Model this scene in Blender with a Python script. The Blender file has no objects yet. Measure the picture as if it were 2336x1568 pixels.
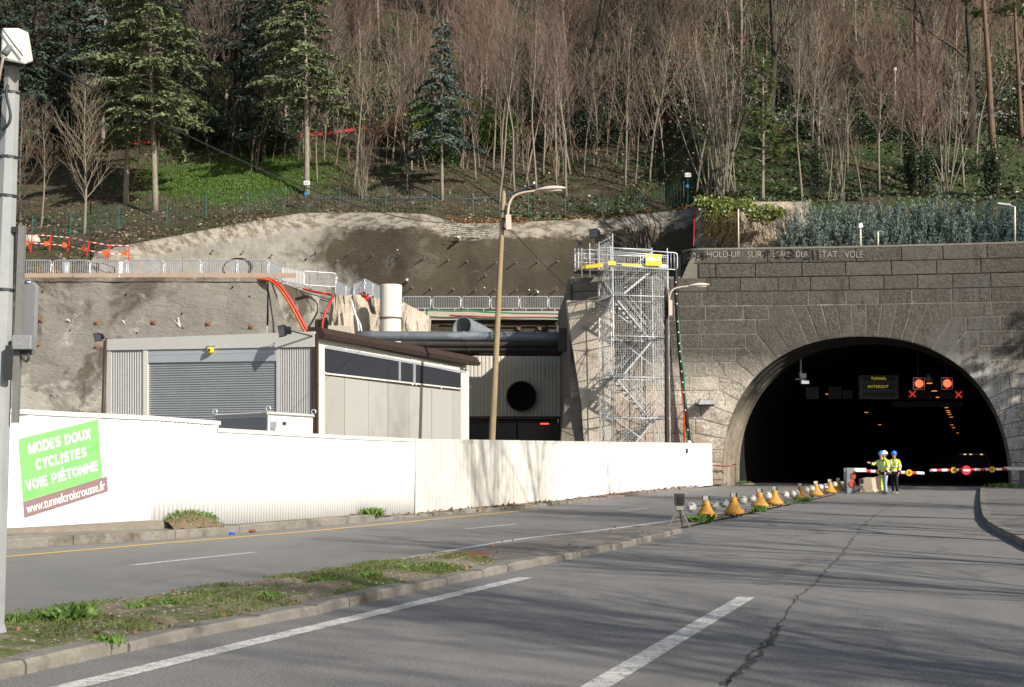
import bpy, bmesh, math, random
from math import sin, cos, pi, sqrt, radians
from mathutils import Vector, Matrix, noise

C = bpy.context.scene.collection
S = bpy.context.scene
# ------------------------------------------------------------------ camera, sky, sun, exposure
F, CU, CV, HZ, EYE = 2800.0, 1168.0, 784.0, 1039.0, 1.65     # lens in picture units (2336 x 1568 wide)
PITCH = math.atan((HZ - CV) / F)
SP, CP = sin(PITCH), cos(PITCH)
cd = bpy.data.cameras.new('camera'); cam = bpy.data.objects.new('camera', cd); C.objects.link(cam)
cam.location = (0, 0, EYE); cam.rotation_euler = (pi / 2 + PITCH, 0, 0)
cd.sensor_width = 36; cd.lens = F / 2336 * 36; cd.clip_start = .1; cd.clip_end = 2000
S.camera = cam
SUN_EL, SUN_AZ = radians(31), radians(136)                   # azimuth clockwise from +Y
SX, SY, SZ = cos(SUN_EL) * sin(SUN_AZ), cos(SUN_EL) * cos(SUN_AZ), sin(SUN_EL)
w = bpy.data.worlds.new('World'); S.world = w; w.use_nodes = True
nt = w.node_tree; sk = nt.nodes.new('ShaderNodeTexSky'); sk.sky_type = 'NISHITA'; sk.sun_disc = False
sk.sun_elevation = SUN_EL; sk.sun_rotation = SUN_AZ; sk.air_density = 1.0; sk.dust_density = 1.5
bg = nt.nodes['Background']; nt.links.new(sk.outputs[0], bg.inputs[0]); bg.inputs[1].default_value = .085
sl = bpy.data.lights.new('sun', 'SUN'); sl.energy = 4.6; sl.angle = radians(.53); sl.color = (1, .95, .87)
so = bpy.data.objects.new('sun', sl); C.objects.link(so); so.location = (40, -40, 60)
so.rotation_euler = Vector((SX, SY, SZ)).to_track_quat('Z', 'Y').to_euler()
S.view_settings.view_transform = 'Standard'; S.view_settings.look = 'None'
S.view_settings.exposure = .6; S.view_settings.gamma = 1
R = random.Random(7)

# ------------------------------------------------------------------ picture -> place
def ray(u, v):
    a, b = (u - CU) / F, (CV - v) / F
    return Vector((a, CP - b * SP, SP + b * CP))
def at(u, v, Y):
    d = ray(u, v); return Vector((0, 0, EYE)) + d * (Y / d.y)
def gr(u, v, z=0.0):
    d = ray(u, v); return Vector((0, 0, EYE)) + d * ((z - EYE) / d.z)
def plane(p, q):                       # vertical plane through two plan points -> function (u,v) -> point, and normal towards the camera
    p = Vector((p[0], p[1], 0)); q = Vector((q[0], q[1], 0)); t = (q - p).normalized()
    n = Vector((t.y, -t.x, 0))
    if n.dot(p) > 0: n = -n
    def hit(u, v, off=0.0):
        d = ray(u, v); o = Vector((0, 0, EYE))
        s = (p - o).dot(n) / d.dot(n)
        return o + d * s + n * off
    return hit, n
def lerp(a, b, t): return a + (b - a) * t
def pl(xs, x):                         # piecewise linear table
    if x <= xs[0][0]: return xs[0][1]
    for (a, b), (c, d) in zip(xs, xs[1:]):
        if x <= c: return b + (d - b) * (x - a) / (c - a)
    return xs[-1][1]

# ------------------------------------------------------------------ materials
def lin(c): return tuple(((x / 255) / 12.92 if x / 255 <= .04045 else ((x / 255 + .055) / 1.055) ** 2.4) for x in c)
class NT:
    def __init__(s, name):
        s.m = bpy.data.materials.new(name); s.m.use_nodes = True; s.t = s.m.node_tree
        s.b = s.t.nodes['Principled BSDF']; s.co = s.t.nodes.new('ShaderNodeTexCoord')
    def n(s, t, **k):
        x = s.t.nodes.new(t)
        for a, b in k.items(): setattr(x, a, b)
        return x
    def l(s, a, b): s.t.links.new(a, b)
    def vec(s, scale=(1, 1, 1)):
        mp = s.n('ShaderNodeMapping'); mp.inputs['Scale'].default_value = scale
        s.l(s.co.outputs['Object'], mp.inputs[0]); return mp.outputs[0]
    def noise(s, scale, detail=5, rough=.6, vs=(1, 1, 1), dist=0):
        x = s.n('ShaderNodeTexNoise'); x.inputs['Scale'].default_value = scale; x.inputs['Detail'].default_value = detail
        x.inputs['Roughness'].default_value = rough; x.inputs['Distortion'].default_value = dist
        s.l(s.vec(vs), x.inputs['Vector']); return x.outputs[0]
    def ramp(s, fac, a, b, ca=(0, 0, 0), cb=(1, 1, 1)):
        x = s.n('ShaderNodeValToRGB'); e = x.color_ramp.elements
        e[0].position = a; e[1].position = b; e[0].color = (*ca, 1); e[1].color = (*cb, 1)
        s.l(fac, x.inputs[0]); return x.outputs[0]
    def mix(s, fac, a, b, mode='MIX'):
        x = s.n('ShaderNodeMix', data_type='RGBA', blend_type=mode)
        for sock, val in ((x.inputs[0], fac), (x.inputs[6], a), (x.inputs[7], b)):
            if isinstance(val, (int, float)): sock.default_value = val
            elif isinstance(val, tuple): sock.default_value = (*val, 1)
            else: s.l(val, sock)
        return x.outputs[2]
    def math(s, op, a, b=0.0):
        x = s.n('ShaderNodeMath', operation=op)
        for i, val in enumerate((a, b)):
            if isinstance(val, (int, float)): x.inputs[i].default_value = val
            else: s.l(val, x.inputs[i])
        return x.outputs[0]
    def axis(s, i):
        g_ = s.n('ShaderNodeNewGeometry'); x = s.n('ShaderNodeSeparateXYZ'); s.l(g_.outputs['Position'], x.inputs[0]); return x.outputs[i]
    def bump(s, h, strength=.4, dist=.02):
        x = s.n('ShaderNodeBump'); x.inputs['Strength'].default_value = strength; x.inputs['Distance'].default_value = dist
        s.l(h, x.inputs['Height']); s.l(x.outputs[0], s.b.inputs['Normal'])
    def done(s, col, rough=.8, metal=0, spec=.3):
        if isinstance(col, tuple): s.b.inputs['Base Color'].default_value = (*col, 1)
        else: s.l(col, s.b.inputs['Base Color'])
        s.b.inputs['Roughness'].default_value = rough; s.b.inputs['Metallic'].default_value = metal
        s.b.inputs['Specular IOR Level'].default_value = spec
        return s.m
def k(c, f): return tuple(min(1, x * f) for x in c)
MC = {}
def mat(name, col, rough=.7, var=.18, scale=2.5, bump=.15, bscale=40, metal=0, spec=.3, vs=(1, 1, 1), dirt=None):
    if name in MC: return MC[name]
    t = NT(name)
    c = t.ramp(t.noise(scale, 6, .65, vs), .3, .7, k(col, 1 - var), k(col, 1 + var))
    c = t.mix(t.ramp(t.noise(scale * 9, 3), .35, .7), c, k(col, 1 - var * .7))
    if dirt: c = t.mix(t.ramp(t.noise(dirt[1], 6, .7, dirt[3] if len(dirt) > 3 else (1, 1, 1)), dirt[2], dirt[2] + .16), c, dirt[0])
    if bump: t.bump(t.noise(bscale, 4), bump, .01)
    MC[name] = t.done(c, rough, metal, spec); return MC[name]
def emit(name, col, strength):
    t = NT(name); t.b.inputs['Emission Color'].default_value = (*col, 1); t.b.inputs['Emission Strength'].default_value = strength
    return t.done(k(col, .3), .5)

# ------------------------------------------------------------------ mesh builder
class MB:
    def __init__(s): s.v = []; s.f = []; s.tone = None
    def add(s, vs, fs):
        o = len(s.v); s.v.extend([tuple(p) for p in vs]); s.f.extend([tuple(i + o for i in f) for f in fs]); return s
    def box(s, c, d, rz=0, rx=0, ry=0):
        m = Matrix.Rotation(rz, 3, 'Z') @ Matrix.Rotation(ry, 3, 'Y') @ Matrix.Rotation(rx, 3, 'X'); c = Vector(c)
        vs = [c + m @ Vector((d[0] / 2 * a, d[1] / 2 * b, d[2] / 2 * e)) for a in (-1, 1) for b in (-1, 1) for e in (-1, 1)]
        return s.add(vs, [(0, 1, 3, 2), (4, 6, 7, 5), (0, 4, 5, 1), (2, 3, 7, 6), (0, 2, 6, 4), (1, 5, 7, 3)])
    def tube(s, pts, r, n=6, cap=True):
        pts = [Vector(p) for p in pts]; N = len(pts); rs = r if isinstance(r, (list, tuple)) else [r] * N
        o = len(s.v); ref = Vector((0.31, .17, .93)); t0 = (pts[-1] - pts[0])
        if t0.length > 1e-9 and abs(t0.normalized().dot(ref)) > .9: ref = Vector((.9, .3, .1))
        for i in range(N):
            t = (pts[min(i + 1, N - 1)] - pts[max(i - 1, 0)])
            t = t.normalized() if t.length > 1e-9 else Vector((0, 0, 1))
            a = t.cross(ref); a = a.normalized() if a.length > 1e-6 else t.orthogonal().normalized(); b = t.cross(a)
            for j in range(n):
                q = 2 * pi * j / n; s.v.append(tuple(pts[i] + a * (cos(q) * rs[i]) + b * (sin(q) * rs[i])))
        for i in range(N - 1):
            for j in range(n):
                s.f.append((o + i * n + j, o + i * n + (j + 1) % n, o + (i + 1) * n + (j + 1) % n, o + (i + 1) * n + j))
        if cap:
            s.f.append(tuple(o + j for j in range(n))[::-1]); s.f.append(tuple(o + (N - 1) * n + j for j in range(n)))
        return s
    def lathe(s, prof, n=20, c=(0, 0, 0), closed=False):
        o = len(s.v); c = Vector(c)
        for r, z in prof:
            for j in range(n):
                q = 2 * pi * j / n; s.v.append((c.x + r * cos(q), c.y + r * sin(q), c.z + z))
        for i in range(len(prof) - 1):
            for j in range(n):
                s.f.append((o + i * n + j, o + i * n + (j + 1) % n, o + (i + 1) * n + (j + 1) % n, o + (i + 1) * n + j))
        s.f.append(tuple(o + j for j in range(n))[::-1]); s.f.append(tuple(o + (len(prof) - 1) * n + j for j in range(n)))
        return s
    def prism(s, poly, off):               # extrude a polygon of 3D points by vector off (poly is the front, off points back)
        poly = [Vector(p) for p in poly]; off = Vector(off); n = len(poly)
        vs = poly + [p + off for p in poly]
        fs = [tuple(range(n)), tuple(range(2 * n - 1, n - 1, -1))] + [(i, i + n, (i + 1) % n + n, (i + 1) % n) for i in range(n)]
        return s.add(vs, fs)
    def strip(s, A, B):                    # quads between two polylines
        n = len(A); return s.add(list(A) + list(B), [(i, i + 1, n + i + 1, n + i) for i in range(n - 1)])
    def grid(s, rows):
        m = len(rows[0]); vs = [p for r in rows for p in r]
        return s.add(vs, [(i * m + j, i * m + j + 1, (i + 1) * m + j + 1, (i + 1) * m + j) for i in range(len(rows) - 1) for j in range(m - 1)])
    def sphere(s, c, r, n=14, m=9, sc=(1, 1, 1)):
        rows = []
        c = Vector(c)
        for i in range(m + 1):
            a = pi * i / m
            rows.append([c + Vector((r * sc[0] * sin(a) * cos(2 * pi * j / n), r * sc[1] * sin(a) * sin(2 * pi * j / n), r * sc[2] * cos(a))) for j in range(n + 1)])
        return s.grid(rows)
    def build(s, name, m, parent=None, smooth=False, bevel=0, tone=None):
        me = bpy.data.meshes.new(name)
        base = parent.location if parent and not parent.get('_loc') else Vector((0, 0, 0))
        bb = base
        if parent and parent.parent: bb = base + (parent.parent.location if not parent.parent.get('_loc') else Vector((0, 0, 0)))
        vs = [(p[0] - bb[0], p[1] - bb[1], p[2] - bb[2]) for p in s.v] if bb.length > 0 else s.v
        me.from_pydata(vs, [], s.f); me.update()
        if tone is not None:
            at_ = me.attributes.new('tone', 'FLOAT', 'FACE'); at_.data.foreach_set('value', tone)
        b = bmesh.new(); b.from_mesh(me)
        bmesh.ops.recalc_face_normals(b, faces=b.faces) if smooth != 'raw' and len(s.f) < 60000 else None
        b.to_mesh(me); b.free()
        if smooth is True: me.polygons.foreach_set('use_smooth', [True] * len(me.polygons))
        o = bpy.data.objects.new(name, me); C.objects.link(o)
        if m: me.materials.append(m)
        if parent: o.parent = parent
        if bevel:
            md = o.modifiers.new('b', 'BEVEL'); md.width = bevel; md.segments = 2; md.limit_method = 'ANGLE'
        return o
def tag(o, label=None, cat=None, group=None, kind=None):
    if label: o['label'] = label
    if cat: o['category'] = cat
    if group: o['group'] = group
    if kind: o['kind'] = kind
    return o
def thing(name, label, cat, loc=(0, 0, 0), group=None):   # children are built in world coordinates and shifted by the base
    o = bpy.data.objects.new(name, None); C.objects.link(o); o.location = loc; o.empty_display_size = .2
    return tag(o, label, cat, group)
def local(name, label, cat, group=None):                  # children are built in local coordinates round the origin
    return thing(name, label, cat, (0, 0, 0), group)
def copy_tree(o, parent=None):
    c = o.copy(); C.objects.link(c); c.parent = parent
    for ch in list(o.children): copy_tree(ch, c)
    return c
def struct(mb, name, m, smooth=False):
    return tag(mb.build(name, m, None, smooth), kind='structure')
ORD = 'first second third fourth fifth sixth seventh eighth ninth tenth eleventh twelfth thirteenth fourteenth fifteenth sixteenth seventeenth eighteenth nineteenth twentieth'.split()
def text_mesh(txt, bold=0.0, spacing=1.0):
    cu = bpy.data.curves.new('t', 'FONT'); cu.body = txt; cu.offset = bold; cu.space_character = spacing; cu.resolution_u = 4
    o = bpy.data.objects.new('t', cu); C.objects.link(o)
    me = bpy.data.meshes.new_from_object(o.evaluated_get(bpy.context.evaluated_depsgraph_get()))
    vs = [tuple(x.co) for x in me.vertices]; fs = [tuple(p.vertices) for p in me.polygons]
    bpy.data.objects.remove(o); bpy.data.curves.remove(cu); bpy.data.meshes.remove(me)
    return vs, fs
CAP = max(p[1] for p in text_mesh('H')[0])
def put_text(mb, txt, quad, hit, off, bold=0.02, spacing=1.0, cap=None):   # quad TL,TR,BR,BL in picture units, laid on the surface hit()
    vs, fs = text_mesh(txt, bold, spacing); x0 = min(p[0] for p in vs); x1 = max(p[0] for p in vs); cap = cap or CAP
    tl, tr, br, bl = quad; out = []
    for x, y, _ in vs:
        a, b = (x - x0) / (x1 - x0), y / cap
        p = [lerp(lerp(bl[i], br[i], a), lerp(tl[i], tr[i], a), b) for i in (0, 1)]
        out.append(hit(p[0], p[1], off))
    mb.add(out, fs); return mb

# heavy sans capitals drawn as strokes (x to the right, cap height 1)
def arc_(cx, cy, rx, ry, a0, a1, n=12): return [(cx + rx * cos(radians(a0 + (a1 - a0) * i / n)), cy + ry * sin(radians(a0 + (a1 - a0) * i / n))) for i in range(n + 1)]
T_ = .105
GLY = {'M': (.92, [[(.1, 0), (.1, 1)], [(.82, 0), (.82, 1)], [(.1, .93), (.46, .06)], [(.82, .93), (.46, .06)]]), 'O': (.86, [arc_(.43, .5, .33, .4, 0, 360, 26)]), 'D': (.80, [[(.1, 0), (.1, 1)], [(.1, .9), (.36, .9)] + arc_(.36, .5, .33, .4, 90, -90) + [(.1, .1)]]),
 'E': (.70, [[(.1, 0), (.1, 1)], [(.1, .9), (.64, .9)], [(.1, .51), (.6, .51)], [(.1, .1), (.66, .1)]]), 'S': (.74, [arc_(.37, .70, .25, .205, 25, 270, 12)[:] + arc_(.37, .295, .27, .2, 90, -155, 12)]), 'U': (.80, [[(.1, 1), (.1, .38)] + arc_(.40, .38, .3, .28, 180, 360) + [(.7, 1)]]),
 'X': (.76, [[(.08, 0), (.68, 1)], [(.68, 0), (.08, 1)]]), 'C': (.80, [arc_(.43, .5, .33, .4, 42, 318, 20)]), 'Y': (.76, [[(.06, 1), (.38, .46), (.38, 0)], [(.70, 1), (.38, .46)]]), 'L': (.66, [[(.1, 1), (.1, 0)], [(.1, .1), (.62, .1)]]), 'I': (.32, [[(.16, 0), (.16, 1)]]),
 'T': (.70, [[(.02, .9), (.68, .9)], [(.35, .9), (.35, 0)]]), 'V': (.78, [[(.08, 1), (.39, .04)], [(.70, 1), (.39, .04)]]), 'P': (.74, [[(.1, 0), (.1, 1)], [(.1, .9), (.42, .9)] + arc_(.42, .67, .22, .23, 90, -90) + [(.1, .44)]]), 'N': (.82, [[(.1, 0), (.1, 1)], [(.72, 0), (.72, 1)], [(.1, .95), (.72, .05)]]), ' ': (.36, [])}
GLY['É'] = (GLY['E'][0], GLY['E'][1] + [[(.28, 1.1), (.46, 1.3)]])
def put_caps(mb, txt, quad, hit, off, gap=.10):
    W_ = sum(GLY[c][0] + gap for c in txt) - gap; tl, tr, br, bl = quad; x = 0; lay = 0
    def P(a, b, o): a /= W_; return hit(lerp(lerp(bl[0], br[0], a), lerp(tl[0], tr[0], a), b), lerp(lerp(bl[1], br[1], a), lerp(tl[1], tr[1], a), b), o)
    for c in txt:
        w_, st = GLY[c]
        for s_ in st:
            lay = (lay + 1) % 4; q = [Vector((px + x, py)) for px, py in s_]; A, B = [], []; n = len(q); closed = (q[0] - q[-1]).length < 1e-6
            for i in range(n):
                a = q[i] - q[i - 1] if i else (q[0] - q[-2] if closed else q[1] - q[0]); b = q[i + 1] - q[i] if i < n - 1 else (q[1] - q[0] if closed else a)
                a, b = a.normalized(), b.normalized(); na, nb = Vector((-a.y, a.x)), Vector((-b.y, b.x)); m_ = na + nb; m_ = m_ / max(.5, m_.dot(na)) if m_.length > 1e-6 else na
                A.append(P(*(q[i] + m_ * T_), off + .0006 * lay)); B.append(P(*(q[i] - m_ * T_), off + .0006 * lay))
            mb.strip(A, B)
        x += w_ + gap
# ------------------------------------------------------------------ common materials
M = {}
M['asphalt'] = None
def asphalt(name, base, patch):
    t = NT(name)
    c = t.ramp(t.noise(.35, 5, .6, (1, .5, 1)), .3, .72, k(base, .84), k(base, 1.15))
    c = t.mix(t.ramp(t.noise(1.6, 6, .7, (.7, .22, 1)), .50, .70), c, k(base, .66))
    c = t.mix(t.ramp(t.noise(.5, 6, .8, (1, 1, 1), 1.5), .62, .66), c, k(base, .7))
    c = t.mix(t.ramp(t.noise(38, 2, .8), .42, .72), c, k(base, 1.75))
    c = t.mix(t.ramp(t.noise(70, 2, .8), .48, .7), c, k(base, .38))
    c = t.mix(t.math('MULTIPLY', t.ramp(t.noise(.16, 4), .5, .62), .45), c, patch)
    t.bump(t.noise(55, 3, .7), .5, .012)
    return t.done(c, .78, 0, .35)
M['asphalt'] = asphalt('worn_asphalt', (.170, .162, .150), (.195, .183, .165))
M['asphalt_in'] = asphalt('shaded_asphalt', (.03, .03, .03), (.03, .03, .03))  # near-black tone puts the tunnel's shade into the road colour
M['kerb'] = mat('kerb_stone', (.21, .19, .16), .9, .28, 2.2, .6, 30, dirt=((.085, .07, .055), 1.4, .5))
M['pave'] = mat('pavement_asphalt', (.20, .18, .15), .9, .2, 1.5, .5, 50, dirt=((.11, .10, .08), .9, .5))
M['paver'] = mat('pavement_right', (.155, .145, .13), .9, .25, 1.1, .5, 45, dirt=((.11, .105, .098), .6, .5))
def worn(name, col, under, th, s=9):
    t = NT(name)
    c = t.mix(t.ramp(t.math('ADD', t.math('MULTIPLY', t.noise(s, 6, .8), .6), t.math('MULTIPLY', t.noise(60, 2, .8), .4)), th, th + .1), under, col)
    return t.done(c, .7)
M['white_line'] = worn('worn_white_paint', (.56, .54, .49), (.2, .19, .18), .42)
M['faint_line'] = worn('faded_white_paint', (.28, .27, .25), (.150, .145, .137), .5)
M['yellow_line'] = worn('worn_yellow_paint', (.62, .38, .06), (.2, .15, .07), .36)
M['faint_yellow'] = worn('faded_yellow_paint', (.26, .205, .11), (.150, .145, .137), .5, 5)
M['white'] = mat('white_sheet', (.74, .735, .72), .5, .03, 1.2, 0)
M['cream'] = mat('cream_sheet', (.58, .555, .49), .45, .03, 1.2, 0)
M['beige'] = mat('beige_panel', (.36, .345, .31), .5, .05, .8, 0)
M['galv'] = mat('galvanised_steel', (.55, .57, .60), .45, .15, 6, .05, metal=.55, spec=.5)
M['galv_dull'] = mat('dull_galvanised', (.36, .37, .38), .55, .18, 5, .05, metal=.35)
M['brown'] = mat('brown_metal', (.050, .033, .026), .5, .2, 3, 0)
M['black'] = mat('black_plastic', (.013, .013, .014), .5, .2, 5, 0)
M['dark'] = mat('dark_steel', (.035, .036, .038), .5, .2, 4, .1)
M['red'] = mat('red_plastic', (.62, .035, .02), .45, .15, 3, 0)
M['orange'] = mat('orange_plastic', (.75, .12, .02), .45, .12, 3, 0)
M['green'] = mat('green_plastic', (.02, .22, .10), .5, .15, 3, 0)
M['yellow'] = mat('yellow_panel', (.85, .62, .02), .45, .06, 3, 0)
M['wood_pole'] = mat('weathered_pole', lin((150, 130, 100)), .9, .25, 2, .4, 30, vs=(6, 6, .5))
M['dark_pole'] = mat('tarred_pole', (.055, .043, .034), .9, .3, 2, .4, 30, vs=(6, 6, .5))
M['glass'] = NT('dark_window').done((.03, .033, .04), .18, 0, .5)
M['lamp'] = mat('lamp_housing', (.56, .45, .36), .5, .06, 3, 0)
M['concrete'] = mat('pale_concrete', (.46, .40, .31), .9, .25, .9, .5, 14, dirt=((.16, .13, .10), .7, .55))
M['paleblock'] = mat('pale_concrete_block', (.42, .37, .30), .9, .12, 2, .3, 20)
M['box'] = mat('off_white_plastic', (.72, .71, .66), .4, .04, 3, 0)
# ================================================================== ground, roads, pavements, markings
g = MB(); g.grid([[(x, y, -.06) for x in (-600, -100, 0, 100, 600)] for y in (-300, 0, 40, 69)])
struct(g, 'ground', mat('bare_earth', (.16, .13, .09), .95, .3, .5, .4, 8))
AX = .37                                    # tunnel axis: metres to the right per metre forward
def DW(x): return 67.2 - .004 * (x - 3) ** 2 if x > 3 else 67.2     # plan line of the stone portal
road = struct(MB().grid([[(x, lerp(-40, min(69, DW(x) + .4) if 11.3 < x < 26.5 else 66, i / 14), 0) for x in [-60, -40, -20, -10, 0, 5, 8, 11.2, 11.4, 14, 18, 22, 26.4, 26.6, 34, 60]] for i in range(15)]), 'road', M['asphalt'])
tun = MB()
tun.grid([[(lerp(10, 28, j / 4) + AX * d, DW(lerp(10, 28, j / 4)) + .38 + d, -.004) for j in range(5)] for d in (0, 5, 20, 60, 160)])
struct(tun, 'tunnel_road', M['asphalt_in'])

def path(pts, z=0.0): return [gr(u, v, z) for u, v in pts]
def resample(pts, step):
    out = [pts[0]]; 
    for a, b in zip(pts, pts[1:]):
        n = max(1, int((b - a).length / step))
        out += [a.lerp(b, (i + 1) / n) for i in range(n)]
    return out
def smooth(pts, it=2):
    for _ in range(it):
        q = [pts[0]]
        for a, b in zip(pts, pts[1:]): q += [a.lerp(b, .25), a.lerp(b, .75)]
        pts = q + [pts[-1]]
    return pts
def normals(p):
    out = []
    for i in range(len(p)):
        t = (p[min(i + 1, len(p) - 1)] - p[max(i - 1, 0)]); t.z = 0; t.normalize(); out.append(Vector((-t.y, t.x, 0)))
    return out                               # to the left of travel
def line_on_road(pts, wdt, name, m, z=.004):
    p = resample(smooth(path(pts)), .4); n = normals(p); up = Vector((0, 0, z))
    return struct(MB().strip([a + b * wdt / 2 + up for a, b in zip(p, n)], [a - b * wdt / 2 + up for a, b in zip(p, n)]), name, m)
line_on_road([(-40, 1275), (20, 1270), (345, 1242), (645, 1217.5), (726, 1211), (1226, 1162)], .16, 'road_line_yellow', M['yellow_line'])
for a in (((301, 1290), (582, 1260.5)), ((1060, 1207.5), (1177, 1196)), ((1410, 1166), (1478, 1160))): line_on_road(a, .13, 'road_dash_white', M['white_line'])
line_on_road([(-60, 1421), (20, 1409), (343, 1361), (726, 1306), (947, 1271.5), (1190, 1228), (1371, 1211), (1600, 1179), (1800, 1146)], .15, 'road_edge_white', M['white_line'])
line_on_road([(-500, 1722), (150, 1570), (582, 1464), (1200, 1318)], .22, 'road_line_white', M['white_line'])
line_on_road([(1110, 1720), (1360, 1566), (1702, 1363)], .2, 'road_lane_dash', M['white_line'])
line_on_road([(1492, 1244), (1588, 1216), (1925, 1131)], .14, 'road_line_faded', M['faint_line'])
line_on_road([(1738, 1334), (1860, 1268)], .16, 'road_mark_faded_yellow', M['faint_yellow'])
line_on_road([(1620, 1268), (1680, 1265)], .35, 'road_mark_faded_orange', M['faint_yellow'])
# cracks
def crack(pts, wdt, seed, name='road_crack'):
    rr = random.Random(seed); p = resample(path(pts), .06); n = normals(p); A, B = [], []
    o = 0
    for a, b in zip(p, n):
        o = o * .85 + rr.uniform(-.02, .02); h = wdt * rr.uniform(.2, 1.0)
        A.append(a + b * (o + h) + Vector((0, 0, .005))); B.append(a + b * (o - h) + Vector((0, 0, .005)))
    struct(MB().strip(A, B), name, mat('crack_filler', (.085, .078, .068), .95, .5, 8, 0))
zz = lambda x, y: ((1850 + x / 2.107) / 1.2397, (1200 + y / 2.107) / 1.2397)
crack([zz(380, 1620), zz(430, 1568), zz(650, 1330), zz(740, 1200), zz(850, 1050), zz(1000, 900), zz(1140, 750), zz(1230, 620), zz(1330, 530), zz(1450, 470)], .014, 3)
crack([zz(420, 1560), zz(560, 1440), zz(660, 1320), zz(740, 1200)], .035, 5)
crack([zz(700, 1370), zz(1200, 1420), zz(1500, 1465)], .005, 9)
crack([(560, 1395), (900, 1350)], .008, 11); crack([(1055, 1195), (1330, 1183)], .006, 12); 
crack([(330, 1330), (520, 1300), (700, 1282)], .008, 14)

# kerbed strips -----------------------------------------------------------------
def kerb_line(p, h, wdt, side, name, label, seed, block=1.0, skew=.012):
    """separate kerb stones along the ground line p (road side), width to the given side"""
    rr = random.Random(seed); p = resample(smooth(p), .25); n = normals(p); mb = MB(); i = 0
    while i < len(p) - 2:
        j = min(len(p) - 1, i + int(block * rr.uniform(.8, 1.3) / .25)); dz = rr.uniform(-skew, skew); so_ = rr.uniform(-skew, skew)
        q = p[i:j + 1]; nn = n[i:j + 1]; sec = []
        for m_, (a, b) in enumerate(zip(q, nn)):
            t = 0.012 if m_ in (0, len(q) - 1) else 0
            b = b * side; a = a + b * so_
            if m_ == 0: a = a + (q[1] - q[0]) * .05
            ch = .025 + rr.uniform(-.006, .008)
            sec.append([a + Vector((0, 0, -.05)), a + Vector((0, 0, h + dz - ch - t)), a + b * ch + Vector((0, 0, h + dz - t + rr.uniform(-.004, .004))), a + b * wdt + Vector((0, 0, h + dz - t)), a + b * wdt + Vector((0, 0, -.05))])
        mb.grid(sec)
        mb.add(sec[0], [(0, 1, 2, 3, 4)]); mb.add(sec[-1], [(0, 1, 2, 3, 4)])
        i = j
    return struct(mb, name, M['kerb'])
def fill(p, q, z, name, m, bulge=0.0, nr=6, rough=.0, seed=1):
    rows = []
    for i in range(nr + 1):
        t = i / nr
        rows.append([a.lerp(b, t) + Vector((0, 0, z + bulge * sin(pi * t) + (rough * noise.noise(Vector((a.lerp(b, t).x * 2.1, a.lerp(b, t).y * 2.1, seed))) if 0 < i < nr else 0))) for a, b in zip(p, q)])
    return struct(MB().grid(rows), name, m)
def even(p, n):
    L = [0]
    for a, b in zip(p, p[1:]): L.append(L[-1] + (b - a).length)
    out = []
    for i in range(n):
        s_ = L[-1] * i / (n - 1); j = max(m_ for m_ in range(len(L)) if L[m_] <= s_ + 1e-9); j = min(j, len(p) - 2)
        out.append(p[j].lerp(p[j + 1], (s_ - L[j]) / max(1e-9, L[j + 1] - L[j])))
    return out
# median
MR = [(-700, 1712), (-200, 1598), (0, 1552), (326, 1479), (582, 1427), (726, 1404), (788, 1386), (1064, 1325), (1371, 1262), (1492, 1234), (1560, 1213), (1600, 1203), (1925, 1129)]
ML = [(-700, 1525), (-200, 1448), (20, 1420), (343, 1373), (726, 1314), (947, 1280), (1190, 1241), (1371, 1222), (1545, 1193), (1600, 1183), (1700, 1167), (1905, 1127.5)]
mr = path(MR); ml = path(ML)
kerb_line(path(MR[:11]), .105, .24, 1, 'median_kerb', '', 4, 1.05, .014)
kerb_line(path(ML[:8]), .03, .14, -1, 'median_edging', '', 6, .9, .006)
def medmat():
    t = NT('median_earth')
    c = t.ramp(t.noise(2.2, 6, .7), .35, .68, (.17, .125, .08), (.27, .22, .16))
    c = t.mix(t.ramp(t.noise(26, 3, .8), .56, .62), c, (.42, .37, .30))
    c = t.mix(t.ramp(t.noise(.8, 6, .75), .45, .57), c, t.mix(t.ramp(t.noise(14, 3), .4, .7), (.055, .085, .015), (.13, .16, .035)))
    t.bump(t.noise(24, 4, .8), .9, .04)
    return t.done(c, .95)
mrk = [a + b * .22 for a, b in zip(resample(smooth(mr), .3), normals(resample(smooth(mr), .3)))]
e1 = even(mrk, 120); e2 = even(resample(smooth(ml), .3), 120)
split = 72
cut = [i for i in range(120) if e1[i].y < 18.2][-1]
fill(e1[:cut + 1], e2[:cut + 1], .07, 'median_verge', medmat(), .06, 8, .05)
fill(e1[cut:], e2[cut:], .05, 'median_paving', mat('median_paving', (.19, .17, .145), .9, .3, 1.6, .5, 30, dirt=((.10, .08, .06), 2.2, .52)), .02, 4)
# left pavement with kerb
KL = [(-300, 1288), (21, 1251.5), (300, 1236), (456, 1225.5), (726, 1200.5), (855, 1190)]
KL2 = [(850, 1190), (1000, 1177), (1200, 1160), (1371, 1141), (1500, 1124), (1625, 1109.5), (1680, 1107), (1725, 1106)]
kerb_line(path(KL), .17, .2, 1, 'pavement_kerb', '', 21, 1.5, .006)
kerb_line(path(KL2), .10, .22, 1, 'low_kerb', '', 22, .7, .03)
# right pavement
KR = [(2248, 1117), (2248, 1132), (2252, 1157), (2262, 1190), (2283, 1208), (2303, 1219), (2338, 1236), (2450, 1290), (2700, 1420)]
kr = path(KR)
kerb_line(kr, .14, .2, -1, 'right_kerb', '', 23, 1.1, .008)
krs = resample(smooth(kr), .3); krn = normals(krs)
fill([a - b * .19 for a, b in zip(krs, krn)], [Vector((a.x + 22, a.y + 1.5, 0)) for a in krs], .135, 'right_pavement', M['paver'], 0, 6, .0)
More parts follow.
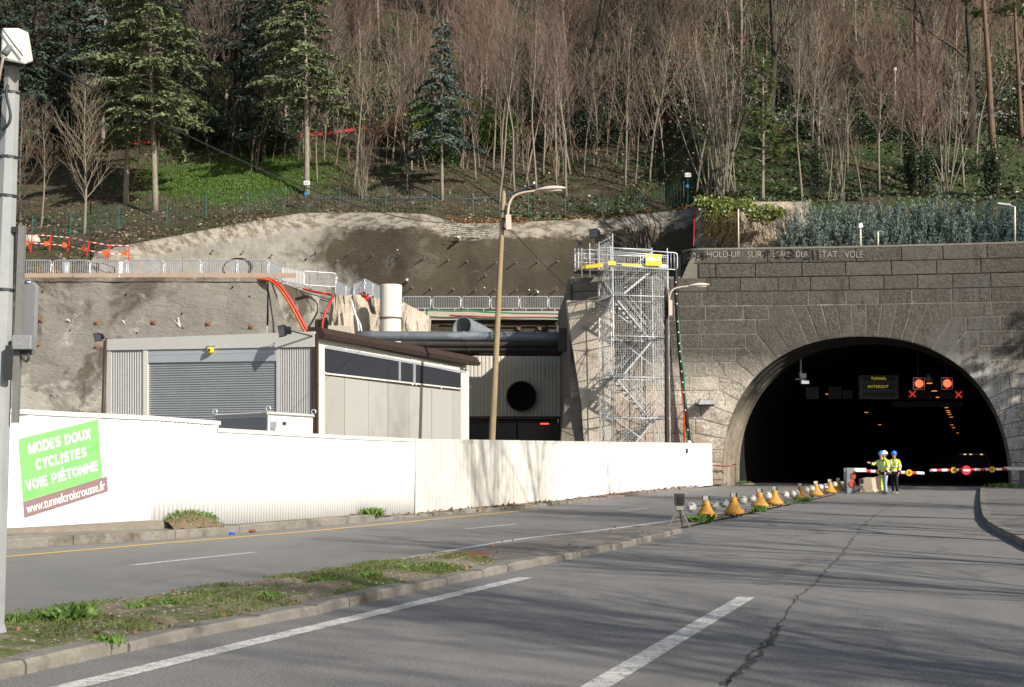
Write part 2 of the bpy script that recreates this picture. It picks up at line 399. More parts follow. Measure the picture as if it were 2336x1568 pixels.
# iron drain cover
mb = MB(); p0 = gr(1040, 1290); p1 = gr(1100, 1279)
mb.box((gr(1062, 1286).x, gr(1062, 1286).y, .122), (.55, 1.0, .03), -.35)
for i in range(8):
    mb.box((gr(1062, 1286).x + (-.24 + .068 * i) * cos(-.35), gr(1062, 1286).y + (-.24 + .068 * i) * sin(-.35), .139), (.03, .9, .012), -.35)
tag(mb.build('drain_cover', mat('rusty_iron', (.13, .06, .035), .85, .3, 12, .3)), 'rusty iron drain cover set in the median paving behind the weeds', 'drain cover')
# ================================================================== site hoarding
HY = [(-260, 20.8), (22, 23.6), (350, 25.1), (492, 26.2), (726, 29.6), (947, 33.4), (1265, 42.5), (1624, 64.8)]
HB = [(-260, 1224), (22, 1205.5), (347, 1186.5), (492, 1188.5), (645, 1180), (726, 1176.5), (947, 1164), (1265, 1141), (1624, 1103)]
HT1 = [(-260, 925), (22, 937), (145, 944), (347, 953), (497, 964)]
HT2 = [(495, 980.5), (645, 989), (800, 998), (947, 1004), (1265, 1008.5), (1624, 1013)]
def hx(u): return at(u, 1039, pl(HY, u))
hp = thing('site_hoarding', 'long white sheet-metal site hoarding along the pavement, with a stepped top', 'hoarding', (at(900, 1100, 32).x, at(900, 1100, 32).y, 0))
def sheet(u0, u1, top, pitch, depth, name, m, part_label=None, kind='sin'):
    a, b = hx(u0), hx(u1); us = [u0 + (u1 - u0) * i / 12 for i in range(13)]
    pts = resample([Vector((hx(u).x, hx(u).y, 0)) for u in us], pitch / 4)
    n = normals(pts); T, B = [], []
    for i, (p, q) in enumerate(zip(pts, n)):
        u = CU + p.x / p.y * F; s_ = i % 4
        o = depth * ((1, 1, 0, 0)[s_]) if kind == 'trap' else depth * sin(i * pi / 2)
        q = -q * o                                   # towards the road
        Y = p.y
        T.append(Vector((p.x + q.x, p.y + q.y, at(u, pl(top, u), Y).z))); B.append(Vector((p.x + q.x, p.y + q.y, at(u, pl(HB, u), Y).z - (.09 if u0 > 300 else .0))))
    md = MB().grid([B, T]).add([], []); o = md.build(name, m, hp, True if kind == 'sin' else False)
    mo = o.modifiers.new('s', 'SOLIDIFY'); mo.thickness = .012
    # cap rail
    c = MB(); R1 = [t + Vector((0, -.05, .035)) for t in T[::6] + [T[-1]]]; R2 = [t + Vector((.03, .07, .035)) for t in T[::6] + [T[-1]]]
    dn = Vector((0, 0, -.085))
    c.grid([[x + dn for x in R1], R1, R2, [x + dn for x in R2]])
    cc = c.build('cap_rail', M['cream'], hp); cc.modifiers.new('s', 'SOLIDIFY').thickness = .006
    if part_label: o['label'] = part_label
    return T, B
M['white2'] = mat('white_sheet_dirty', (.76, .755, .74), .5, .04, .6, 0, dirt=((.66, .63, .57), .9, .63, (1, 1, .35)))
M['cream2'] = mat('cream_sheet_dirty', (.60, .575, .51), .5, .05, .6, 0, dirt=((.52, .48, .41), 1.0, .58, (1, 1, .3)))
sheet(-260, 347, HT1, .30, .008, 'panel', M['white'], 'smooth white panel behind the green poster', 'trap')
sheet(347, 497, HT1, .10, .009, 'panel', M['white2'], 'tall finely corrugated white panel')
sheet(497, 947, HT2, .10, .009, 'panel', M['white2'], 'low finely corrugated white panel')
sheet(947, 1265, HT2, .26, .012, 'panel', M['cream2'], 'cream ribbed panel', 'trap')
sheet(1265, 1624, HT2, .5, .008, 'panel', M['white2'], 'smooth white end panel', 'trap')
mb = MB()
for u, top in ((22, HT1), (200, HT1), (345, HT1), (494, HT1), (640, HT2), (790, HT2), (944, HT2), (1100, HT2), (1263, HT2), (1440, HT2), (1620, HT2)):
    p = hx(u); mb.box((p.x + -.10, p.y + .10, (at(u, pl(top, u), p.y).z + 0) / 2), (.07, .07, at(u, pl(top, u), p.y).z - .08))
mb.build('post', M['galv_dull'], hp)
# low concrete base under the left part
pts = [Vector((hx(u).x, hx(u).y, 0)) for u in range(-260, 493, 40)] ; nn = normals(pts)
zb = [at(CU + p.x / p.y * F, pl(HB, CU + p.x / p.y * F), p.y).z for p in pts]
mb = MB(); mb.grid([[p - n_ * .1 + Vector((0, 0, .1)) for p, n_ in zip(pts, nn)], [p - n_ * .1 + Vector((0, 0, z - .004)) for p, n_, z in zip(pts, nn, zb)], [p + n_ * .12 + Vector((0, 0, z - .004)) for p, n_, z in zip(pts, nn, zb)]])
mb.build('concrete_footing', mat('footing', (.22, .19, .15), .95, .25, 2, .5, 20), hp)
# pavement between kerb and hoarding
q = [a + b * .19 for a, b in zip(resample(smooth(path(KL)), .3), normals(resample(smooth(path(KL)), .3)))]
hl = [Vector((hx(u).x, hx(u).y + .15, 0)) for u in range(-260, 900, 20)]
qq = even(q, 60); hh = even([p for p in hl if CU + p.x / p.y * F < 900], 60)
fill(qq, hh, .165, 'left_pavement', M['pave'], 0, 3)
q = [a + b * .2 for a, b in zip(resample(smooth(path(KL2)), .3), normals(resample(smooth(path(KL2)), .3)))]
hh = even([Vector((hx(u).x, hx(u).y + .15, 0)) for u in range(860, 1625, 15)] + [Vector((11.6, 67.4, 0))], 60)
fill(even(q, 60), hh, .09, 'verge_pavement', mat('verge_earth', (.19, .155, .11), .95, .35, 1.8, .6, 20, dirt=((.09, .10, .03), 1.3, .56)), 0, 3)
# green poster
HP0, HP1 = hx(22), hx(347)
hitp, npst = plane((HP0.x, HP0.y), (HP1.x, HP1.y))
pz = lambda x, y: ((40 + x / 5.057) / 1.2397, (1170 + y / 5.057) / 1.2397)
po = thing('poster', 'tilted green and brown poster with white lettering on the white hoarding', 'poster', hitp(*pz(690, 780)))
pp = lambda quad, off, m, name: MB().prism([hitp(*pz(*c), off) for c in quad], npst * -.003).build(name, m, po)
pp([(60, 362), (1195, 82), (1256, 915), (127, 1262)], .03, NT('poster_green').done((.16, .62, .12), .5), 'green_panel')
pp([(127, 1262), (1322, 897), (1338, 1102), (145, 1487)], .031, NT('poster_brown').done((.21, .125, .13), .5), 'brown_strip')
Wt = NT('poster_white').done((.86, .86, .86), .5)
def pt(txt, quad, bold, **kw):
    put_text(pt.mb, txt, [pz(*c) for c in quad], hitp, .036, bold, **kw)
pt.mb = MB()
put_caps(pt.mb, 'MODES DOUX', [pz(*c) for c in [(193, 430), (1083, 213), (1093, 355), (207, 585)]], hitp, .036)
put_caps(pt.mb, 'CYCLISTES', [pz(*c) for c in [(297, 655), (1025, 475), (1032, 612), (310, 812)]], hitp, .036)
put_caps(pt.mb, 'VOIE PIÉTONNE', [pz(*c) for c in [(150, 962), (1185, 672), (1194, 808), (180, 1112)]], hitp, .036)
pt.mb.build('title_lettering', Wt, po); pt.mb = MB()
pt('www.tunnelcroixrousse.fr', [(166, 1298), (1284, 958), (1294, 1085), (180, 1425)], .002)
pt.mb.build('web_address_lettering', Wt, po)
# fish-shaped sticker
hit2, n2 = plane((hx(470).x, hx(470).y), (hx(520).x, hx(520).y))
sz = lambda x, y: ((560 + x / 5.309) / 1.2397, (1140 + y / 5.309) / 1.2397)
st = thing('sticker', 'small peeling yellow and white sticker near the step in the hoarding', 'sticker', hit2(*sz(280, 590)))
MB().prism([hit2(*sz(x, y), .03) for x, y in ((243, 560), (265, 515), (300, 512), (318, 560), (305, 610), (282, 655), (264, 655), (266, 620), (248, 590))], n2 * -.004).build('backing', mat('sticker_white', (.75, .73, .62), .5, .1, 20, 0), st)
MB().prism([hit2(*sz(x, y), .034) for x, y in ((270, 540), (285, 515), (305, 525), (316, 570), (300, 600), (278, 580))], n2 * -.003).build('yellow_print', mat('sticker_yellow', (.62, .66, .05), .5, .25, 30, 0), st)
mb = MB(); hit3, n3 = plane((hx(1540).x, hx(1540).y), (hx(1620).x, hx(1620).y))
c = hit3(1565, 1029, .05); mb.box(c, (.09, .03, .24)); mb.box(c + Vector((0, -.02, .05)), (.05, .03, .06))
tag(mb.build('padlock_plate', M['brown']), 'small dark lock plate on the white end panel of the hoarding', 'lock')

# ================================================================== stone tunnel portal
XC, AA, BB, Z0, PW = 18.85, 7.45, 7.76, .3, 2.25
def arch(n, o=0.0, zb=-.3):
    """inner outline of the arch, moved inwards by o, from left foot to right foot (x, z)"""
    a, b = AA - o, BB - o; pts = [(XC - a, zb)]
    for i in range(n + 1):
        q = pi - pi * i / n; c, s_ = cos(q), sin(q)
        pts.append((XC + a * math.copysign(abs(c) ** (2 / PW), c), Z0 + b * abs(s_) ** (2 / PW)))
    return pts + [(XC + a, zb)]
def arch_z(x, o=0.0):
    q = abs(x - XC) / (AA - o)
    return None if q >= 1 else Z0 + (BB - o) * (1 - q ** PW) ** (1 / PW)
def wallp(x, z, off=0.0): return Vector((x, DW(x) - off, z))
def wall_hit(u, v, off=0.0):
    d = ray(u, v); y = 66.0
    for _ in range(8): y = DW(d.x * y / d.y) - off
    return Vector((0, 0, EYE)) + d * (y / d.y)
ROW = .775; ZT = 12.92
rows_z = [ZT - ROW * i for i in range(18)]
XK = {4: 14.05, 5: 13.35, 6: 12.78, 7: 12.24, 8: 11.77, 9: 11.3, 10: 10.75, 11: 10.3, 12: 10.0, 13: 9.8, 14: 9.65, 15: 9.55, 16: 9.5}
portal = thing('tunnel_portal', 'huge dark stone tunnel entrance with a wide round arch', 'tunnel portal', (XC, 66, 0))
XL, XR = 3.2, 33.5
def stone_mat(name, dark, pale):
    t = NT(name); a = t.n('ShaderNodeAttribute'); a.attribute_name = 'tone'
    c = t.ramp(a.outputs['Fac'], 0, 1, k(dark, .62), k(dark, 1.42))
    c = t.mix(t.ramp(t.noise(.9, 6, .7), .3, .62), k(dark, .62), c)
    c = t.mix(t.ramp(t.noise(8, 6, .85), .47, .60), c, k(dark, 1.75))
    # washed, paler stone low on the left, with its own ragged outline
    x, z = t.axis(0), t.axis(2)
    m1 = t.math('ADD', t.math('MULTIPLY', t.math('SUBTRACT', 11.9, x), .22), t.math('MULTIPLY', t.math('SUBTRACT', 4.0, z), .22))
    m1 = t.math('ADD', m1, t.math('MULTIPLY', t.math('SUBTRACT', t.noise(.55, 6, .72), .5), 5.0))
    c = t.mix(t.ramp(m1, .35, 1.0), c, t.mix(t.ramp(t.noise(6, 4), .35, .7), pale, k(pale, .72)))
    # pale joints runs and lime streaks
    c = t.mix(t.ramp(t.noise(1.6, 6, .75, (1.4, 1, .55)), .57, .63), c, k(pale, .62))
    dx = t.math('ABSOLUTE', t.math('SUBTRACT', x, 24.6)); dz = t.math('ABSOLUTE', t.math('SUBTRACT', z, 5.6))
    near = t.math('SUBTRACT', 1, t.math('MULTIPLY', t.math('ADD', dx, t.math('MULTIPLY', dz, .75)), .17))
    st_ = t.math('MULTIPLY', t.ramp(near, 0, .6), t.ramp(t.noise(1.3, 7, .72, (2.2, 1, .33), .5), .50, .54))
    c = t.mix(st_, c, (.72, .70, .67))
    dx = t.math('ABSOLUTE', t.math('SUBTRACT', x, 14.6)); dz = t.math('ABSOLUTE', t.math('SUBTRACT', z, 7.2))
    near = t.math('SUBTRACT', 1, t.math('MULTIPLY', t.math('ADD', dx, dz), .32))
    st_ = t.math('MULTIPLY', t.ramp(near, 0, .6), t.ramp(t.noise(1.1, 7, .75, (2.2, 1, .6), .6), .50, .56))
    c = t.mix(st_, c, (.46, .39, .30))
    # soot round the crown of the arch
    dx = t.math('MULTIPLY', t.math('SUBTRACT', x, XC), 1 / AA); dz = t.math('MULTIPLY', t.math('SUBTRACT', z, Z0), 1 / BB)
    rr = t.math('SQRT', t.math('ADD', t.math('MULTIPLY', dx, dx), t.math('MULTIPLY', dz, dz)))
    rr = t.math('ADD', rr, t.math('MULTIPLY', t.math('SUBTRACT', t.noise(1.3, 5), .5), .12))
    soot = t.math('MULTIPLY', t.ramp(rr, 1.0, 1.15, (1, 1, 1), (0, 0, 0)), t.ramp(t.math('MULTIPLY', z, .125), .62, .9))
    c = t.mix(t.math('MULTIPLY', soot, .85), c, (.03, .027, .023))
    t.bump(t.math('ADD', t.noise(6, 7, .85), t.math('MULTIPLY', t.noise(2, 3), .6)), 1, .13)
    return t.done(c, .95, 0, .15)
STONE = stone_mat('rusticated_stone', (.52, .465, .385), (.55, .43, .335))
MORTAR = mat('mortar', (.20, .178, .145), .95, .4, 1.5, .5, 10, dirt=((.42, .37, .295), .5, .535))
# backing with the arch opening
def colx(a, b, n): return [a + (b - a) * i / n for i in range(n + 1)]
mb = MB(); xs = colx(XL, XC - AA, 12) + colx(XC - AA + .002, XC + AA - .002, 80) + colx(XC + AA, XR, 10)
def ztop(x): return 11.37 if x < 9.45 else ZT
lo = [wallp(x, (arch_z(x) if arch_z(x) else -.3), -.004) for x in xs]; hi = [wallp(x, ztop(x) - .02, -.004) for x in xs]
mb.strip(lo, hi); back = mb.build('mortar_backing', MORTAR, portal)
# blocks
blocks = MB(); tones = []
def block(poly, off=0.0, gap=.024, tone=None, relief=None, dpt=.09):
    """a dressed stone: polygon in (x, z), proud of the wall"""
    n = len(poly); cx = sum(p[0] for p in poly) / n; cz = sum(p[1] for p in poly) / n
    A = sum(poly[i][0] * poly[(i + 1) % n][1] - poly[(i + 1) % n][0] * poly[i][1] for i in range(n))
    if A < 0: poly = poly[::-1]
    def inset(g_):
        out = []
        for i in range(n):
            p, a, b = Vector(poly[i]), Vector(poly[i - 1]), Vector(poly[(i + 1) % n])
            d1, d2 = (p - a), (b - p)
            if d1.length < 1e-6 or d2.length < 1e-6: out.append(p); continue
            d1.normalize(); d2.normalize(); n1, n2_ = Vector((-d1.y, d1.x)), Vector((-d2.y, d2.x)); m_ = n1 + n2_
            m_ = m_ / max(.35, m_.dot(n1)) if m_.length > 1e-6 else n1
            out.append(p + m_ * g_)
        return out
    o1, o2 = inset(gap), inset(gap + .035); rl = relief if relief is not None else R.uniform(.008, .028)
    offf = off if callable(off) else (lambda x: off)
    v0 = [wallp(p.x, p.y, offf(p.x) - dpt) for p in o1]; v1 = [wallp(p.x, p.y, offf(p.x) + rl * .45) for p in o1]; v2 = [wallp(p.x, p.y, offf(p.x) + rl) for p in o2]
    c = wallp(cx, cz, offf(cx) + rl + R.uniform(0, .02))
    fs = [(i, (i + 1) % n, n + (i + 1) % n, n + i) for i in range(n)] + [(n + i, n + (i + 1) % n, 2 * n + (i + 1) % n, 2 * n + i) for i in range(n)] + [(2 * n + i, 2 * n + (i + 1) % n, 3 * n) for i in range(n)]
    blocks.add(v0 + v1 + v2 + [c], fs); tones.extend([R.random() if tone is None else tone] * len(fs))
def row_blocks(x0, x1, zb_, zt_, seed, off=0.0, wd=1.86, **kw):
    rr = random.Random(seed); x = x0 - rr.uniform(0, 1) * wd * .5 * (seed % 2)
    while x < x1 - .05:
        nx = x + wd * rr.uniform(.9, 1.1)
        if x1 - nx < .55: nx = x1
        a, b = max(x, x0), min(nx, x1)
        if b - a > .05:
            m_ = max(1, int((b - a) / .6)); up_ = [(lerp(a, b, i / m_), zt_) for i in range(m_ + 1)]; dn_ = [(lerp(b, a, i / m_), zb_) for i in range(m_ + 1)]
            block(dn_[::-1] + up_[::-1], off, **kw)
        x = nx
def poff(x):                                 # the parapet courses stand proud and round off at their left end
    d = (x - 9.45) / 1.0
    return .09 if d >= 1 else max(.09 - 1.0 + sqrt(max(0, 1 - (1 - d) ** 2)), -.7)
for r in range(2): row_blocks(9.46, XR, rows_z[r + 1] + (0 if r == 0 else .0), rows_z[r], 40 + r, poff, 2.3, dpt=.12)
for r in range(2, 4): row_blocks(XL if r > 1 else 9.45, XR, rows_z[r + 1], rows_z[r], 50 + r, .04 if r == 2 else 0)
for r in range(4, 16):
    row_blocks(XL, XK[r], rows_z[r + 1], rows_z[r], 60 + r); row_blocks(2 * XC - XK[r], XR, rows_z[r + 1], rows_z[r], 80 + r)
# voussoirs
CZ = 1.2
def intr(x, z, o=0.0):
    """where the line from (x,z) to the arch centre meets the arch"""
    lo_, hi_ = 0.0, 1.0
    for _ in range(30):
        m_ = (lo_ + hi_) / 2; px, pz_ = lerp(XC, x, m_), lerp(CZ, z, m_)
        inside = abs((px - XC) / AA) ** PW + (max(0, pz_ - Z0) / BB) ** PW < 1
        lo_, hi_ = (m_, hi_) if inside else (lo_, m_)
    return (lerp(XC, x, lo_), lerp(CZ, z, lo_))
def arc_pts(p, q, n=4):
    return [intr(XC + (lerp(p[0], q[0], i / n) - XC) * 1.3, CZ + (lerp(p[1], q[1], i / n) - CZ) * 1.3) for i in range(n + 1)]
for side in (1, -1):
    X = lambda x: x if side == 1 else 2 * XC - x
    for r in range(4, 15):
        c0 = (XK[r], rows_z[r + 1]); c1 = (XK.get(r - 1, 15.6), rows_z[r]) if r > 4 else (15.2, rows_z[4])
        if r == 4: c1 = (15.25, rows_z[4])
        i0, i1 = intr(*c0), intr(*c1)
        poly = arc_pts(i0, i1) + [c1, (XK[r], rows_z[r]), c0]
        block([(X(a), b) for a, b in poly])
    block([(X(a), b) for a, b in [(XC - AA, .32), intr(XK[14], rows_z[15]), (XK[14], rows_z[15]), (XK[15], rows_z[15]), (XK[15], .32)]])
    block([(X(a), b) for a, b in [(XC - AA, -.1), (XC - AA, .32), (9.6, .32), (9.6, -.1)]])
xs = [15.25 + (2 * XC - 2 * 15.25) * i / 9 for i in range(10)]
for a, b in zip(xs, xs[1:]):
    ia, ib = intr(a, rows_z[4]), intr(b, rows_z[4]); block(arc_pts(ia, ib) + [(b, rows_z[4]), (a, rows_z[4])])
bo = blocks.build('stone_blocks', STONE, portal, 'raw', 0, tones)
# stepped mouldings in the reveal, then the dark lining running into the hill
def ring(prof, n=44, ax=AX, x0=0):
    rows_ = []
    for o, d in prof: rows_.append([Vector((x + x0 + ax * d, DW(x) + .0 + d, z)) for x, z in arch(n, o)])
    return MB().grid(rows_)
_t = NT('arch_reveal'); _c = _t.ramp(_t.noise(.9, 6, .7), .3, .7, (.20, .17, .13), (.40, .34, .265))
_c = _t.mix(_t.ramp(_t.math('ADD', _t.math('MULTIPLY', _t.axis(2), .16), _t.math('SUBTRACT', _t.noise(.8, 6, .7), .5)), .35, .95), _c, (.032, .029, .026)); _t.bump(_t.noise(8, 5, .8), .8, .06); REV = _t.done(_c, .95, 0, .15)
ring([(0, -.02), (0, .5), (.1, .5), (.1, .95), (.2, .95), (.2, 1.35), (.28, 1.35), (.28, 1.9)], 44, .52).build('stepped_reveal', REV, portal, 'raw')
SHADE_LINING = mat('shaded_lining', (.012, .012, .012), .95, .3, .8, .2, 6)  # near-black colour carries the shade inside the tunnel
ring([(.28, 1.9), (-.3, 1.91), (-.3, 20), (-.3, 60), (-.3, 165)], 44, AX, .3).build('tunnel_lining', SHADE_LINING, portal, 'raw')
eo = MB(); eo.box((XC + AX * 163, 66 + 163, 5), (40, .3, 24)); eo.build('far_end', SHADE_LINING, portal)
# coping slab and the rounded left pier
mb = MB(); xs = colx(9.46, XR, 60)
mb.grid([[wallp(x, ZT - .003, poff(x) + .02) for x in xs], [wallp(x, ZT + .10, poff(x) + .02) for x in xs], [Vector((x, 70.5 - (3 if x > 24 else 0) * 0, ZT + .12)) for x in xs], [Vector((x, 70.5, ZT - .5)) for x in xs]])
COPE = mat('weathered_coping', (.20, .18, .15), .95, .3, 1.2, .7, 12)
mb.build('coping', COPE, portal)
mb = MB(); mb.box(((XL + 9.42) / 2 + .02, 69.2, 11.42), (9.40 - XL, 4.0, .12)); mb.build('pier_coping', COPE, portal)
mb = MB(); mb.add([(XL, 67.2, -.3), (XL, 85, -.3), (XL, 85, 11.37), (XL, 67.2, 11.37)], [(0, 1, 2, 3)])
mb.add([(9.5, 68.3, 11.3), (9.5, 71, 11.3), (9.5, 71, ZT), (9.5, 68.3, ZT)], [(0, 1, 2, 3)]); mb.build('return_wall', COPE, portal)
# rounded buttress at the left end (courses with round corners, washed pale below)
rb = MB(); xs0, xs1 = 3.15, 5.6
def pier(z0_, z1_, rad, proud, m, name, x0, x1):
    p = [(x0, 70)]
    for i in range(9):
        a = pi - (pi / 2) * i / 8; p.append((x0 + rad + rad * cos(a), 67.0 - proud + rad - rad * sin(a)))
    p += [(x1, 67.0 - proud), (x1, 67.3)]
    mb_ = MB(); mb_.prism([(a, b, z0_) for a, b in p], (0, 0, z1_ - z0_)); return mb_.build(name, m, portal, False)
PALE = mat('washed_stone', (.50, .43, .34), .95, .2, 1.0, .7, 12, dirt=((.22, .185, .14), .7, .55, (1, 1, 1.6)))
for i, (a, b, pr) in enumerate(((10.63, 11.37, .42), (9.86, 10.60, .36))):
    pier(a, b, 1.3, pr, COPE, 'round_course', 3.12, 6.2)
mb = MB(); P_ = [at(1296, 683, 66.6), at(1328, 683, 66.4), at(1395, 700, 66.3), at(1412, 1040, 66.3), at(1345, 1040, 66.3), at(1318, 850, 66.3)]
mb.prism([Vector((3.0, 66.7, 10.1)), Vector((5.6, 66.5, 10.1)), Vector((5.6, 66.5, -.2)), Vector((4.05, 66.5, -.2)), Vector((3.75, 66.6, 4.6)), Vector((3.25, 66.7, 7.9))], (0, 1.6, 0))
mb.build('pale_buttress', PALE, portal)
mb = MB(); mb.prism([Vector((2.9, 67.3, 4.7)), Vector((3.7, 67.0, 4.9)), Vector((4.05, 66.8, .2)), Vector((2.6, 66.6, 1.9))], (0, 1.5, 0)); mb.build('broken_stub', mat('broken_stone', (.20, .175, .14), .95, .35, 2, .8, 8), portal)
# wing wall that curves forward on the right, outside the picture
mb = MB(); wp = [(33.4, 63.5), (35, 60), (36.2, 55), (37, 48), (37.5, 40)]
mb.grid([[(x, y, -.2) for x, y in wp], [(x, y, 12.5 - .12 * (63 - y)) for x, y in wp]]); mb.build('wing_wall', MORTAR, portal)
# graffiti
gz = lambda x, y: ((1900 + x / 1.96) / 1.2397, (620 + y / 1.96) / 1.2397)
gh = lambda u, v, off: wall_hit(u, v, .09 + .06 + off)
mb = MB()
for txt, x0, x1, y0, y1 in (('HOLD-UP', 196, 378, 178, 212), ('SUR', 420, 498, 178, 214), ("L'EAU", 560, 645, 178, 210), ('DUR', 690, 760, 178, 210), ('ÉTAT', 810, 918, 178, 212), ('VOLÉ', 960, 1058, 176, 214)):
    put_text(mb, txt, [gz(x0, y0), gz(x1, y0), gz(x1, y1), gz(x0, y1)], gh, .0, -.018)
mb.build('chalk_writing', mat('chalk', (.42, .38, .33), .95, .3, 6, 0), portal)
def stroke(mb, pts, wd=5): 
    q = [gh(*gz(x, y), .004) for x, y in pts]; q = smooth(q, 2); A, B = [], []
    for i in range(len(q)):
        t = (q[min(i + 1, len(q) - 1)] - q[max(i - 1, 0)]).normalized(); nrm = Vector((-t.z, 0, t.x)) * (wd / 2 * .0105)
        A.append(q[i] + nrm); B.append(q[i] - nrm)
    mb.strip(A, B)
tags_ = ([(78, 172), (105, 168), (125, 178), (98, 192), (128, 200), (112, 216), (85, 218)], [(132, 178), (150, 196), (160, 172), (150, 222)], [(150, 200), (180, 196)], [(165, 176), (182, 190), (178, 222)], [(182, 205), (210, 205)],
           [(525, 170), (520, 214)], [(505, 188), (540, 170), (546, 184), (524, 196)], [(575, 180), (590, 168), (600, 182), (575, 205), (605, 212), (588, 214), (576, 204), (596, 188)], [(630, 172), (665, 168), (680, 186), (672, 214), (635, 214), (630, 196), (668, 194), (684, 216)],
           [(735, 172), (765, 166), (752, 188), (770, 200), (758, 220), (735, 218)], [(782, 168), (790, 224)], [(812, 168), (816, 226)], [(800, 200), (840, 180), (862, 196), (842, 208), (815, 202)])
SPRAY = NT('spray_black').done((.02, .02, .022), .7)
for a, b in ((0, 5), (5, 8), (8, 12)):
    mb = MB()
    for s_ in tags_[a:b]: stroke(mb, s_, 7)
    mb.build('spray_tag', SPRAY, portal)
# ================================================================== hillside and retaining walls
PROF = [(55, 4), (70.5, 11.72), (73, 12.9), (76, 14.2), (80, 16.0), (93, 20.5), (110, 31), (140, 50), (180, 76), (260, 120)]
def hill(x, y):
    s_ = pl([(-6, 0), (4, -1.5), (12, 0), (15, 7), (40, 8)], x)
    z = pl(PROF, y + s_)
    return z + .35 * noise.noise(Vector((x * .17, y * .17, 3))) * min(1, max(0, (y - 74) / 6)) + .12 * noise.noise(Vector((x * .6, y * .6, 9)))
def on_hill(u, v, y0=70.0):
    d = ray(u, v); y = y0
    while y < 250:
        p = Vector((0, 0, EYE)) + d * (y / d.y)
        if p.z <= hill(p.x, p.y): break
        y += .25
    return Vector((p.x, p.y, hill(p.x, p.y)))
VT = [(-400, 645), (120, 642), (196, 640), (214, 577), (285, 562), (360, 548), (500, 521), (600, 502), (690, 488), (900, 487), (975, 491), (1010, 502), (1060, 512), (1130, 511), (1400, 499), (1500, 487), (1588, 475), (1592, 470), (1640, 462), (1800, 462), (2400, 455), (3000, 450)]
us = sorted(set(list(range(-400, 3001, 14)) + [205, 215, 285, 1588, 1592]))
rawY = {u: on_hill(u, pl(VT, u)).y for u in us}
def topY(u):                                  # smoothed plan line of the foot of the slope
    if u < 205 or u > 1590: return pl([(a, rawY[a]) for a in us], u)
    W = [(q, math.exp(-((q - u) / 75) ** 2)) for q in us if abs(q - u) < 200 and 212 <= q <= 1588]
    return max(pl([(212, 76), (500, 83), (760, 89.2)], u), sum(rawY[q] * w_ for q, w_ in W) / sum(w_ for q, w_ in W))
def topP(u): return at(u, pl(VT, u), topY(u))
top = {u: topP(u) for u in us}
hb = MB(); rows_ = []
NR = 90
for i in range(NR + 1):
    t = (i / NR) ** 1.6; r_ = []
    for u in us:
        y0 = top[u].y; y = y0 + (250 - y0) * t; x = top[u].x * y / y0; r_.append(Vector((x, y, hill(x, y) + (top[u].z - hill(top[u].x, y0)) * math.exp(-(y - y0) / 2.5))))
    rows_.append(r_)
hb.grid(rows_)
def hillmat():
    t = NT('woodland_floor')
    c = t.ramp(t.noise(1.1, 7, .75), .35, .68, (.034, .028, .019), (.115, .09, .058))
    c = t.mix(t.ramp(t.noise(5, 3, .8), .60, .68), c, (.34, .25, .16))
    gx, gy = t.axis(0), t.axis(1)
    iv = t.math('ADD', t.math('MULTIPLY', t.ramp(gx, 0, 1), 0), t.noise(.22, 6, .72))
    right = t.n('ShaderNodeMapRange'); right.inputs[1].default_value = 4; right.inputs[2].default_value = 18; t.l(gx, right.inputs[0])
    iv = t.math('ADD', t.noise(.3, 7, .75), t.math('MULTIPLY', right.outputs[0], .10))
    c = t.mix(t.ramp(iv, .52, .60), c, t.mix(t.ramp(t.noise(7, 3), .4, .65), (.022, .040, .012), (.085, .11, .045)))
    # mown grass bank on the left
    dx = t.math('MULTIPLY', t.math('SUBTRACT', gx, -22.5), .13); dy = t.math('MULTIPLY', t.math('SUBTRACT', gy, 99.5), .17)
    d2 = t.math('ADD', t.math('MULTIPLY', dx, dx), t.math('MULTIPLY', dy, dy))
    d2 = t.math('ADD', d2, t.math('MULTIPLY', t.math('SUBTRACT', t.noise(.5, 7, .75), .5), 4.5))
    c = t.mix(t.ramp(d2, .35, 1.1, (1, 1, 1), (0, 0, 0)), c, t.mix(t.ramp(t.noise(2.5, 5), .35, .7), (.04, .075, .008), (.07, .125, .016)))
    # bare clay bank at the foot, far left
    near = t.n('ShaderNodeMapRange'); near.inputs[1].default_value = 76.5; near.inputs[2].default_value = 73.0; t.l(gy, near.inputs[0])
    c = t.mix(t.math('MULTIPLY', near.outputs[0], t.ramp(t.noise(.7, 5), .4, .6)), c, (.23, .16, .09))
    t.bump(t.noise(3.2, 6, .8), 1, .25)
    return t.done(c, .95, 0, .1)
HILLM = hillmat(); struct(hb, 'hillside', HILLM, 'raw')

# terrace (site platform at the foot of the hill)
ZTER = 11.7
EDGE = [Vector((-60, 69.3, ZTER)), Vector((-13.9, 69.3, ZTER)), Vector((-12.9, 74.5, ZTER)), Vector((-11.6, 80, ZTER)), Vector((-7.6, 85.6, ZTER)), Vector((3.2, 85.6, ZTER)), Vector((16, 85.6, ZTER))]
te = even(EDGE, 90); tb = [Vector((p.x * (95 / p.y), 95, ZTER - .0)) for p in te]
tb = even([Vector((-80, 95, ZTER)), Vector((20, 95, ZTER))], 90)
struct(MB().grid([[a.lerp(b, i / 8) for a, b in zip(te, tb)] for i in range(9)]), 'terrace', mat('trodden_earth', (.22, .165, .105), .95, .3, .9, .6, 6, dirt=((.07, .09, .025), .6, .56)), 'raw')

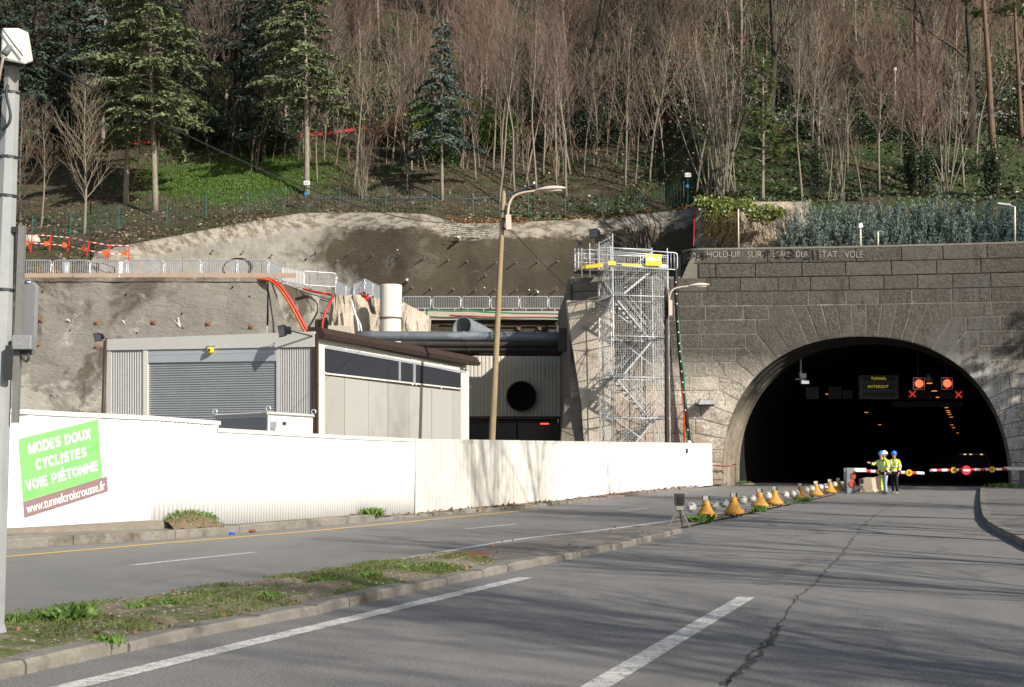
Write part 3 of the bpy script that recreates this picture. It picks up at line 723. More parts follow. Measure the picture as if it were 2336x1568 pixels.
def shotcrete(name, base, wet, pale, th=.47):
    t = NT(name)
    c = t.ramp(t.noise(.5, 6, .65), .3, .7, k(base, .85), k(base, 1.18))
    c = t.mix(t.ramp(t.noise(.17, 6, .62, (1, 1, 1.1), .5), th, th + .06), c, wet)
    c = t.mix(t.ramp(t.noise(.33, 7, .7, (1, 1, 1.3), .5), .55, .64), c, pale)
    c = t.mix(.08, c, t.ramp(t.noise(8, 4, .8), .35, .7, k(base, .5), k(base, 1.5)))
    t.bump(t.noise(2.6, 7, .68, (1, 1, 2.0)), .8, .12)
    return t, c
t, c = shotcrete('shotcrete_grey', (.215, .198, .168), (.095, .081, .06), (.36, .335, .29), .50); zz_ = t.math('ADD', t.math('MULTIPLY', t.math('SUBTRACT', 6.2, t.axis(2)), .16), t.math('MULTIPLY', t.math('SUBTRACT', t.noise(.3, 7, .68, (1, 1, 1.3), .6), .5), 3.6)); c = t.mix(t.math('MULTIPLY', t.ramp(zz_, .15, .4), t.ramp(t.math('MULTIPLY', t.axis(2), .2), .28, .62)), c, (.34, .315, .27)); SHG = t.done(c, .95, 0, .15)
t, c = shotcrete('shotcrete_brown', (.068, .056, .039), (.050, .041, .028), (.11, .095, .073), .50)
gx, gz_ = t.axis(0), t.axis(2)
m1 = t.math('ADD', t.math('MULTIPLY', t.math('SUBTRACT', -10.5, gx), .10), t.math('MULTIPLY', t.math('SUBTRACT', t.noise(.35, 7, .7, (1, 1, 1), .5), .5), 2.6))
c = t.mix(t.ramp(m1, -.1, .42), c, t.mix(t.ramp(t.noise(1.1, 5, .7), .35, .68), (.26, .245, .22), (.17, .155, .13)))
a = t.n('ShaderNodeAttribute'); a.attribute_name = 'tone'
edge = t.math('ADD', a.outputs['Fac'], t.math('MULTIPLY', t.math('SUBTRACT', t.noise(.9, 6, .75, (1, 1, 2)), .5), 1.5))
c = t.mix(t.ramp(edge, .42, .58), c, t.mix(t.ramp(t.noise(1.6, 6, .75, (.6, 1, 1)), .45, .58), (.29, .26, .21), (.125, .105, .08)))
SHB = t.done(c, .95, 0, .15)
def relief(p, amp=.10): return p + Vector((0, amp * noise.noise(Vector((p.x * .55, 1.7, p.z * .8))) + amp * .5 * noise.noise(Vector((p.x * 1.7, 5, p.z * 2.3))), 0))
# upper wall
uw = thing('retaining_wall', 'tall brown sprayed-concrete retaining wall below the wooded slope', 'retaining wall', (-4, 88, ZTER))
wu = [u for u in range(212, 1589, 8)] + [1588]
T = [topP(u) for u in wu]
def lip(P): h = P.z - ZTER; return h
mb = MB(); rws = []; tone = []
prof = [0, .12, .25, .4, .55, .7, .82, .9]
for kx in [('b', f) for f in prof] + [('l', 0), ('m', 0), ('t', 0), ('k', 0)]:
    row = []
    for P in T:
        h = max(.05, P.z - ZTER); cap = min(1.05, h * .5); L = Vector((P.x, P.y - cap * 1.0, P.z - cap))
        if kx[0] == 'b': q = Vector((L.x, L.y - .14 * (1 - kx[1]) * (L.z - ZTER), lerp(ZTER - .05, L.z, kx[1])))
        elif kx[0] == 'l': q = L
        elif kx[0] == 'm': q = L.lerp(P, .55) + Vector((0, 0, cap * .06))
        elif kx[0] == 't': q = P + Vector((0, -.05, .05))
        else: q = P + Vector((0, .5, .02))
        if kx[0] in 'b': q = relief(q)
        row.append(q)
    rws.append(row)
mb.grid(rws); nf = len(wu) - 1
tone = []
for i in range(len(rws) - 1): tone += [{0: 0, 1: 0, 2: 0, 3: 0, 4: 0, 5: 0, 6: .12, 7: .5, 8: .9, 9: 1, 10: 1}[i]] * nf
o = mb.build('wall_face', SHB, uw, 'raw', 0, None)
at_ = o.data.attributes.new('tone', 'FLOAT', 'POINT'); vals = []
for i in range(len(rws)): vals += [[0, 0, 0, 0, 0, .05, .12, .3, .62, .95, 1, 1][i]] * len(wu)
at_.data.foreach_set('value', vals); o.data.polygons.foreach_set('use_smooth', [True] * len(o.data.polygons))
def upper(u, v):
    """a point on the face of the upper wall under picture point (u, v)"""
    P = topP(u); h = P.z - ZTER; cap = min(1.05, h * .5); L = Vector((P.x, P.y - cap, P.z - cap)); y = L.y
    for _ in range(6):
        q = at(u, v, y); y = L.y - .14 * (L.z - q.z)
    return at(u, v, y)
NAIL = mat('soil_nail_steel', (.20, .19, .17), .6, .3, 12, .1, metal=.3)
def nail(q, n, ln, r, par, plate=True, m=None):
    mb = MB(); n = n.normalized(); mb.tube([q - n * .1, q + n * ln], r, 7)
    if plate: mb.tube([q + n * .02, q + n * .05], r * 3.2, 4)
    return mb.build('soil_nail', m or NAIL, par)
e6 = lambda x, y: ((860 + x / 2.92) / 1.2397, (500 + y / 2.92) / 1.2397)
for x, y, ln in ((100, 628, .35), (375, 640, .35), (568, 652, .4), (795, 660, .55), (990, 675, .75), (1190, 690, .6), (1345, 700, .5), (1585, 708, .6), (1752, 708, .6), (1930, 705, .5), (2095, 698, .65), (1500, 818, .45), (893, 915, .45), (1048, 927, .4), (1235, 933, .35), (1415, 938, .5), (1578, 938, .4), (1755, 935, .5), (1915, 937, .5), (2085, 935, .5)):
    nail(upper(*e6(x, y)), Vector((0, -1, .1)), ln * 1.5, .035, uw)
for u, v, ln in ((486, 573, .3), (555, 575, .3), (620, 583, .3), (700, 590, .3), (770, 597, .3)): nail(upper(u, v), Vector((0, -1, .1)), ln, .035, uw)
for u, v, ln, r in (((860 + 1275 / 2.92) / 1.2397, (500 + 527 / 2.92) / 1.2397, .95, .09), ((860 + 850 / 2.92) / 1.2397, (500 + 870 / 2.92) / 1.2397, .5, .09), ((860 + 1925 / 2.92) / 1.2397, (500 + 968 / 2.92) / 1.2397, .4, .08)):
    mb = MB(); q = upper(u, v); mb.tube([q + Vector((0, .1, 0)), q + Vector((.05, -ln, .1))], r, 10); mb.build('drain_pipe', mat('drain_pipe_grey', (.5, .49, .46), .6, .1, 5, 0), uw)
mb = MB()
for u, v in ((907, 571), (1105, 657), (1334, 589), (1207, 662), (1461, 651)): mb.sphere(upper(u, v) + Vector((0, -.04, 0)), .055, 8, 6)
mb.build('survey_target', M['white'], uw)

# lower left wall with its return, and lower right wall
lw = thing('retaining_wall', 'pale grey stained sprayed-concrete wall standing behind the shed on the left', 'retaining wall', (-25, 69, 0))
rws = []
for i in range(25):
    z = lerp(-.1, ZTER - .04, i / 24); rws.append([relief(Vector((x, 69.2 - .02 * (ZTER - z), z)), .08) for x in [-60 + 46.1 * j / 120 for j in range(121)]])
MB().grid(rws).build('wall_face', SHG, lw, 'raw')
rws = []
RE = even(EDGE[1:5], 40)
for i in range(16):
    z = lerp(-.1, ZTER - .04, i / 15); rws.append([Vector((p.x + .05 * (ZTER - z) * .2 + .12 * noise.noise(Vector((p.y * .7, z * .7, 2))), p.y - .02 * (ZTER - z), z)) for p in RE])
MB().grid(rws).build('return_face', SHG, lw, 'raw')
ll = MB(); ll.grid([[Vector((x, y, z + .03 * noise.noise(Vector((x, 0, 3))))) for x in [-60 + 46.2 * j / 90 for j in range(91)]] for y, z in ((69.12, ZTER - .22), (69.10, ZTER + .02), (69.45, ZTER + .03))])
ll.build('top_lip', SHG, lw, 'raw')
lh, ln_ = plane((-60, 69.2), (-13.9, 69.2))
e5 = lambda x, y: ((x / 2.376) / 1.2397, (560 + y / 2.376) / 1.2397)
RUST = mat('rusty_plate', (.26, .13, .075), .85, .3, 14, .2)
for x, y in ((278, 820), (653, 838), (1035, 835), (1402, 845), (1690, 865), (268, 990), (652, 1000), (352, 1325)):
    q = lh(*e5(x, y)); mb = MB(); mb.box(q + Vector((0, -.09, 0)), (.26, .05, .22), 0, 0, .15); mb.tube([q, q + Vector((0.02, -.24, .02))], .045, 8); mb.build('anchor_plate', RUST, lw)
HOLE = NT('drain_hole').done((.02, .018, .015), .9)
for x, y in ((470, 820), (835, 825), (1230, 875), (460, 980), (925, 908), (475, 892), (540, 1328), (1680, 662), (1565, 600), (290, 630), (850, 650), (1225, 778)):
    q = lh(*e5(x, y)); mb = MB(); mb.tube([q + Vector((0, .1, 0)), q + Vector((0, -.11, .01))], .045, 8); mb.build('drain_hole', HOLE, lw)
LIME = mat('lime_run', (.56, .52, .46), .9, .12, 8, 0)
mb = MB()
for x, y, pts in ((470, 820, [(-25, 0), (-5, 8), (8, 20), (2, -6)]), (835, 825, [(-14, -2), (2, 18), (12, 30), (6, 0)]), (1225, 870, [(-65, -62), (-35, -28), (-15, 0), (-6, -10), (-20, -70), (-28, -60), (-25, -25)]), (460, 980, [(-20, -12), (0, 8), (5, -2)])):
    mb.add([lh(*e5(x + a, y + b), .115) for a, b in pts], [tuple(range(len(pts)))])
mb.build('lime_streak', LIME, lw)
rw = thing('retaining_wall', 'low brown sprayed-concrete wall with a pale beam, behind the steel pipes', 'retaining wall', (-2, 85.6, 0))
rws = []
for i in range(20):
    z = lerp(-.1, ZTER - .6, i / 19); rws.append([relief(Vector((x, 85.7, z)), .08) for x in [-8 + 11.2 * j / 50 for j in range(51)]])
MB().grid(rws).build('wall_face', SHB, rw, 'raw')
mb = MB(); mb.box((-2.4, 85.75, ZTER - .31), (11.3, .7, .62)); mb.build('top_beam', M['paleblock'], rw, False, .02)
lh2, _ = plane((-8, 85.7), (3, 85.7))
for x, y in ((1432, 1240), (1770, 1248), (1940, 1248), (2120, 1255)):
    q = lh2(*e6(x, y)); mb = MB(); mb.box(q + Vector((0, -.09, 0)), (.3, .06, .3), 0, 0, .2); mb.tube([q, q + Vector((-.02, -.35, .03))], .05, 8); mb.build('anchor_plate', RUST, rw)
# rock face above the portal and ledge
mb = MB(); rws = []
for i in range(26):
    t_ = i / 25; row = []
    for j in range(70):
        u = lerp(1586, 1850, j / 69); b = topP(u)
        foot = Vector((b.x * 71.2 / b.y, 71.2, 12.7)); q = foot.lerp(b, t_); q.z = lerp(12.7, b.z + .05, t_ ** .8)
        am = .5 * sin(pi * t_); nv = Vector((q.x * .7, q.z * .9, 4)); q += Vector((.5, -1, .2)) * am * (noise.noise(nv) + .6 * noise.noise(nv * 2.6) + .35 * noise.noise(nv * 6)); row.append(q)
    rws.append(row)
mb.grid(rws)
bk_ = []
for i in range(12):
    t_ = i / 11; bk_.append([Vector((b.x * 72.4 / b.y, 72.4, 12.5)).lerp(b, t_) + Vector((0, 0, .25 * sin(pi * t_))) for b in [topP(u) for u in range(1770, 2600, 12)]])
struct(MB().grid(bk_), 'earth_bank', HILLM, 'raw')
ROCK = mat('crumbling_rock', (.30, .25, .18), .95, .35, 1.2, .9, 5, dirt=((.085, .065, .04), .8, .5, (1, 1, .45)))
tag(mb.build('rock_face', ROCK, None, 'raw'), 'crumbling pale rock bank with dry roots above the tunnel portal', 'rock bank', kind='thing')
struct(MB().grid([[Vector((x, y, ZT - .35)) for x in (9.5, 20, 34, 44)] for y in (68.5, 72.5)]), 'portal_ledge', mat('ledge_earth', (.12, .10, .06), .95, .3, 1, .4, 8))
mb = MB(); mb.add([Vector((13.2, 71.2, 11)), Vector((13.4, 89, 11)), Vector((13.4, 89, 19.4)), Vector((13.0, 74.5, 17.0)), Vector((13.2, 71.5, 15.2))], [(0, 1, 2, 3, 4)])
tag(mb.build('concrete_end_wall', COPE), 'dark end face of the excavation beside the ivy and the rock bank', 'wall', kind='thing')

# ================================================================== the shed and the hut in front of it
Lp, Cp, Rp = at(243, 1039, 45.5), at(718, 1039, 43.0), at(1066, 1039, 52.6)
hf, nf_ = plane((Lp.x, Lp.y), (Cp.x, Cp.y)); hr, nr_ = plane((Cp.x, Cp.y), (Rp.x, Rp.y))
shed = thing('site_shed', 'cream panel site shed with a steel roller shutter and a dark brown roof edge', 'shed', (Cp.x - 3, Cp.y + 3, 0))
def face(hit, n, poly, off, th, name, m, par=shed, smooth_=False):
    return MB().prism([hit(u, v, off) for u, v in poly], n * -th).build(name, m, par, smooth_)
def ribbed(hit, n, u0, u1, vt0, vt1, vb0, vb1, off, nrib, dep, name, m, par=shed):
    A, B = [], []; T0, T1, B0, B1 = hit(u0, vt0), hit(u1, vt1), hit(u0, vb0), hit(u1, vb1)
    for i in range(nrib * 4 + 1):
        t_ = i / (nrib * 4); o = n * (off + (dep if i % 4 in (1, 2) else 0)); A.append(B0.lerp(B1, t_) + o); B.append(T0.lerp(T1, t_) + o)
    return MB().strip(A, B).build(name, m, par)
GREY = mat('grey_cladding', (.34, .335, .32), .55, .06, 1, 0)
LGREY = mat('pale_grey_cladding', (.47, .455, .42), .5, .05, 1, 0)
SHUT = mat('steel_shutter', (.35, .365, .37), .4, .1, 2, 0, metal=.4, spec=.5)
VB = 1075
# solid core so that the shed is closed
core = [hf(246, VB), hf(717, VB), hr(1062, VB)]; q = core[0] + (core[2] - core[1])
tops = [hf(246, 772), hf(717, 757), hr(1062, 812)]; tq = tops[0] + (tops[2] - tops[1])
ins = lambda p: p + (nf_ + nr_) * -.06
mb = MB(); bt = [ins(p) for p in core] + [q]; tp = [ins(p) - Vector((0, 0, .1)) for p in tops] + [tq - Vector((0, 0, .1))]
mb.add(bt + tp, [(0, 1, 5, 4), (1, 2, 6, 5), (2, 3, 7, 6), (3, 0, 4, 7), (4, 5, 6, 7)]); mb.build('wall', M['beige'], shed)
# front
face(hf, nf_, [(243, 775), (720, 757), (720, 792), (243, 800)], .10, .3, 'fascia', LGREY)
ribbed(hf, nf_, 247, 335, 796, 794, VB, VB, .02, 16, .025, 'cladding', GREY)
face(hf, nf_, [(246, 796), (256, 796), (256, VB), (246, VB)], .06, .06, 'corner_trim', LGREY)
face(hf, nf_, [(329, 794), (339, 794), (339, VB), (329, VB)], .07, .1, 'door_jamb', M['cream'])
face(hf, nf_, [(339, 794), (632, 783), (632, 824), (339, 828)], .05, .16, 'shutter_box', mat('shutter_box', (.33, .35, .37), .5, .08, 1, 0))
face(hf, nf_, [(339, 809), (632, 802), (632, 804), (339, 811)], .056, .03, 'shutter_box_seam', M['galv'])
a_, b_ = hf(339, 828), hf(632, 824); zb_ = hf(500, VB).z
rws = []
nS = 46
for i in range(nS * 4 + 1):
    t_ = i / (nS * 4); o = nf_ * (-.02 + .035 * max(0, sin(i * pi / 2 * 1.0 + .4))); z = lerp(a_.z - .02, zb_, t_); rws.append([Vector((a_.x, a_.y, z)) + o, Vector((b_.x, b_.y, z)) + o])
MB().grid(rws).build('roller_shutter', SHUT, shed)
face(hf, nf_, [(632, 783), (640, 783), (640, VB), (632, VB)], .05, .1, 'door_jamb', LGREY)
ribbed(hf, nf_, 640, 714, 785, 782, VB, VB, .02, 14, .025, 'cladding', GREY)
mb = MB(); p = hf(244, 790, .1); mb.tube([Vector((p.x, p.y, .1)), Vector((p.x, p.y, p.z + .2))], .07, 8); mb.build('downpipe', M['brown'], shed, True)
q = hf(484, 800, .12); bc = MB(); bc.lathe([(.02, 0), (.09, .0), (.12, .04), (.12, .17), (.08, .22), (.01, .24)], 14)
bc.v = [(q.x + x * 1.0, q.y + .1 - z * 1.1, q.z + y) for x, y, z in bc.v]; bo = bc.build('beacon', M['yellow'], shed, True)
mb = MB(); mb.tube([q + Vector((0, -.16, 0)), q + Vector((0, -.19, 0))], .05, 10); mb.build('beacon_lens', M['dark'], bo)
mb = MB(); mb.box(q + Vector((.05, .0, .17)), (.3, .12, .05)); mb.build('beacon_bracket', M['galv_dull'], bo)
# right-hand side
face(hf, nf_, [(713, 790), (719, 790), (719, VB), (713, VB)], .09, .1, 'corner_post', M['brown'])
face(hr, nr_, [(719, 762), (724, 763), (724, VB), (719, VB)], .06, .12, 'corner_post', M['brown'])
face(hr, nr_, [(724, 768), (738, 770), (738, VB), (724, VB)], .05, .1, 'corner_trim', M['cream'])
face(hr, nr_, [(738, 772), (1047, 838), (1047, 851), (738, 789)], .045, .1, 'eaves_panel', M['cream'])
pb = [738, 785, 840, 884, 932, 984, 1032, 1062]
for i, (a, b) in enumerate(zip(pb, pb[1:])):
    tv = lambda u: 857 + (u - 738) * (897 - 857) / (1062 - 738)
    face(hr, nr_, [(a + .4, tv(a)), (b - .4, tv(b)), (b - .4, VB), (a + .4, VB)], .02 + .004 * (i % 2), .06, 'wall_panel', mat('wall_panel_%s' % ('pale' if i % 3 else 'warm'), (.35, .338, .305) if i % 3 else (.33, .315, .28), .5, .04, .6, 0))
face(hr, nr_, [(1050, 845), (1068, 849), (1068, VB), (1050, VB)], .04, .1, 'corner_trim', M['cream'])
wn = face(hr, nr_, [(738, 791), (1060, 850), (1060, 887), (738, 850)], .02, .03, 'window', M['glass'])
wn2 = lambda poly, off, nm, m_: MB().prism([hr(u, v, off) for u, v in poly], nr_ * -.03).build(nm, m_, wn)
wn2([(908, 824), (912, 825), (912, 872), (908, 871)], .05, 'mullion', M['galv_dull']); wn2([(941, 830), (946, 831), (946, 876), (941, 875)], .05, 'mullion', M['galv_dull'])
wn2([(738, 788), (1060, 848), (1060, 852), (738, 795)], .05, 'frame', mat('film_strip', (.30, .31, .33), .3, .05, 2, 0)); wn2([(738, 850), (1060, 887), (1060, 890), (738, 854)], .05, 'sill', M['cream'])
mb = MB()
for u, v in ((739, 788), (786, 796), (825, 801), (876, 808), (938, 818), (945, 819), (1003, 829), (1056, 838), (738, 848), (784, 854), (825, 860), (874, 866), (938, 875), (947, 875), (1004, 882), (1054, 888)):
    q = hr(u, v + 3, .06); mb.sphere(q, .035, 6, 5)
mb.build('fixing_button', M['white'], wn)
# roof: brown lipped eave along the right-hand side
A_, B_ = hr(722, 765, 0), hr(1079, 826, 0); up = Vector((0, 0, 1)); d0 = (B_ - A_).normalized()
mb = MB(); prof_ = [(.34, -.16), (.40, -.02), (.30, .02), (.30, .10), (.22, .13), (.22, .20), (.10, .24), (-.4, .26), (-.4, -.1), (.1, -.16)]
E0 = hr(722, 762); E1 = hr(1075, 826); E1 = E1 + (E1 - E0).normalized() * .15
mb.grid([[E0 + nr_ * a + up * b for a, b in prof_] + [E0 + nr_ * prof_[0][0] + up * prof_[0][1]], [E1 + nr_ * a + up * b for a, b in prof_] + [E1 + nr_ * prof_[0][0] + up * prof_[0][1]]])
mb.add([E0 + nr_ * a + up * b for a, b in prof_], [tuple(range(10))]); mb.add([E1 + nr_ * a + up * b for a, b in prof_], [tuple(range(10))])
mb.build('roof_edge', M['brown'], shed)
mb = MB(); rp = [tops[0], tops[1], E1 + up * .15, tops[0] + (E1 - E0) + up * .0]; mb.prism([p - up * .06 for p in rp], (0, 0, -.1)); mb.build('roof', M['brown'], shed)
def floodlight(pos, aim, label, stem, sc=1.0):
    f_ = thing('floodlight', label, 'floodlight', pos); a = Vector(aim).normalized(); s_ = a.cross(Vector((0, 0, 1))).normalized(); u_ = s_.cross(a)
    P = lambda x, y, z: Vector(pos) + (s_ * x + u_ * y + a * z) * sc
    mb = MB(); fr = [P(-.26, -.2, .05), P(.26, -.2, .05), P(.26, .2, .05), P(-.26, .2, .05)]; bk = [P(-.14, -.11, -.14), P(.14, -.11, -.14), P(.14, .11, -.14), P(-.14, .11, -.14)]
    mb.add(fr + bk, [(0, 1, 2, 3), (4, 5, 6, 7), (0, 1, 5, 4), (1, 2, 6, 5), (2, 3, 7, 6), (3, 0, 4, 7)]); mb.build('housing', M['black'], f_, False, .01)
    mb = MB(); mb.prism([P(-.22, -.16, .062), P(.22, -.16, .062), P(.22, .16, .062), P(-.22, .16, .062)], a * -.006 * sc); mb.build('lens', mat('flood_lens', (.22, .23, .24), .2, .05, 3, 0), f_)
    mb = MB()
    for i in range(5): mb.box(P(0, -.1 + .05 * i, -.17), (.24 * sc, .012 * sc, .06 * sc))
    mb.tube([P(-.29, 0, -.03), P(-.29, 0, -.2), P(.29, 0, -.2), P(.29, 0, -.03)], .012 * sc, 5); mb.build('bracket', M['black'], f_)
    mb = MB(); mb.tube([P(0, 0, -.2), Vector(stem)], .025 * sc, 6); mb.build('arm', M['dark'], f_); return f_
q = hf(668, 760, .75); floodlight(q, (-.8, -.55, -.15), 'black floodlight on an arm at the shed corner, beside the brown roof edge', hf(716, 768, .1), 1.05)
q = hf(241, 772, .45); floodlight(q, (-.5, -.8, -.25), 'small dark floodlight at the far left end of the shed roof', hf(250, 776, .05), .8)
# small prefabricated hut
h0, h1, h2 = at(488, 1039, 37.4), at(610, 1039, 35.0), at(714, 1039, 37.6)
ha, na = plane((h0.x, h0.y), (h1.x, h1.y)); hb_, nb = plane((h1.x, h1.y), (h2.x, h2.y))
hut = thing('site_hut', 'small white lifting-eye cabin poking up behind the stepped hoarding', 'cabin', (h1.x, h1.y + 1.2, 0))
ztop_ = ha(609, 943).z
h3 = h0 + (h2 - h1); mb = MB(); P4 = [h0, h1, h2, h3]
i_ = [p.lerp((h1 + h3) / 2, .015) for p in P4]
mb.add([Vector((p.x, p.y, 0)) for p in i_] + [Vector((p.x, p.y, ztop_ - .03)) for p in i_], [(0, 1, 5, 4), (1, 2, 6, 5), (2, 3, 7, 6), (3, 0, 4, 7), (4, 5, 6, 7)]); mb.build('body', M['white'], hut)
L0 = Vector((h0.x, h0.y, 0)); n_r = 44
A, B = [], []
for i in range(n_r * 2 + 1):
    t_ = i / (n_r * 2); o = na * (.0 + .014 * (i % 2)); p = h0.lerp(h1, t_); A.append(Vector((p.x, p.y, .1)) + o); B.append(Vector((p.x, p.y, ztop_ - .1)) + o)
MB().strip(A, B).build('ribbed_side', GREY, hut)
mb = MB(); rim = [Vector((p.x, p.y, ztop_)) for p in P4]
for a, b in zip(rim, rim[1:] + rim[:1]): mb.tube([a, b], .05, 4)
mb.build('roof_rim', M['cream'], hut)
mb = MB()
for p in (h0, h1, h2): mb.tube([Vector((p.x + .07 * cos(q_) , p.y, ztop_ + .13 + .07 * sin(q_))) for q_ in [i * pi / 4 - .8 for i in range(8)]], .018, 5)
mb.build('lifting_eye', M['galv'], hut)
q = hb_(622, 973, .03); mb = MB(); mb.box(q + Vector((0, -.04, .03)), (.16, .12, .2)); mb.box(q + Vector((0, -.05, -.16)), (.1, .07, .22)); mb.build('socket', M['galv_dull'], hut)
q = hb_(648, 971, .03); mb = MB(); mb.box(q + Vector((0, -.03, .0)), (.17, .08, .34)); mb.build('junction_box', M['box'], hut); mb = MB(); mb.box(q + Vector((0, -.08, .06)), (.1, .03, .09)); mb.build('junction_box_window', M['dark'], hut)
# ================================================================== things in the pit
PIPE = mat('steel_strut', (.15, .17, .19), .45, .22, 1.5, .1, metal=.35, dirt=((.30, .32, .33), .8, .58, (.3, 1, 1)))
PIPED = mat('shaded_rusty_strut', (.055, .048, .042), .6, .35, 1.2, .1, metal=.2, dirt=((.14, .07, .035), .8, .58))  # rust, with the shade on the lower struts painted in
for i, (v, y, r, m, lb) in enumerate(((770, 71.5, .30, PIPE, 'thick grey steel strut pipe spanning the pit, the uppermost'), (786, 74.2, .27, PIPED, 'dark rusty strut pipe just below the grey one'), (797, 77.0, .27, PIPED, 'dark strut pipe second from the bottom of the stack'), (805, 79.4, .24, PIPED, 'dark strut pipe lowest in the stack, over the cladding'))):
    a, b = at(815, v - 3, y), at(1300, v, y); p = thing('strut_pipe', lb, 'pipe', a, 'steel strut pipes across the pit')
    MB().tube([a.lerp(b, t_ / 12) for t_ in range(13)], r, 16).build('tube', m, p, True)
    for t_ in (.22, .5, .74, .96): c = a.lerp(b, t_ + .013 * i); d = (b - a).normalized(); MB().tube([c - d * .09, c + d * .09], r * 1.09, 16).build('coupling', m, p, False)
    if i == 0: MB().box(b + Vector((-.2, 0, -.15)), (.9, .8, 1.3)).build('end_bracket', mat('end_bracket', (.10, .08, .06), .8, .2, 3, .3), p, False, .02)
# galvanised duct mouth
dz = MB(); a = at(1054, 747, 76.5); d = Vector((.45, .72, -.16)).normalized(); s_ = d.cross(Vector((0, 0, 1))).normalized(); u_ = s_.cross(d)
def cyl_open(mb, a, d, L, r, th, n=26):
    s1 = d.cross(Vector((0, 0, 1))).normalized(); u1 = s1.cross(d); rows = []
    for dd, rr in ((L, r - th), (0, r - th), (0, r), (L, r)):
        rows.append([a + d * dd + (s1 * cos(2 * pi * j / n) + u1 * sin(2 * pi * j / n)) * rr for j in range(n + 1)])
    return mb.grid(rows)
cyl_open(dz, a, d, 2.6, .70, .05)
for i in range(1, 5): cyl_open(dz, a + d * i * .5, d, .06, .73, .02)
tag(dz.build('duct', mat('galv_duct', (.46, .49, .52), .35, .12, 3, 0, metal=.6, spec=.5), None, 'raw'), 'open-ended galvanised round duct lying above the strut pipes', 'duct')
# cream clad wall with a round opening and dark doorway below
cw = thing('clad_wall', 'cream corrugated wall with a big round black duct opening, below the strut pipes', 'wall', (-.4, 81.5, 0))
hc, nc = plane((-5, 81.5), (5, 81.5))
X0, X1, Z0c, Z1c = at(1062, 900, 81.5).x, at(1297, 900, 81.5).x, at(1100, 951, 81.5).z, at(1100, 795, 81.5).z
cc = hc(1190, 905); rad = 1.02
mb = MB(); nn_ = 108; cols = []
for i in range(nn_ + 1):
    x = lerp(X0, X1, i / nn_); o = .05 if i % 4 in (0,) else 0; cols.append((x, 81.5 + o))
for (xa, ya), (xb, yb) in zip(cols, cols[1:]):
    xm = (xa + xb) / 2; h = rad ** 2 - (xm - cc.x) ** 2
    segs = [(Z0c, Z1c)] if h <= 0 else [(Z0c, cc.z - sqrt(h)), (cc.z + sqrt(h), Z1c)]
    for z0_, z1_ in segs: mb.add([(xa, ya, z0_), (xb, yb, z0_), (xb, yb, z1_), (xa, ya, z1_)], [(0, 1, 2, 3)])
mb.build('cladding', mat('cream_cladding', (.50, .475, .40), .6, .05, 1, 0), cw)
mb = MB(); cyl_open(mb, cc + Vector((0, -.35, 0)), Vector((0, 1, 0)), 4, rad + .02, .06, 36); mb.build('duct_collar', mat('duct_collar', (.16, .15, .13), .6, .2, 3, 0), cw, 'raw')
mb = MB(); mb.tube([cc + Vector((0, 1.2, 0)), cc + Vector((0, 1.3, 0))], rad, 30); mb.build('duct_dark_disc', NT('duct_dark').done((.012, .012, .012), .9), cw)  # black disc stands in for the unlit inside of the duct
mb = MB(); zt = Z0c; mb.box(((X0 + X1) / 2, 81.35, zt - .08), (X1 - X0, .3, .2)); mb.box(((X0 + X1) / 2, 81.38, zt - .32), (X1 - X0, .25, .08)); mb.build('lintel', M['brown'], cw)
DOOR = mat('dark_doors', (.022, .026, .036), .22, .3, 1.2, 0, dirt=((.05, .062, .085), 2.5, .56, (1, 1, .2)))
for i in range(2):
    xa, xb = lerp(X0, X1, i / 2) + .05, lerp(X0, X1, (i + 1) / 2) - .05
    mb = MB(); mb.box(((xa + xb) / 2, 81.6, zt / 2 - .2), (xb - xa, .1, zt - .4)); mb.build('door', DOOR, cw)
mb = MB(); q = hc(1242, 967, .1); mb.box(q, (.55, .05, .07)); mb.build('red_light', emit('red_glow', (1, .05, .03), 3), cw)
# white round column
cb = at(891, 757, 73.5); col = thing('column', 'tall white round concrete column rising behind the shed roof', 'column', (cb.x, cb.y, 0))
rc = 25.3 / F * 73.5; zc_ = at(891, 727, 73.5).z; zt_ = at(891, 651, 73.5).z
WC = mat('white_column', (.66, .61, .52), .8, .06, 1.2, .15, 12, dirt=((.30, .25, .19), .55, .63, (1, 1, .25)))
MB().lathe([(rc * .95, 0), (rc * .95, zc_ - .02)], 32, (cb.x, cb.y, 0)).build('lower_drum', WC, col, False)
MB().lathe([(rc, zc_ + .05), (rc, zt_ - .03), (rc - .03, zt_)], 32, (cb.x, cb.y, 0)).build('upper_drum', WC, col, False)
MB().lathe([(rc * 1.03, zc_ - .03), (rc * 1.03, zc_ + .05)], 32, (cb.x, cb.y, 0)).build('collar', mat('collar_stain', (.12, .09, .065), .9, .2, 4, 0), col)
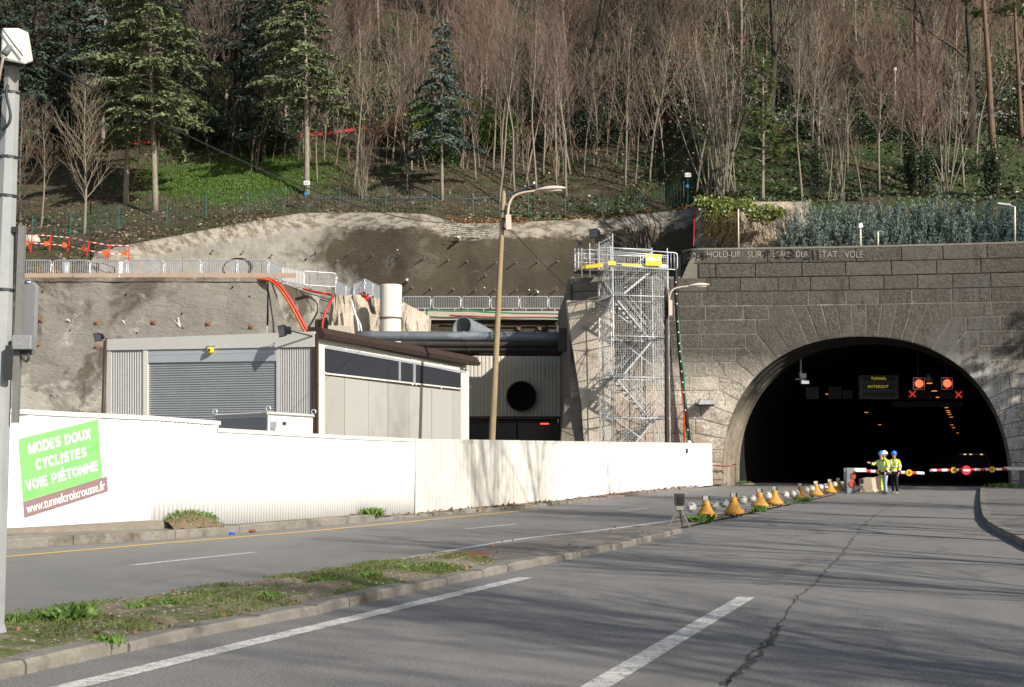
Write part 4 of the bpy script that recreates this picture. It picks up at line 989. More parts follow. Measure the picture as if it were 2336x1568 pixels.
# broken old concrete
def rubble(pts, y, dep, amp, name, label, seed, y2=None):
    top_, nx = pts, 46; rows = []
    x0, x1 = at(pts[0][0], 760, y).x, at(pts[-1][0], 760, y).x
    zz_ = lambda x: at(pl(pts, CU + x / y * F) and CU + x / y * F, pl(pts, CU + x / y * F), y).z
    prof_ = []
    fr = []
    for i in range(22):
        t_ = i / 21; row = []
        for j in range(nx + 1):
            x = lerp(x0, x1, j / nx); z = lerp(0, zz_(x), t_); bow = dep * .5 * (2 * j / nx - 1) ** 6
            n_ = noise.noise(Vector((x * 1.1, z * .8, seed))) + .55 * noise.noise(Vector((x * 3, z * 2.4, seed + 3))) + .3 * noise.noise(Vector((x * 8, z * 7, seed)))
            row.append(Vector((x + .15 * n_ * (1 if 0 < j < nx else 0), y + bow + amp * n_ * (.35 + .65 * t_), z + .15 * n_ * (t_ > .9))))
        fr.append(row)
    back_ = [[p + Vector((0, dep, 0)) for p in fr[-1]]]
    mb = MB(); mb.grid(fr + back_); mb.grid([[r[0] for r in fr], [r[0] + Vector((.3, dep, 0)) for r in fr]]); mb.grid([[r[-1] for r in fr], [r[-1] + Vector((-.3, dep, 0)) for r in fr]])
    o = mb.build(name, M['concrete'], None, 'raw'); return tag(o, label, 'concrete', 'broken concrete stubs')
rubble([(741, 745), (748, 700), (757, 680), (768, 672), (790, 674), (815, 671), (826, 680), (836, 712), (842, 760)], 75.0, 2.4, .35, 'broken_concrete', 'ragged hacked-off concrete stub left of the white column', 4)
rubble([(826, 690), (840, 676), (872, 684), (900, 690), (925, 694), (940, 702), (958, 712), (972, 724), (975, 760)], 78.5, 2.0, .35, 'broken_concrete', 'ragged pale concrete mass directly behind the white column', 9)
mb = MB(); q = at(774, 762, 73); mb.box(q + Vector((0, 0, -.5)), (1.25, .9, 1.9)); tag(mb.build('concrete_block', M['paleblock'], None, False, .03), 'small square concrete block top just over the brown roof edge', 'concrete block')
def cable(pts, r, name, label, m, cat='cable', n=6, par=None, group=None):
    o = MB().tube(smooth([Vector(p) for p in pts], 3), r, n).build(name, m, par, True)
    if label: tag(o, label, cat, group)
    return o
ed = lambda x, y: ((900 + x / 6.532) / 1.2397, (760 + y / 6.532) / 1.2397)
for dx, nm in ((0, 'left'), (14, 'right')):
    cable([at(*ed(612 + dx, 600), 74.2), at(*ed(640 + dx, 740), 74.0), at(*ed(700 + dx, 900), 73.8), at(*ed(745 + dx * 3.4, 1060), 73.6), at(*ed(748 + dx * 4, 1260), 73.6)], .055, 'conduit', 'grey conduit pipe hanging down the broken concrete, the %s of two' % nm, M['galv'], 'conduit', 8)
fz = lambda x, y: ((680 + x / 2.118) / 1.2397, (560 + y / 2.118) / 1.2397)
REDH = mat('red_hose', (.42, .025, .018), .4, .12, 3, 0)
ORH = mat('orange_hose', (.62, .10, .012), .4, .1, 3, 0)
for dx, m, lb, r in ((0, ORH, 'orange cable sleeve running down the grey wall behind the shed, lower of the pair', .085), (16, REDH, 'red cable sleeve running down the grey wall behind the shed, upper of the pair', .10)):
    cable([at(*fz(40 + dx, 487), 69.6)] + [at(*fz(x + dx, y), 68.75) for x, y in ((165, 488), (205, 510), (250, 560), (300, 640), (340, 715), (380, 790), (440, 880))], r, 'cable_sleeve', lb, m, 'cable sleeve', 8)
cable([at(*fz(x, y), yy) for x, y, yy in ((380, 545, 73), (450, 565, 76), (548, 578, 76.5), (552, 600, 74.4), (520, 660, 73.9), (495, 720, 73.7), (488, 800, 73.6))], .075, 'cable_sleeve', 'red cable sleeve curling round the left edge of the broken concrete', REDH, 'cable sleeve', 8)
cable([at(*ed(x, y), yy) for x, y, yy in ((670, 540, 76), (765, 490, 77.5), (860, 510, 77.2), (945, 540, 77), (835, 572, 77))], .10, 'cable_sleeve', 'short red cable sleeve bent over the top of the broken concrete', REDH, 'cable sleeve', 8)
cable([at(*ed(820, 690), 77.2), at(*ed(915, 645), 77.4)], .10, 'cable_sleeve', 'stub of red cable sleeve poking from the broken concrete', REDH, 'cable sleeve', 8)
GH = M['green']
cable([at(*ed(2040, 1170), 85), at(*ed(2020, 1000), 84.9), at(*ed(2000, 850), 84.9), at(*ed(2005, 775), 84.8), at(*ed(2100, 770), 84.9)] + [at(*e6(x, y), 84.9) for x, y in ((1250, 1112), (1360, 1106), (1480, 1118), (1600, 1122), (1800, 1130), (1960, 1130), (2170, 1135))], .055, 'hose', 'green hose lying along the pale beam under the right-hand crowd barriers', GH, 'hose')
cable([at(*e6(x, y), 84.95) for x, y in ((1200, 1145), (1280, 1150), (1400, 1152), (1500, 1160), (1750, 1165), (1950, 1162), (2170, 1168))], .06, 'hose', 'thin dark red hose along the foot of the pale beam', mat('dull_red_hose', (.30, .05, .035), .5, .1, 3, 0), 'hose')
# planks under the left barriers
mb = MB(); rr = random.Random(2); x = -42
while x < -14.2: L = rr.uniform(2.2, 3.2); mb.box((x + L / 2, 69.42 + rr.uniform(-.03, .03), ZTER + .17), (L - .06, .05, .26), 0, 0, rr.uniform(-.01, .01)); x += L
tag(mb.build('toe_boards', mat('pinkish_board', (.36, .26, .19), .8, .15, 2, .2, 20)), 'row of pinkish boards along the terrace edge under the left barriers', 'boards')
# ---- crowd barriers
def crowd_barrier(L=2.05):
    root = local('crowd_barrier', 'x', 'crowd barrier', 'grey steel crowd barriers on the terrace')
    H0, H1 = .24, 1.08; rc_ = .12; fr = []
    for cx, cz, a0 in ((L / 2 - rc_, H1 - rc_, 0), (-L / 2 + rc_, H1 - rc_, 1), (-L / 2 + rc_, H0 + rc_, 2), (L / 2 - rc_, H0 + rc_, 3)):
        for i in range(5): a = a0 * pi / 2 + i * pi / 8; fr.append((cx + rc_ * cos(a), 0, cz + rc_ * sin(a)))
    MB().tube(fr + [fr[0]], .031, 6).build('frame', M['galv'], root, True)
    mb = MB(); n = 16
    for i in range(1, n): x = -L / 2 + L * i / n; mb.tube([(x, 0, H0), (x, 0, H1)], .0155, 4, False)
    tag(mb.build('bars', M['galv'], root))
    for x in (-L * .29, L * .29):
        mb = MB(); mb.tube([(x, 0, H0), (x, 0, .03)], .024, 6); mb.tube([(x, -.32, .02), (x, .32, .02)], .022, 6); mb.build('foot', M['galv'], root, True)
    mb = MB(); mb.box((L / 2 + .03, 0, .80), (.12, .05, .12)); mb.build('hook_plate', mat('hook_plate', (.62, .70, .78), .4, .05, 3, 0, metal=.3), root)
    return root
cbp = crowd_barrier(); first = [True]
def put_barrier(p, ang, label, sc=1.0):
    o = cbp if first[0] else copy_tree(cbp); first[0] = False
    o.location = p; o.rotation_euler = (0, 0, ang); o['label'] = label; o.scale = (sc, 1, 1); return o
LU = [(-60, 22, 0), (34, 116, 0), (120, 204, 0), (206, 289, 0), (292, 373, 0), (377, 457, 0), (460, 540, 0), (543, 611, 0)]
near_ = ['nearest the tall foreground pole', 'second along from the tall pole', 'third along, before the grey pipe stub', 'fourth along, below the white post', 'fifth along, over the shed door', 'sixth along, before the black coil', 'last before the corner with the red sleeves']
for i, (a, b, _) in enumerate(LU[1:]):
    pa, pb_ = at(a, 630, 69.75), at(b, 630, 69.75); c = (pa + pb_) / 2
    put_barrier((c.x, 69.75, ZTER + .02), R.uniform(-.02, .02), 'crowd barrier on the left terrace edge, ' + near_[i], (pb_.x - pa.x) / 2.07)
def run(u0, y0, segs, z, labels):
    p = Vector((at(u0, 690, y0).x, y0, z))
    for (du, sgn), lb in zip(segs, labels):
        x2 = p.x; L = 2.0
        # end point of length L whose picture column is u0+du
        best = None
        for i in range(-90, 91):
            a = radians(i); q = p + Vector((cos(a) * L, sin(a) * L, 0)); u_ = CU + q.x / q.y * F
            e = abs(u_ - du) - (0 if (i > 0) == (sgn > 0) else -50)
            if (i >= 0) == (sgn > 0) and (best is None or abs(u_ - du) < best[0]): best = (abs(u_ - du), a, q)
        q = best[2]; put_barrier(((p + q) / 2), best[1], lb); p = q
run(613, 70.2, [(640, 1), (690, 1), (762, 1)], ZTER + .02, ['crowd barrier turning the corner above the red sleeves', 'crowd barrier set obliquely just past the terrace corner', 'wide crowd barrier standing above the horizontal red sleeve'])
run(765, 76.2, [(786, 1), (806, 1)], ZTER - .25, ['oblique crowd barrier just left of the tall one over the stub', 'edge-on crowd barrier above the broken concrete stub'])
run(807, 79.5, [(829, -1), (848, 1), (868, 1), (885, 1)], ZTER + .1, ['tall-looking crowd barrier angled towards the camera left of the white column', 'steep crowd barrier left of the white column, first behind the angle', 'steep crowd barrier left of the white column, second behind the angle', 'crowd barrier half hidden behind the white column'])
xs_ = [916, 984, 1057, 1130, 1203, 1276, 1349]
rl = ['first right of the white column', 'second right of the white column', 'third along, over the galvanised duct', 'fourth along, crossed by the wooden lamp pole', 'fifth along, just right of the wooden pole', 'last one, against the scaffold pier']
R0 = [919, 987, 1053, 1120, 1186, 1252]
for i, (a, lb) in enumerate(zip(R0, rl)):
    pa, pb_ = at(a, 690, 85.9), at(a + 64, 690, 85.9); c = (pa + pb_) / 2
    put_barrier((c.x, 85.9, ZTER + .02), 0, 'crowd barrier on the right terrace, ' + lb, (pb_.x - pa.x) / 2.09)
# ---- orange and white site barriers on the bank
def orange_barrier():
    root = local('orange_barrier', 'x', 'site barrier', 'orange and white site barriers on the bank')
    L, H = 1.5, 1.05
    for x in (-L / 2, L / 2): mb = MB(); mb.box((x, 0, H / 2), (.06, .05, H)); mb.box((x, 0, .02), (.07, .5, .04)); mb.build('post', M['red'], root)
    a = MB(); b = MB()
    for z in (H - .04, H * .5):
        for i in range(6): (a if i % 2 else b).box((-L / 2 + L * (i + .5) / 6, 0, z), (L / 6, .035, .04))
    b.build('red_band', M['red'], root); a.build('white_band', M['white'], root)
    mb = MB(); mb.box((L / 2 - .28, -.03, H * .52), (.36, .02, .24), 0, 0, .1); mb.build('marker_plate', M['orange'], root); return root
obp = orange_barrier(); ofirst = True
op = [(34, 534, 584), (70, 527, 576), (112, 529, 578), (152, 534, 582), (196, 543, 592), (244, 551, 600), (293, 558, 601)]
ol = ['nearest the tall pole', 'second from the tall pole, by the pale boulder', 'third from the tall pole', 'fourth from the tall pole', 'fifth, sloping down the bank', 'last, beside the white post']
pts = []
for (u, vt, vb) in op: q = at(u, vb, 76.5 if u < 160 else 75.5); pts.append(q)
for i, (a, b) in enumerate(zip(pts, pts[1:])):
    o = obp if ofirst else copy_tree(obp); ofirst = False
    d = b - a; o.location = (a + b) / 2; o.rotation_euler = (0, math.atan2(-d.z, sqrt(d.x ** 2 + d.y ** 2)), math.atan2(d.y, d.x)); o.scale = (d.length / 1.5, 1, 1.1); o['label'] = 'orange and white barrier on the bank, ' + ol[i]
q = at(275, 596, 72.3); mb = MB(); mb.lathe([(.14, 0), (.14, .9), (.16, .92), (.16, 1.0), (.14, 1.02), (.14, 1.25), (.16, 1.27), (.16, 1.4), (.02, 1.42)], 14, (q.x, q.y, ZTER)); tag(mb.build('marker_post', M['white'], None, False), 'short white ribbed post behind the left crowd barriers', 'post')
q = at(150, 625, 70.8); tag(MB().lathe([(.24, 0), (.24, 1.15), (.20, 1.15), (.20, 0)], 18, (q.x, q.y, ZTER)).build('pipe_stub', M['galv_dull'], None, True), 'upright grey pipe stub behind the left crowd barriers', 'pipe')
q = at(540, 620, 71.3); mb = MB()
for i in range(5): mb.tube([q + Vector((.78 * cos(a) * (1 + .02 * i), .12 * i + .25 * sin(a) - .2, .15 + .62 * sin(a) + .03 * i)) for a in [j * 2 * pi / 28 for j in range(29)]], .03, 5)
tag(mb.build('pipe_coil', M['black'], None, True), 'coil of black plastic pipe leaning by the sixth left barrier', 'pipe coil')
q = on_hill(72, 552); mb = MB(); mb.sphere((0, 0, 0), .5, 12, 8, (1.2, .8, .7)); mb.v = [(x * (1 + .25 * noise.noise(Vector((x * 2, y * 2, z * 2)))) + q.x, y + q.y, z + q.z + .1) for x, y, z in mb.v]; tag(mb.build('boulder', mat('pale_rock', (.5, .44, .36), .9, .2, 3, .5, 10), None), 'pale boulder behind the orange barriers near the tall pole', 'rock')
for i, (u, vb, vt) in enumerate(((417, 622, 587), (477, 622, 586), (538, 622, 590), (597, 625, 594), (724, 640, 605), (650, 630, 600))):
    q = at(u, vb, 73.5); tag(MB().tube([q, at(u, vt, 73.5)], .025, 5).build('steel_stake', RUST), 'thin rusty stake on the terrace, %s from the left' % ORD[i], 'stake', 'thin rusty stakes')

# ================================================================== scaffold stair tower
sc = thing('scaffold_tower', 'galvanised scaffold stair tower wrapped in white netting against the portal', 'scaffold', (6.6, 65, 0))
A0 = at(1401, 1039, 63.7); A0 = Vector((A0.x, A0.y, 0)); ang = radians(14)
tx = Vector((cos(ang), sin(ang), 0)); ty = Vector((-sin(ang), cos(ang), 0)); WX, WY = 3.05, 2.3
lv = [.15, 1.42, 3.58, 5.72, 7.86, 10.0, 11.55]
SG = mat('scaffold_tube', (.60, .62, .64), .45, .12, 5, 0, metal=.35, spec=.5)
def sp(a, b, z): return A0 + tx * a + ty * b + Vector((0, 0, z))
for a, b, zt in ((0, 0, 13.25), (WX, 0, 12.6), (WX, WY, 13.0), (0, WY, 13.2), (WX * .22, WY, 13.0), (WX * .78, WY, 12.6)):
    mb = MB(); mb.tube([sp(a, b, 0), sp(a, b, zt)], .03, 6)
    for z in lv[1:]: mb.tube([sp(a, b, z - .08), sp(a, b, z + .04)], .06, 6)
    mb.build('standard', SG, sc, True)

for z in lv[1:]:
    for (a, b), (c, d) in (((0, 0), (WX, 0)), ((0, WY), (WX, WY)), ((0, 0), (0, WY)), ((WX, 0), (WX, WY))): MB().tube([sp(a, b, z), sp(c, d, z)], .027, 6).build('ledger', SG, sc, True)
for z in (12.05, 12.5, 12.9): MB().tube([sp(-.0, WY, z), sp(WX, WY, z)], .027, 6).build('guard_rail', SG, sc, True)
for z in (12.1, 11.9 + .3): MB().tube([sp(0, 0, z + .1), sp(WX + .05, 0, z)], .027, 6).build('guard_rail', SG, sc, True)
br = MB()
for i, (z0_, z1_) in enumerate(zip(lv, lv[1:])):
    br.tube([sp(0, 0, z0_), sp(0, WY, z1_)] if i % 2 else [sp(0, WY, z0_), sp(0, 0, z1_)], .024, 5)
    br.tube([sp(0, WY, z0_), sp(WX, WY, z1_)] if i % 2 else [sp(WX, WY, z0_), sp(0, WY, z1_)], .024, 5)
    br.tube([sp(WX, 0, z0_), sp(WX, WY, z1_)], .024, 5)
    if i in (1, 3): br.tube([sp(0, 0, z1_), sp(WX, 0, z0_)], .024, 5)
br.build('brace', SG, sc, True)
TRD = mat('steel_tread', (.10, .10, .105), .55, .2, 6, 0, metal=.3)  # steel darkened to include the shade on the tread undersides
for i in range(6):
    z0_, z1_ = lv[i], lv[i + 1]; right = i % 2 == 1             # odd lifts climb to the right
    xa, xb = (.55, 2.45) if right else (2.45, .55); yb = .35 if right else 1.15
    if i == 0: xa, xb, right = 2.45, .55, False
    mb = MB()
    for dy in (0, .62):
        p, q = sp(xa, yb + dy, z0_), sp(xb, yb + dy, z1_); up = Vector((0, 0, .07)); mb.prism([p - up, q - up, q + up, p + up], ty * .04)
    st = mb.build('stair_stringer', M['galv_dull'], sc)
    n = 9; mb = MB()
    for j in range(n):
        t_ = (j + .5) / n; c = sp(lerp(xa, xb, t_), yb + .33, lerp(z0_, z1_, t_)); mb.box(c, (.23, .58, .04), ang)
    mb.build('stair_tread', TRD, sc)
    mb = MB()
    for dy in (0, .62):
        for h in (.5, .95):
            mb.tube([sp(xa, yb + dy, z0_ + .1), sp(xa, yb + dy, z0_ + h), sp(xb, yb + dy, z1_ + h), sp(xb, yb + dy, z1_ + .1)], .02, 5)
    mb.build('handrail', SG, sc, True)
    mb = MB(); mb.box(sp(.3 if not right else WX - .3, WY / 2, z1_ - .03), (.6, WY * .9, .05), ang); mb.box(sp(.3 if not right else WX - .3, -.02, z1_ + .09), (.6, .03, .16), ang); mb.build('landing', TRD if i < 5 else SG, sc)
mb = MB(); mb.box(sp(WX / 2, WY * .78, lv[6] - .04), (WX, WY * .44, .05), ang); mb.build('deck', TRD, sc)
# netting: real cords
def net(fn, nu, nv, seed):
    rr = random.Random(seed); mb = MB(); W_ = .0052
    J = [[fn(i / nu, j / nv) + Vector((rr.uniform(-.02, .02), rr.uniform(-.03, .03), rr.uniform(-.025, .025))) + Vector((0, -.05 * sin(pi * ((j / nv * 5) % 1)), 0)) for j in range(nv + 1)] for i in range(nu + 1)]
    for i in range(nu + 1): mb.tube(J[i], W_, 3, False)
    for j in range(nv + 1): mb.tube([J[i][j] for i in range(nu + 1)], W_, 3, False)
    return mb.build('safety_net', mat('net_cord', (.58, .58, .56), .7, .08, 8, 0), sc, 'raw')
net(lambda a, b: sp(WX * a, -.08, lerp(.4, 12.1, b)), 24, 88, 1)
net(lambda a, b: sp(-.08, WY * a, lerp(.4, 12.9, b)), 16, 92, 2)
net(lambda a, b: sp(WX + .06, WY * a, lerp(.4, 12.0, b)), 14, 80, 3)
net(lambda a, b: sp(lerp(.0, WX, a), WY + .05, lerp(11.6, 12.9, b)), 24, 10, 4)
# side gangway to the left with yellow toe boards
gx0 = -1.15; gz0 = 11.62
mb = MB()
for a in (gx0, gx0 + .45): mb.tube([sp(a, 1.75, 11.1), sp(a, 1.75, 13.0 if a > gx0 else 12.7)], .028, 6)
for a in (gx0, gx0 + .2): mb.tube([sp(a, 3.0, 11.1), sp(a, 3.0, 12.9)], .028, 6)
for z in (12.15, 12.65): mb.tube([sp(gx0, 3.0, z), sp(0, 3.0, z)], .026, 6); mb.tube([sp(gx0, 1.75, z), sp(0, 1.75, z)], .018, 6); mb.tube([sp(gx0, 1.75, z), sp(gx0, 3.0, z)], .026, 6)
mb.tube([sp(gx0, 1.75, 12.5), sp(0, 0, 13.1)], .02, 5)
mb.build('gangway_rail', SG, sc, True)
mb = MB(); mb.box(sp(gx0 / 2, 2.4, gz0 - .06), (-gx0 + .2, 1.3, .07), ang); mb.build('gangway_deck', mat('dark_deck', (.10, .09, .08), .8, .2, 5, 0), sc)
YT = mat('yellow_toe_board', (.72, .50, .03), .5, .1, 3, 0)
mb = MB(); c = sp(gx0 / 2, 1.72, gz0 + .13); mb.prism([sp(gx0, 1.72, gz0 - .02), sp(-.02, 1.55, gz0 + .1), sp(-.02, 1.55, gz0 + .32), sp(gx0, 1.72, gz0 + .16)], ty * .04); mb.box(sp(WX * .55, .1, 11.62), (2.3, .04, .16), ang); mb.box(sp(-.1, -.1, 11.66), (.42, .06, .2), ang); mb.build('toe_board', YT, sc)
net(lambda a, b: sp(lerp(gx0, 0, a), 3.02, lerp(11.7, 12.65, b)), 14, 8, 5)
net(lambda a, b: sp(lerp(gx0, 0, a), lerp(1.75, 0, a), lerp(11.75, lerp(12.5, 13.1, a), b)), 12, 9, 6)
# round-cornered gate panel on the right of the top
mb = MB(); g0, g1, zz0, zz1 = WX - .9, WX + .52, 11.45, 12.35
mb.tube([sp(g0 - 1.6, -.12, zz1 + .08), sp(g1 - .15, -.12, zz1), sp(g1 - .03, -.12, zz1 - .04), sp(g1, -.12, zz1 - .16), sp(g1, -.12, zz0 + .16), sp(g1 - .03, -.12, zz0 + .04), sp(g1 - .15, -.12, zz0), sp(g0 - 1.6, -.12, zz0 + .05)], .028, 6)
for a in (.18, .36, .52): mb.tube([sp(g1 - a, -.12, zz0), sp(g1 - a, -.12, zz1)], .016, 5)
mb.build('end_gate', SG, sc, True)
# yellow sign
hs, ns = plane((A0.x, A0.y), (A0.x + tx.x, A0.y + tx.y))
wz = lambda x, y: ((1620 + x / 6.871) / 1.2397, (640 + y / 6.871) / 1.2397)
sgn = thing('company_sign', 'yellow plastic sign with white lettering tied to the scaffold netting', 'sign', hs(*wz(1550, 670), .15))
MB().prism([hs(*wz(x, y), .17) for x, y in ((1396, 560), (1700, 560), (1702, 776), (1398, 770))], ns * -.01).build('board', NT('sign_yellow').done((.90, .66, .01), .45), sgn)
mb = MB()
for off, m_ in ((.178, None),): put_text(mb, 'MiLLS', [wz(1412, 612), wz(1678, 612), wz(1678, 676), wz(1412, 676)], hs, .178, .05)
mb.build('white_lettering', NT('sign_white').done((.85, .85, .82), .5), sgn)
mb = MB()
for i in range(6): x = 1424 + i * 46; mb.add([hs(*wz(x + a, 706 + b), .176) for a, b in ((0, 0), (26, 0), (26, 16), (0, 16))], [(0, 1, 2, 3)])
mb.build('small_print', mat('sign_orange', (.70, .34, .02), .5, .1, 20, 0), sgn)
floodlight(at(1356, 533, 66.0), (-.75, -.6, -.2), 'grey floodlight on the scaffold top, the higher of two, facing left', sp(gx0 + 1.65, .6, 12.9), 1.3)
floodlight(at(1318, 556, 66.4), (-.9, -.3, -.3), 'black floodlight at the far left end of the scaffold gangway', sp(gx0, 1.75, 12.6), .9)
# cables down the portal
vz = lambda x, y: ((1900 + x / 1.96) / 1.2397, (620 + y / 1.96) / 1.2397)
main = [(18, 210), (22, 330), (26, 440), (34, 600), (48, 780), (62, 930), (72, 1040), (84, 1130), (96, 1235)]
wh = lambda x, y, off: wall_hit(*vz(x, y), off)
cable([wh(x, y, .55) for x, y in main], .12, 'black_duct', 'fat black cable duct with white ties running down the portal beside the scaffold', M['black'], 'cable duct', 8)
cable([wh(x - 8 + (y - 800) * -.012 * 0, y, .62) for x, y in [(26, 310), (30, 440), (40, 600), (54, 780), (64, 930), (72, 1040), (78, 1130), (80, 1235)]], .035, 'cable', 'orange-red cable along the black duct on the portal', ORH)
cable([wh(x, y, .6) for x, y in [(26, 300), (34, 500), (50, 700), (62, 830), (70, 900), (76, 980), (70, 1060), (66, 1150), (68, 1235)]], .03, 'cable', 'dark red cable crossing the black duct on the portal', REDH)
cable([wh(x, y, .62) for x, y in [(34, 520), (52, 760), (68, 850), (70, 950), (76, 1030), (82, 1100), (84, 1235)]], .04, 'cable', 'green cable along the black duct on the portal', GH)
for i, t_ in enumerate([350, 415, 470, 568, 628, 690, 735, 790, 845, 905, 960, 1060, 1170]):
    q = wh(pl([(b, a) for a, b in main], t_), t_, .69); mb = MB(); mb.sphere(q, .045, 6, 5); mb.build('cable_tie', M['white'], bpy.data.objects['black_duct'])
cable([wh(x, y, .3) for x, y in ((150, 1025), (110, 1030), (80, 1050), (62, 1100), (70, 1150), (110, 1180), (150, 1205), (175, 1240))], .02, 'cable', 'thin grey cable looping from the wall light to the ground', M['galv_dull'])
cable([wall_hit(u, v, .3 + .1 * (i % 2)) for i, (u, v) in enumerate(((1612, 1063), (1622, 1062), (1634, 1062), (1643, 1064), (1648, 1063), (1654, 1065), (1660, 1062), (1666, 1065), (1672, 1061), (1680, 1059)))], .035, 'cable', 'wavy red cable strung low across the portal foot', mat('dull_red_hose', (.30, .05, .035), .5, .1, 3, 0))
q = wh(186, 1020, .45); wl = thing('wall_light', 'weathered grey floodlight box mounted on the portal left of the arch', 'wall light', q)
mb = MB(); mb.prism([q + Vector((-.42, -.25, -.08)), q + Vector((.45, -.25, -.08)), q + Vector((.45, -.25, .16)), q + Vector((-.32, -.25, .18))], (0, .55, 0)); mb.build('housing', mat('weathered_grey', (.42, .43, .43), .6, .3, 8, .2), wl, False, .01)
mb = MB()
for i in range(4): mb.box(q + Vector((-.25 + .2 * i, -.02, .2)), (.05, .5, .06))
mb.build('cooling_fin', M['galv_dull'], wl)
mb = MB(); mb.box(q + Vector((0, -.0, -.13)), (.85, .5, .08)); mb.build('lens', M['black'], wl)
# ================================================================== lamp posts and masts
def cobra(par, base, tip, m, head=.95):
    """curved arm from base to tip with a flat lens-shaped head beyond the tip"""
    base, tip = Vector(base), Vector(tip); h = Vector((tip.x - base.x, tip.y - base.y, 0)); d = h.normalized(); H = tip.z - base.z
    pts = [base, base + Vector((0, 0, H * .45)) + h * .03, base + Vector((0, 0, H * .75)) + h * .14, base + Vector((0, 0, H * .92)) + h * .38, tip]
    MB().tube(smooth(pts, 3), .045, 8).build('arm', m, par, True)
    mb = MB(); s_ = Vector((-d.y, d.x, 0)); rows = []
    for i in range(13):
        t_ = i / 12; wd = .17 * (sin(pi * min(1, t_ * .93 + .07)) ** .6) + .02; up = .10 * sin(pi * (t_ * .9 + .05)) ** .7; c = tip + d * (head * t_ - .05) + Vector((0, 0, .05 * t_))
        rows.append([c + s_ * (wd * cos(a)) + Vector((0, 0, up * sin(a) * (1.35 if sin(a) > 0 else .55))) for a in [j * 2 * pi / 14 for j in range(15)]])
    mb.grid(rows); mb.build('lamp_head', m, par, True)
    mb = MB(); mb.box(tip + d * head * .55 + Vector((0, 0, -.04)), (head * .55, .22, .05), math.atan2(d.y, d.x)); mb.build('lens', mat('lamp_lens', (.5, .45, .38), .3, .05, 3, 0), par)
b0 = at(1121, 1039, 46); t0 = at(1149, 443, 46)
lp = thing('street_lamp', 'tall pale weathered wooden pole carrying a curved street lamp', 'street lamp', (b0.x, b0.y, 0))
base = Vector((b0.x - .08, 46, 0)); top_ = t0
MB().tube([base.lerp(top_, i / 10) for i in range(11)] + [top_ + Vector((.01, 0, .14))], [.135 - .05 * i / 10 for i in range(11)] + [.02], 12).build('pole', M['wood_pole'], lp, True)
cobra(lp, at(1158, 494, 45.8), at(1226, 435, 45.6), M['lamp'], 1.12)
q = at(1160, 508, 45.8); MB().box(q, (.21, .16, .58), 0, 0, -.03).build('ballast_box', M['lamp'], lp, False, .015)
for v in (483, 500, 522): c = at(1148, v, 46); MB().tube([c + Vector((0, 0, -.03)), c + Vector((0, 0, .03))], .105, 12).build('strap', M['dark'], lp)
b0 = at(1522, 1039, 61); t0 = at(1519.5, 662, 61)
lp2 = thing('street_lamp', 'dark tarred wooden pole with a street lamp arm in front of the scaffold', 'street lamp', (b0.x, b0.y, 0))
MB().tube([Vector((b0.x, 61, 0)).lerp(t0, i / 8) for i in range(9)] + [t0 + Vector((0, 0, .2))], [.13 - .03 * i / 8 for i in range(9)] + [.02], 10).build('pole', M['dark_pole'], lp2, True)
cobra(lp2, at(1526, 690, 60.8), at(1574, 653, 60.7), M['lamp'], 1.0)
MB().box(at(1529, 703, 60.8), (.19, .16, .78)).build('ballast_box', M['lamp'], lp2, False, .015)
def small_lamp(u, vb, vt, y, label, kind, r=.05, hl=.9):
    q = at(u, vb, y); t_ = at(u, vt, y); l = thing('lamp_post', label, 'lamp post', q, 'slim lamp posts')
    MB().tube([q, t_], r, 8).build('pole', mat('pale_pole', (.60, .55, .45), .6, .08, 3, 0), l, True)
    mb = MB()
    if kind == 'long':
        mb.tube([t_, t_ + Vector((-.4, -.1, .06))], .035, 6); mb.build('arm', M['galv_dull'], l); mb = MB()
        mb.box(t_ + Vector((-.7, -.15, .10)), (.75, .26, .11), 0, 0, .12); mb.build('lamp_head', M['galv_dull'], l, False, .03)
    elif kind == 'cam':
        mb.prism([t_ + Vector(p) for p in ((-.12, -.15, -.05), (.12, -.15, .02), (.06, -.15, .28), (-.12, -.15, .2))], (0, .3, 0)); mb.build('lamp_head', M['box'], l); MB().tube([t_, t_ + Vector((.3, 0, .05))], .03, 6).build('arm', M['black'], l)
    else: mb.tube([t_, t_ + Vector((.12, 0, .05)), t_ + Vector((.3, -.1, -.08))], .04, 6); mb.build('lamp_head', M['galv_dull'], l)
    return l
small_lamp(2315, 555, 472, 67.5, 'slim pale lamp post on the portal top at the far right edge', 'long')
small_lamp(1963, 575, 520, 68.6, 'short pale mast with a white camera box on top of the portal', 'cam')
small_lamp(2003, 575, 529, 68.9, 'short thin mast with a small bent spout, right of the white camera mast', 'spout', .045)
q = at(1685, 572, 68.8); tag(MB().tube([q, at(1684, 478, 68.8)], .04, 6).build('pole', mat('pale_pole', (.60, .55, .45), .6, .08, 3, 0), None, True), 'bare thin pale pole in front of the rock bank', 'pole')
q = on_hill(2042, 300, 100); small_lamp(2042, 262, 162, q.y, 'distant white lamp post among the trees on the upper road', 'cam', .07)

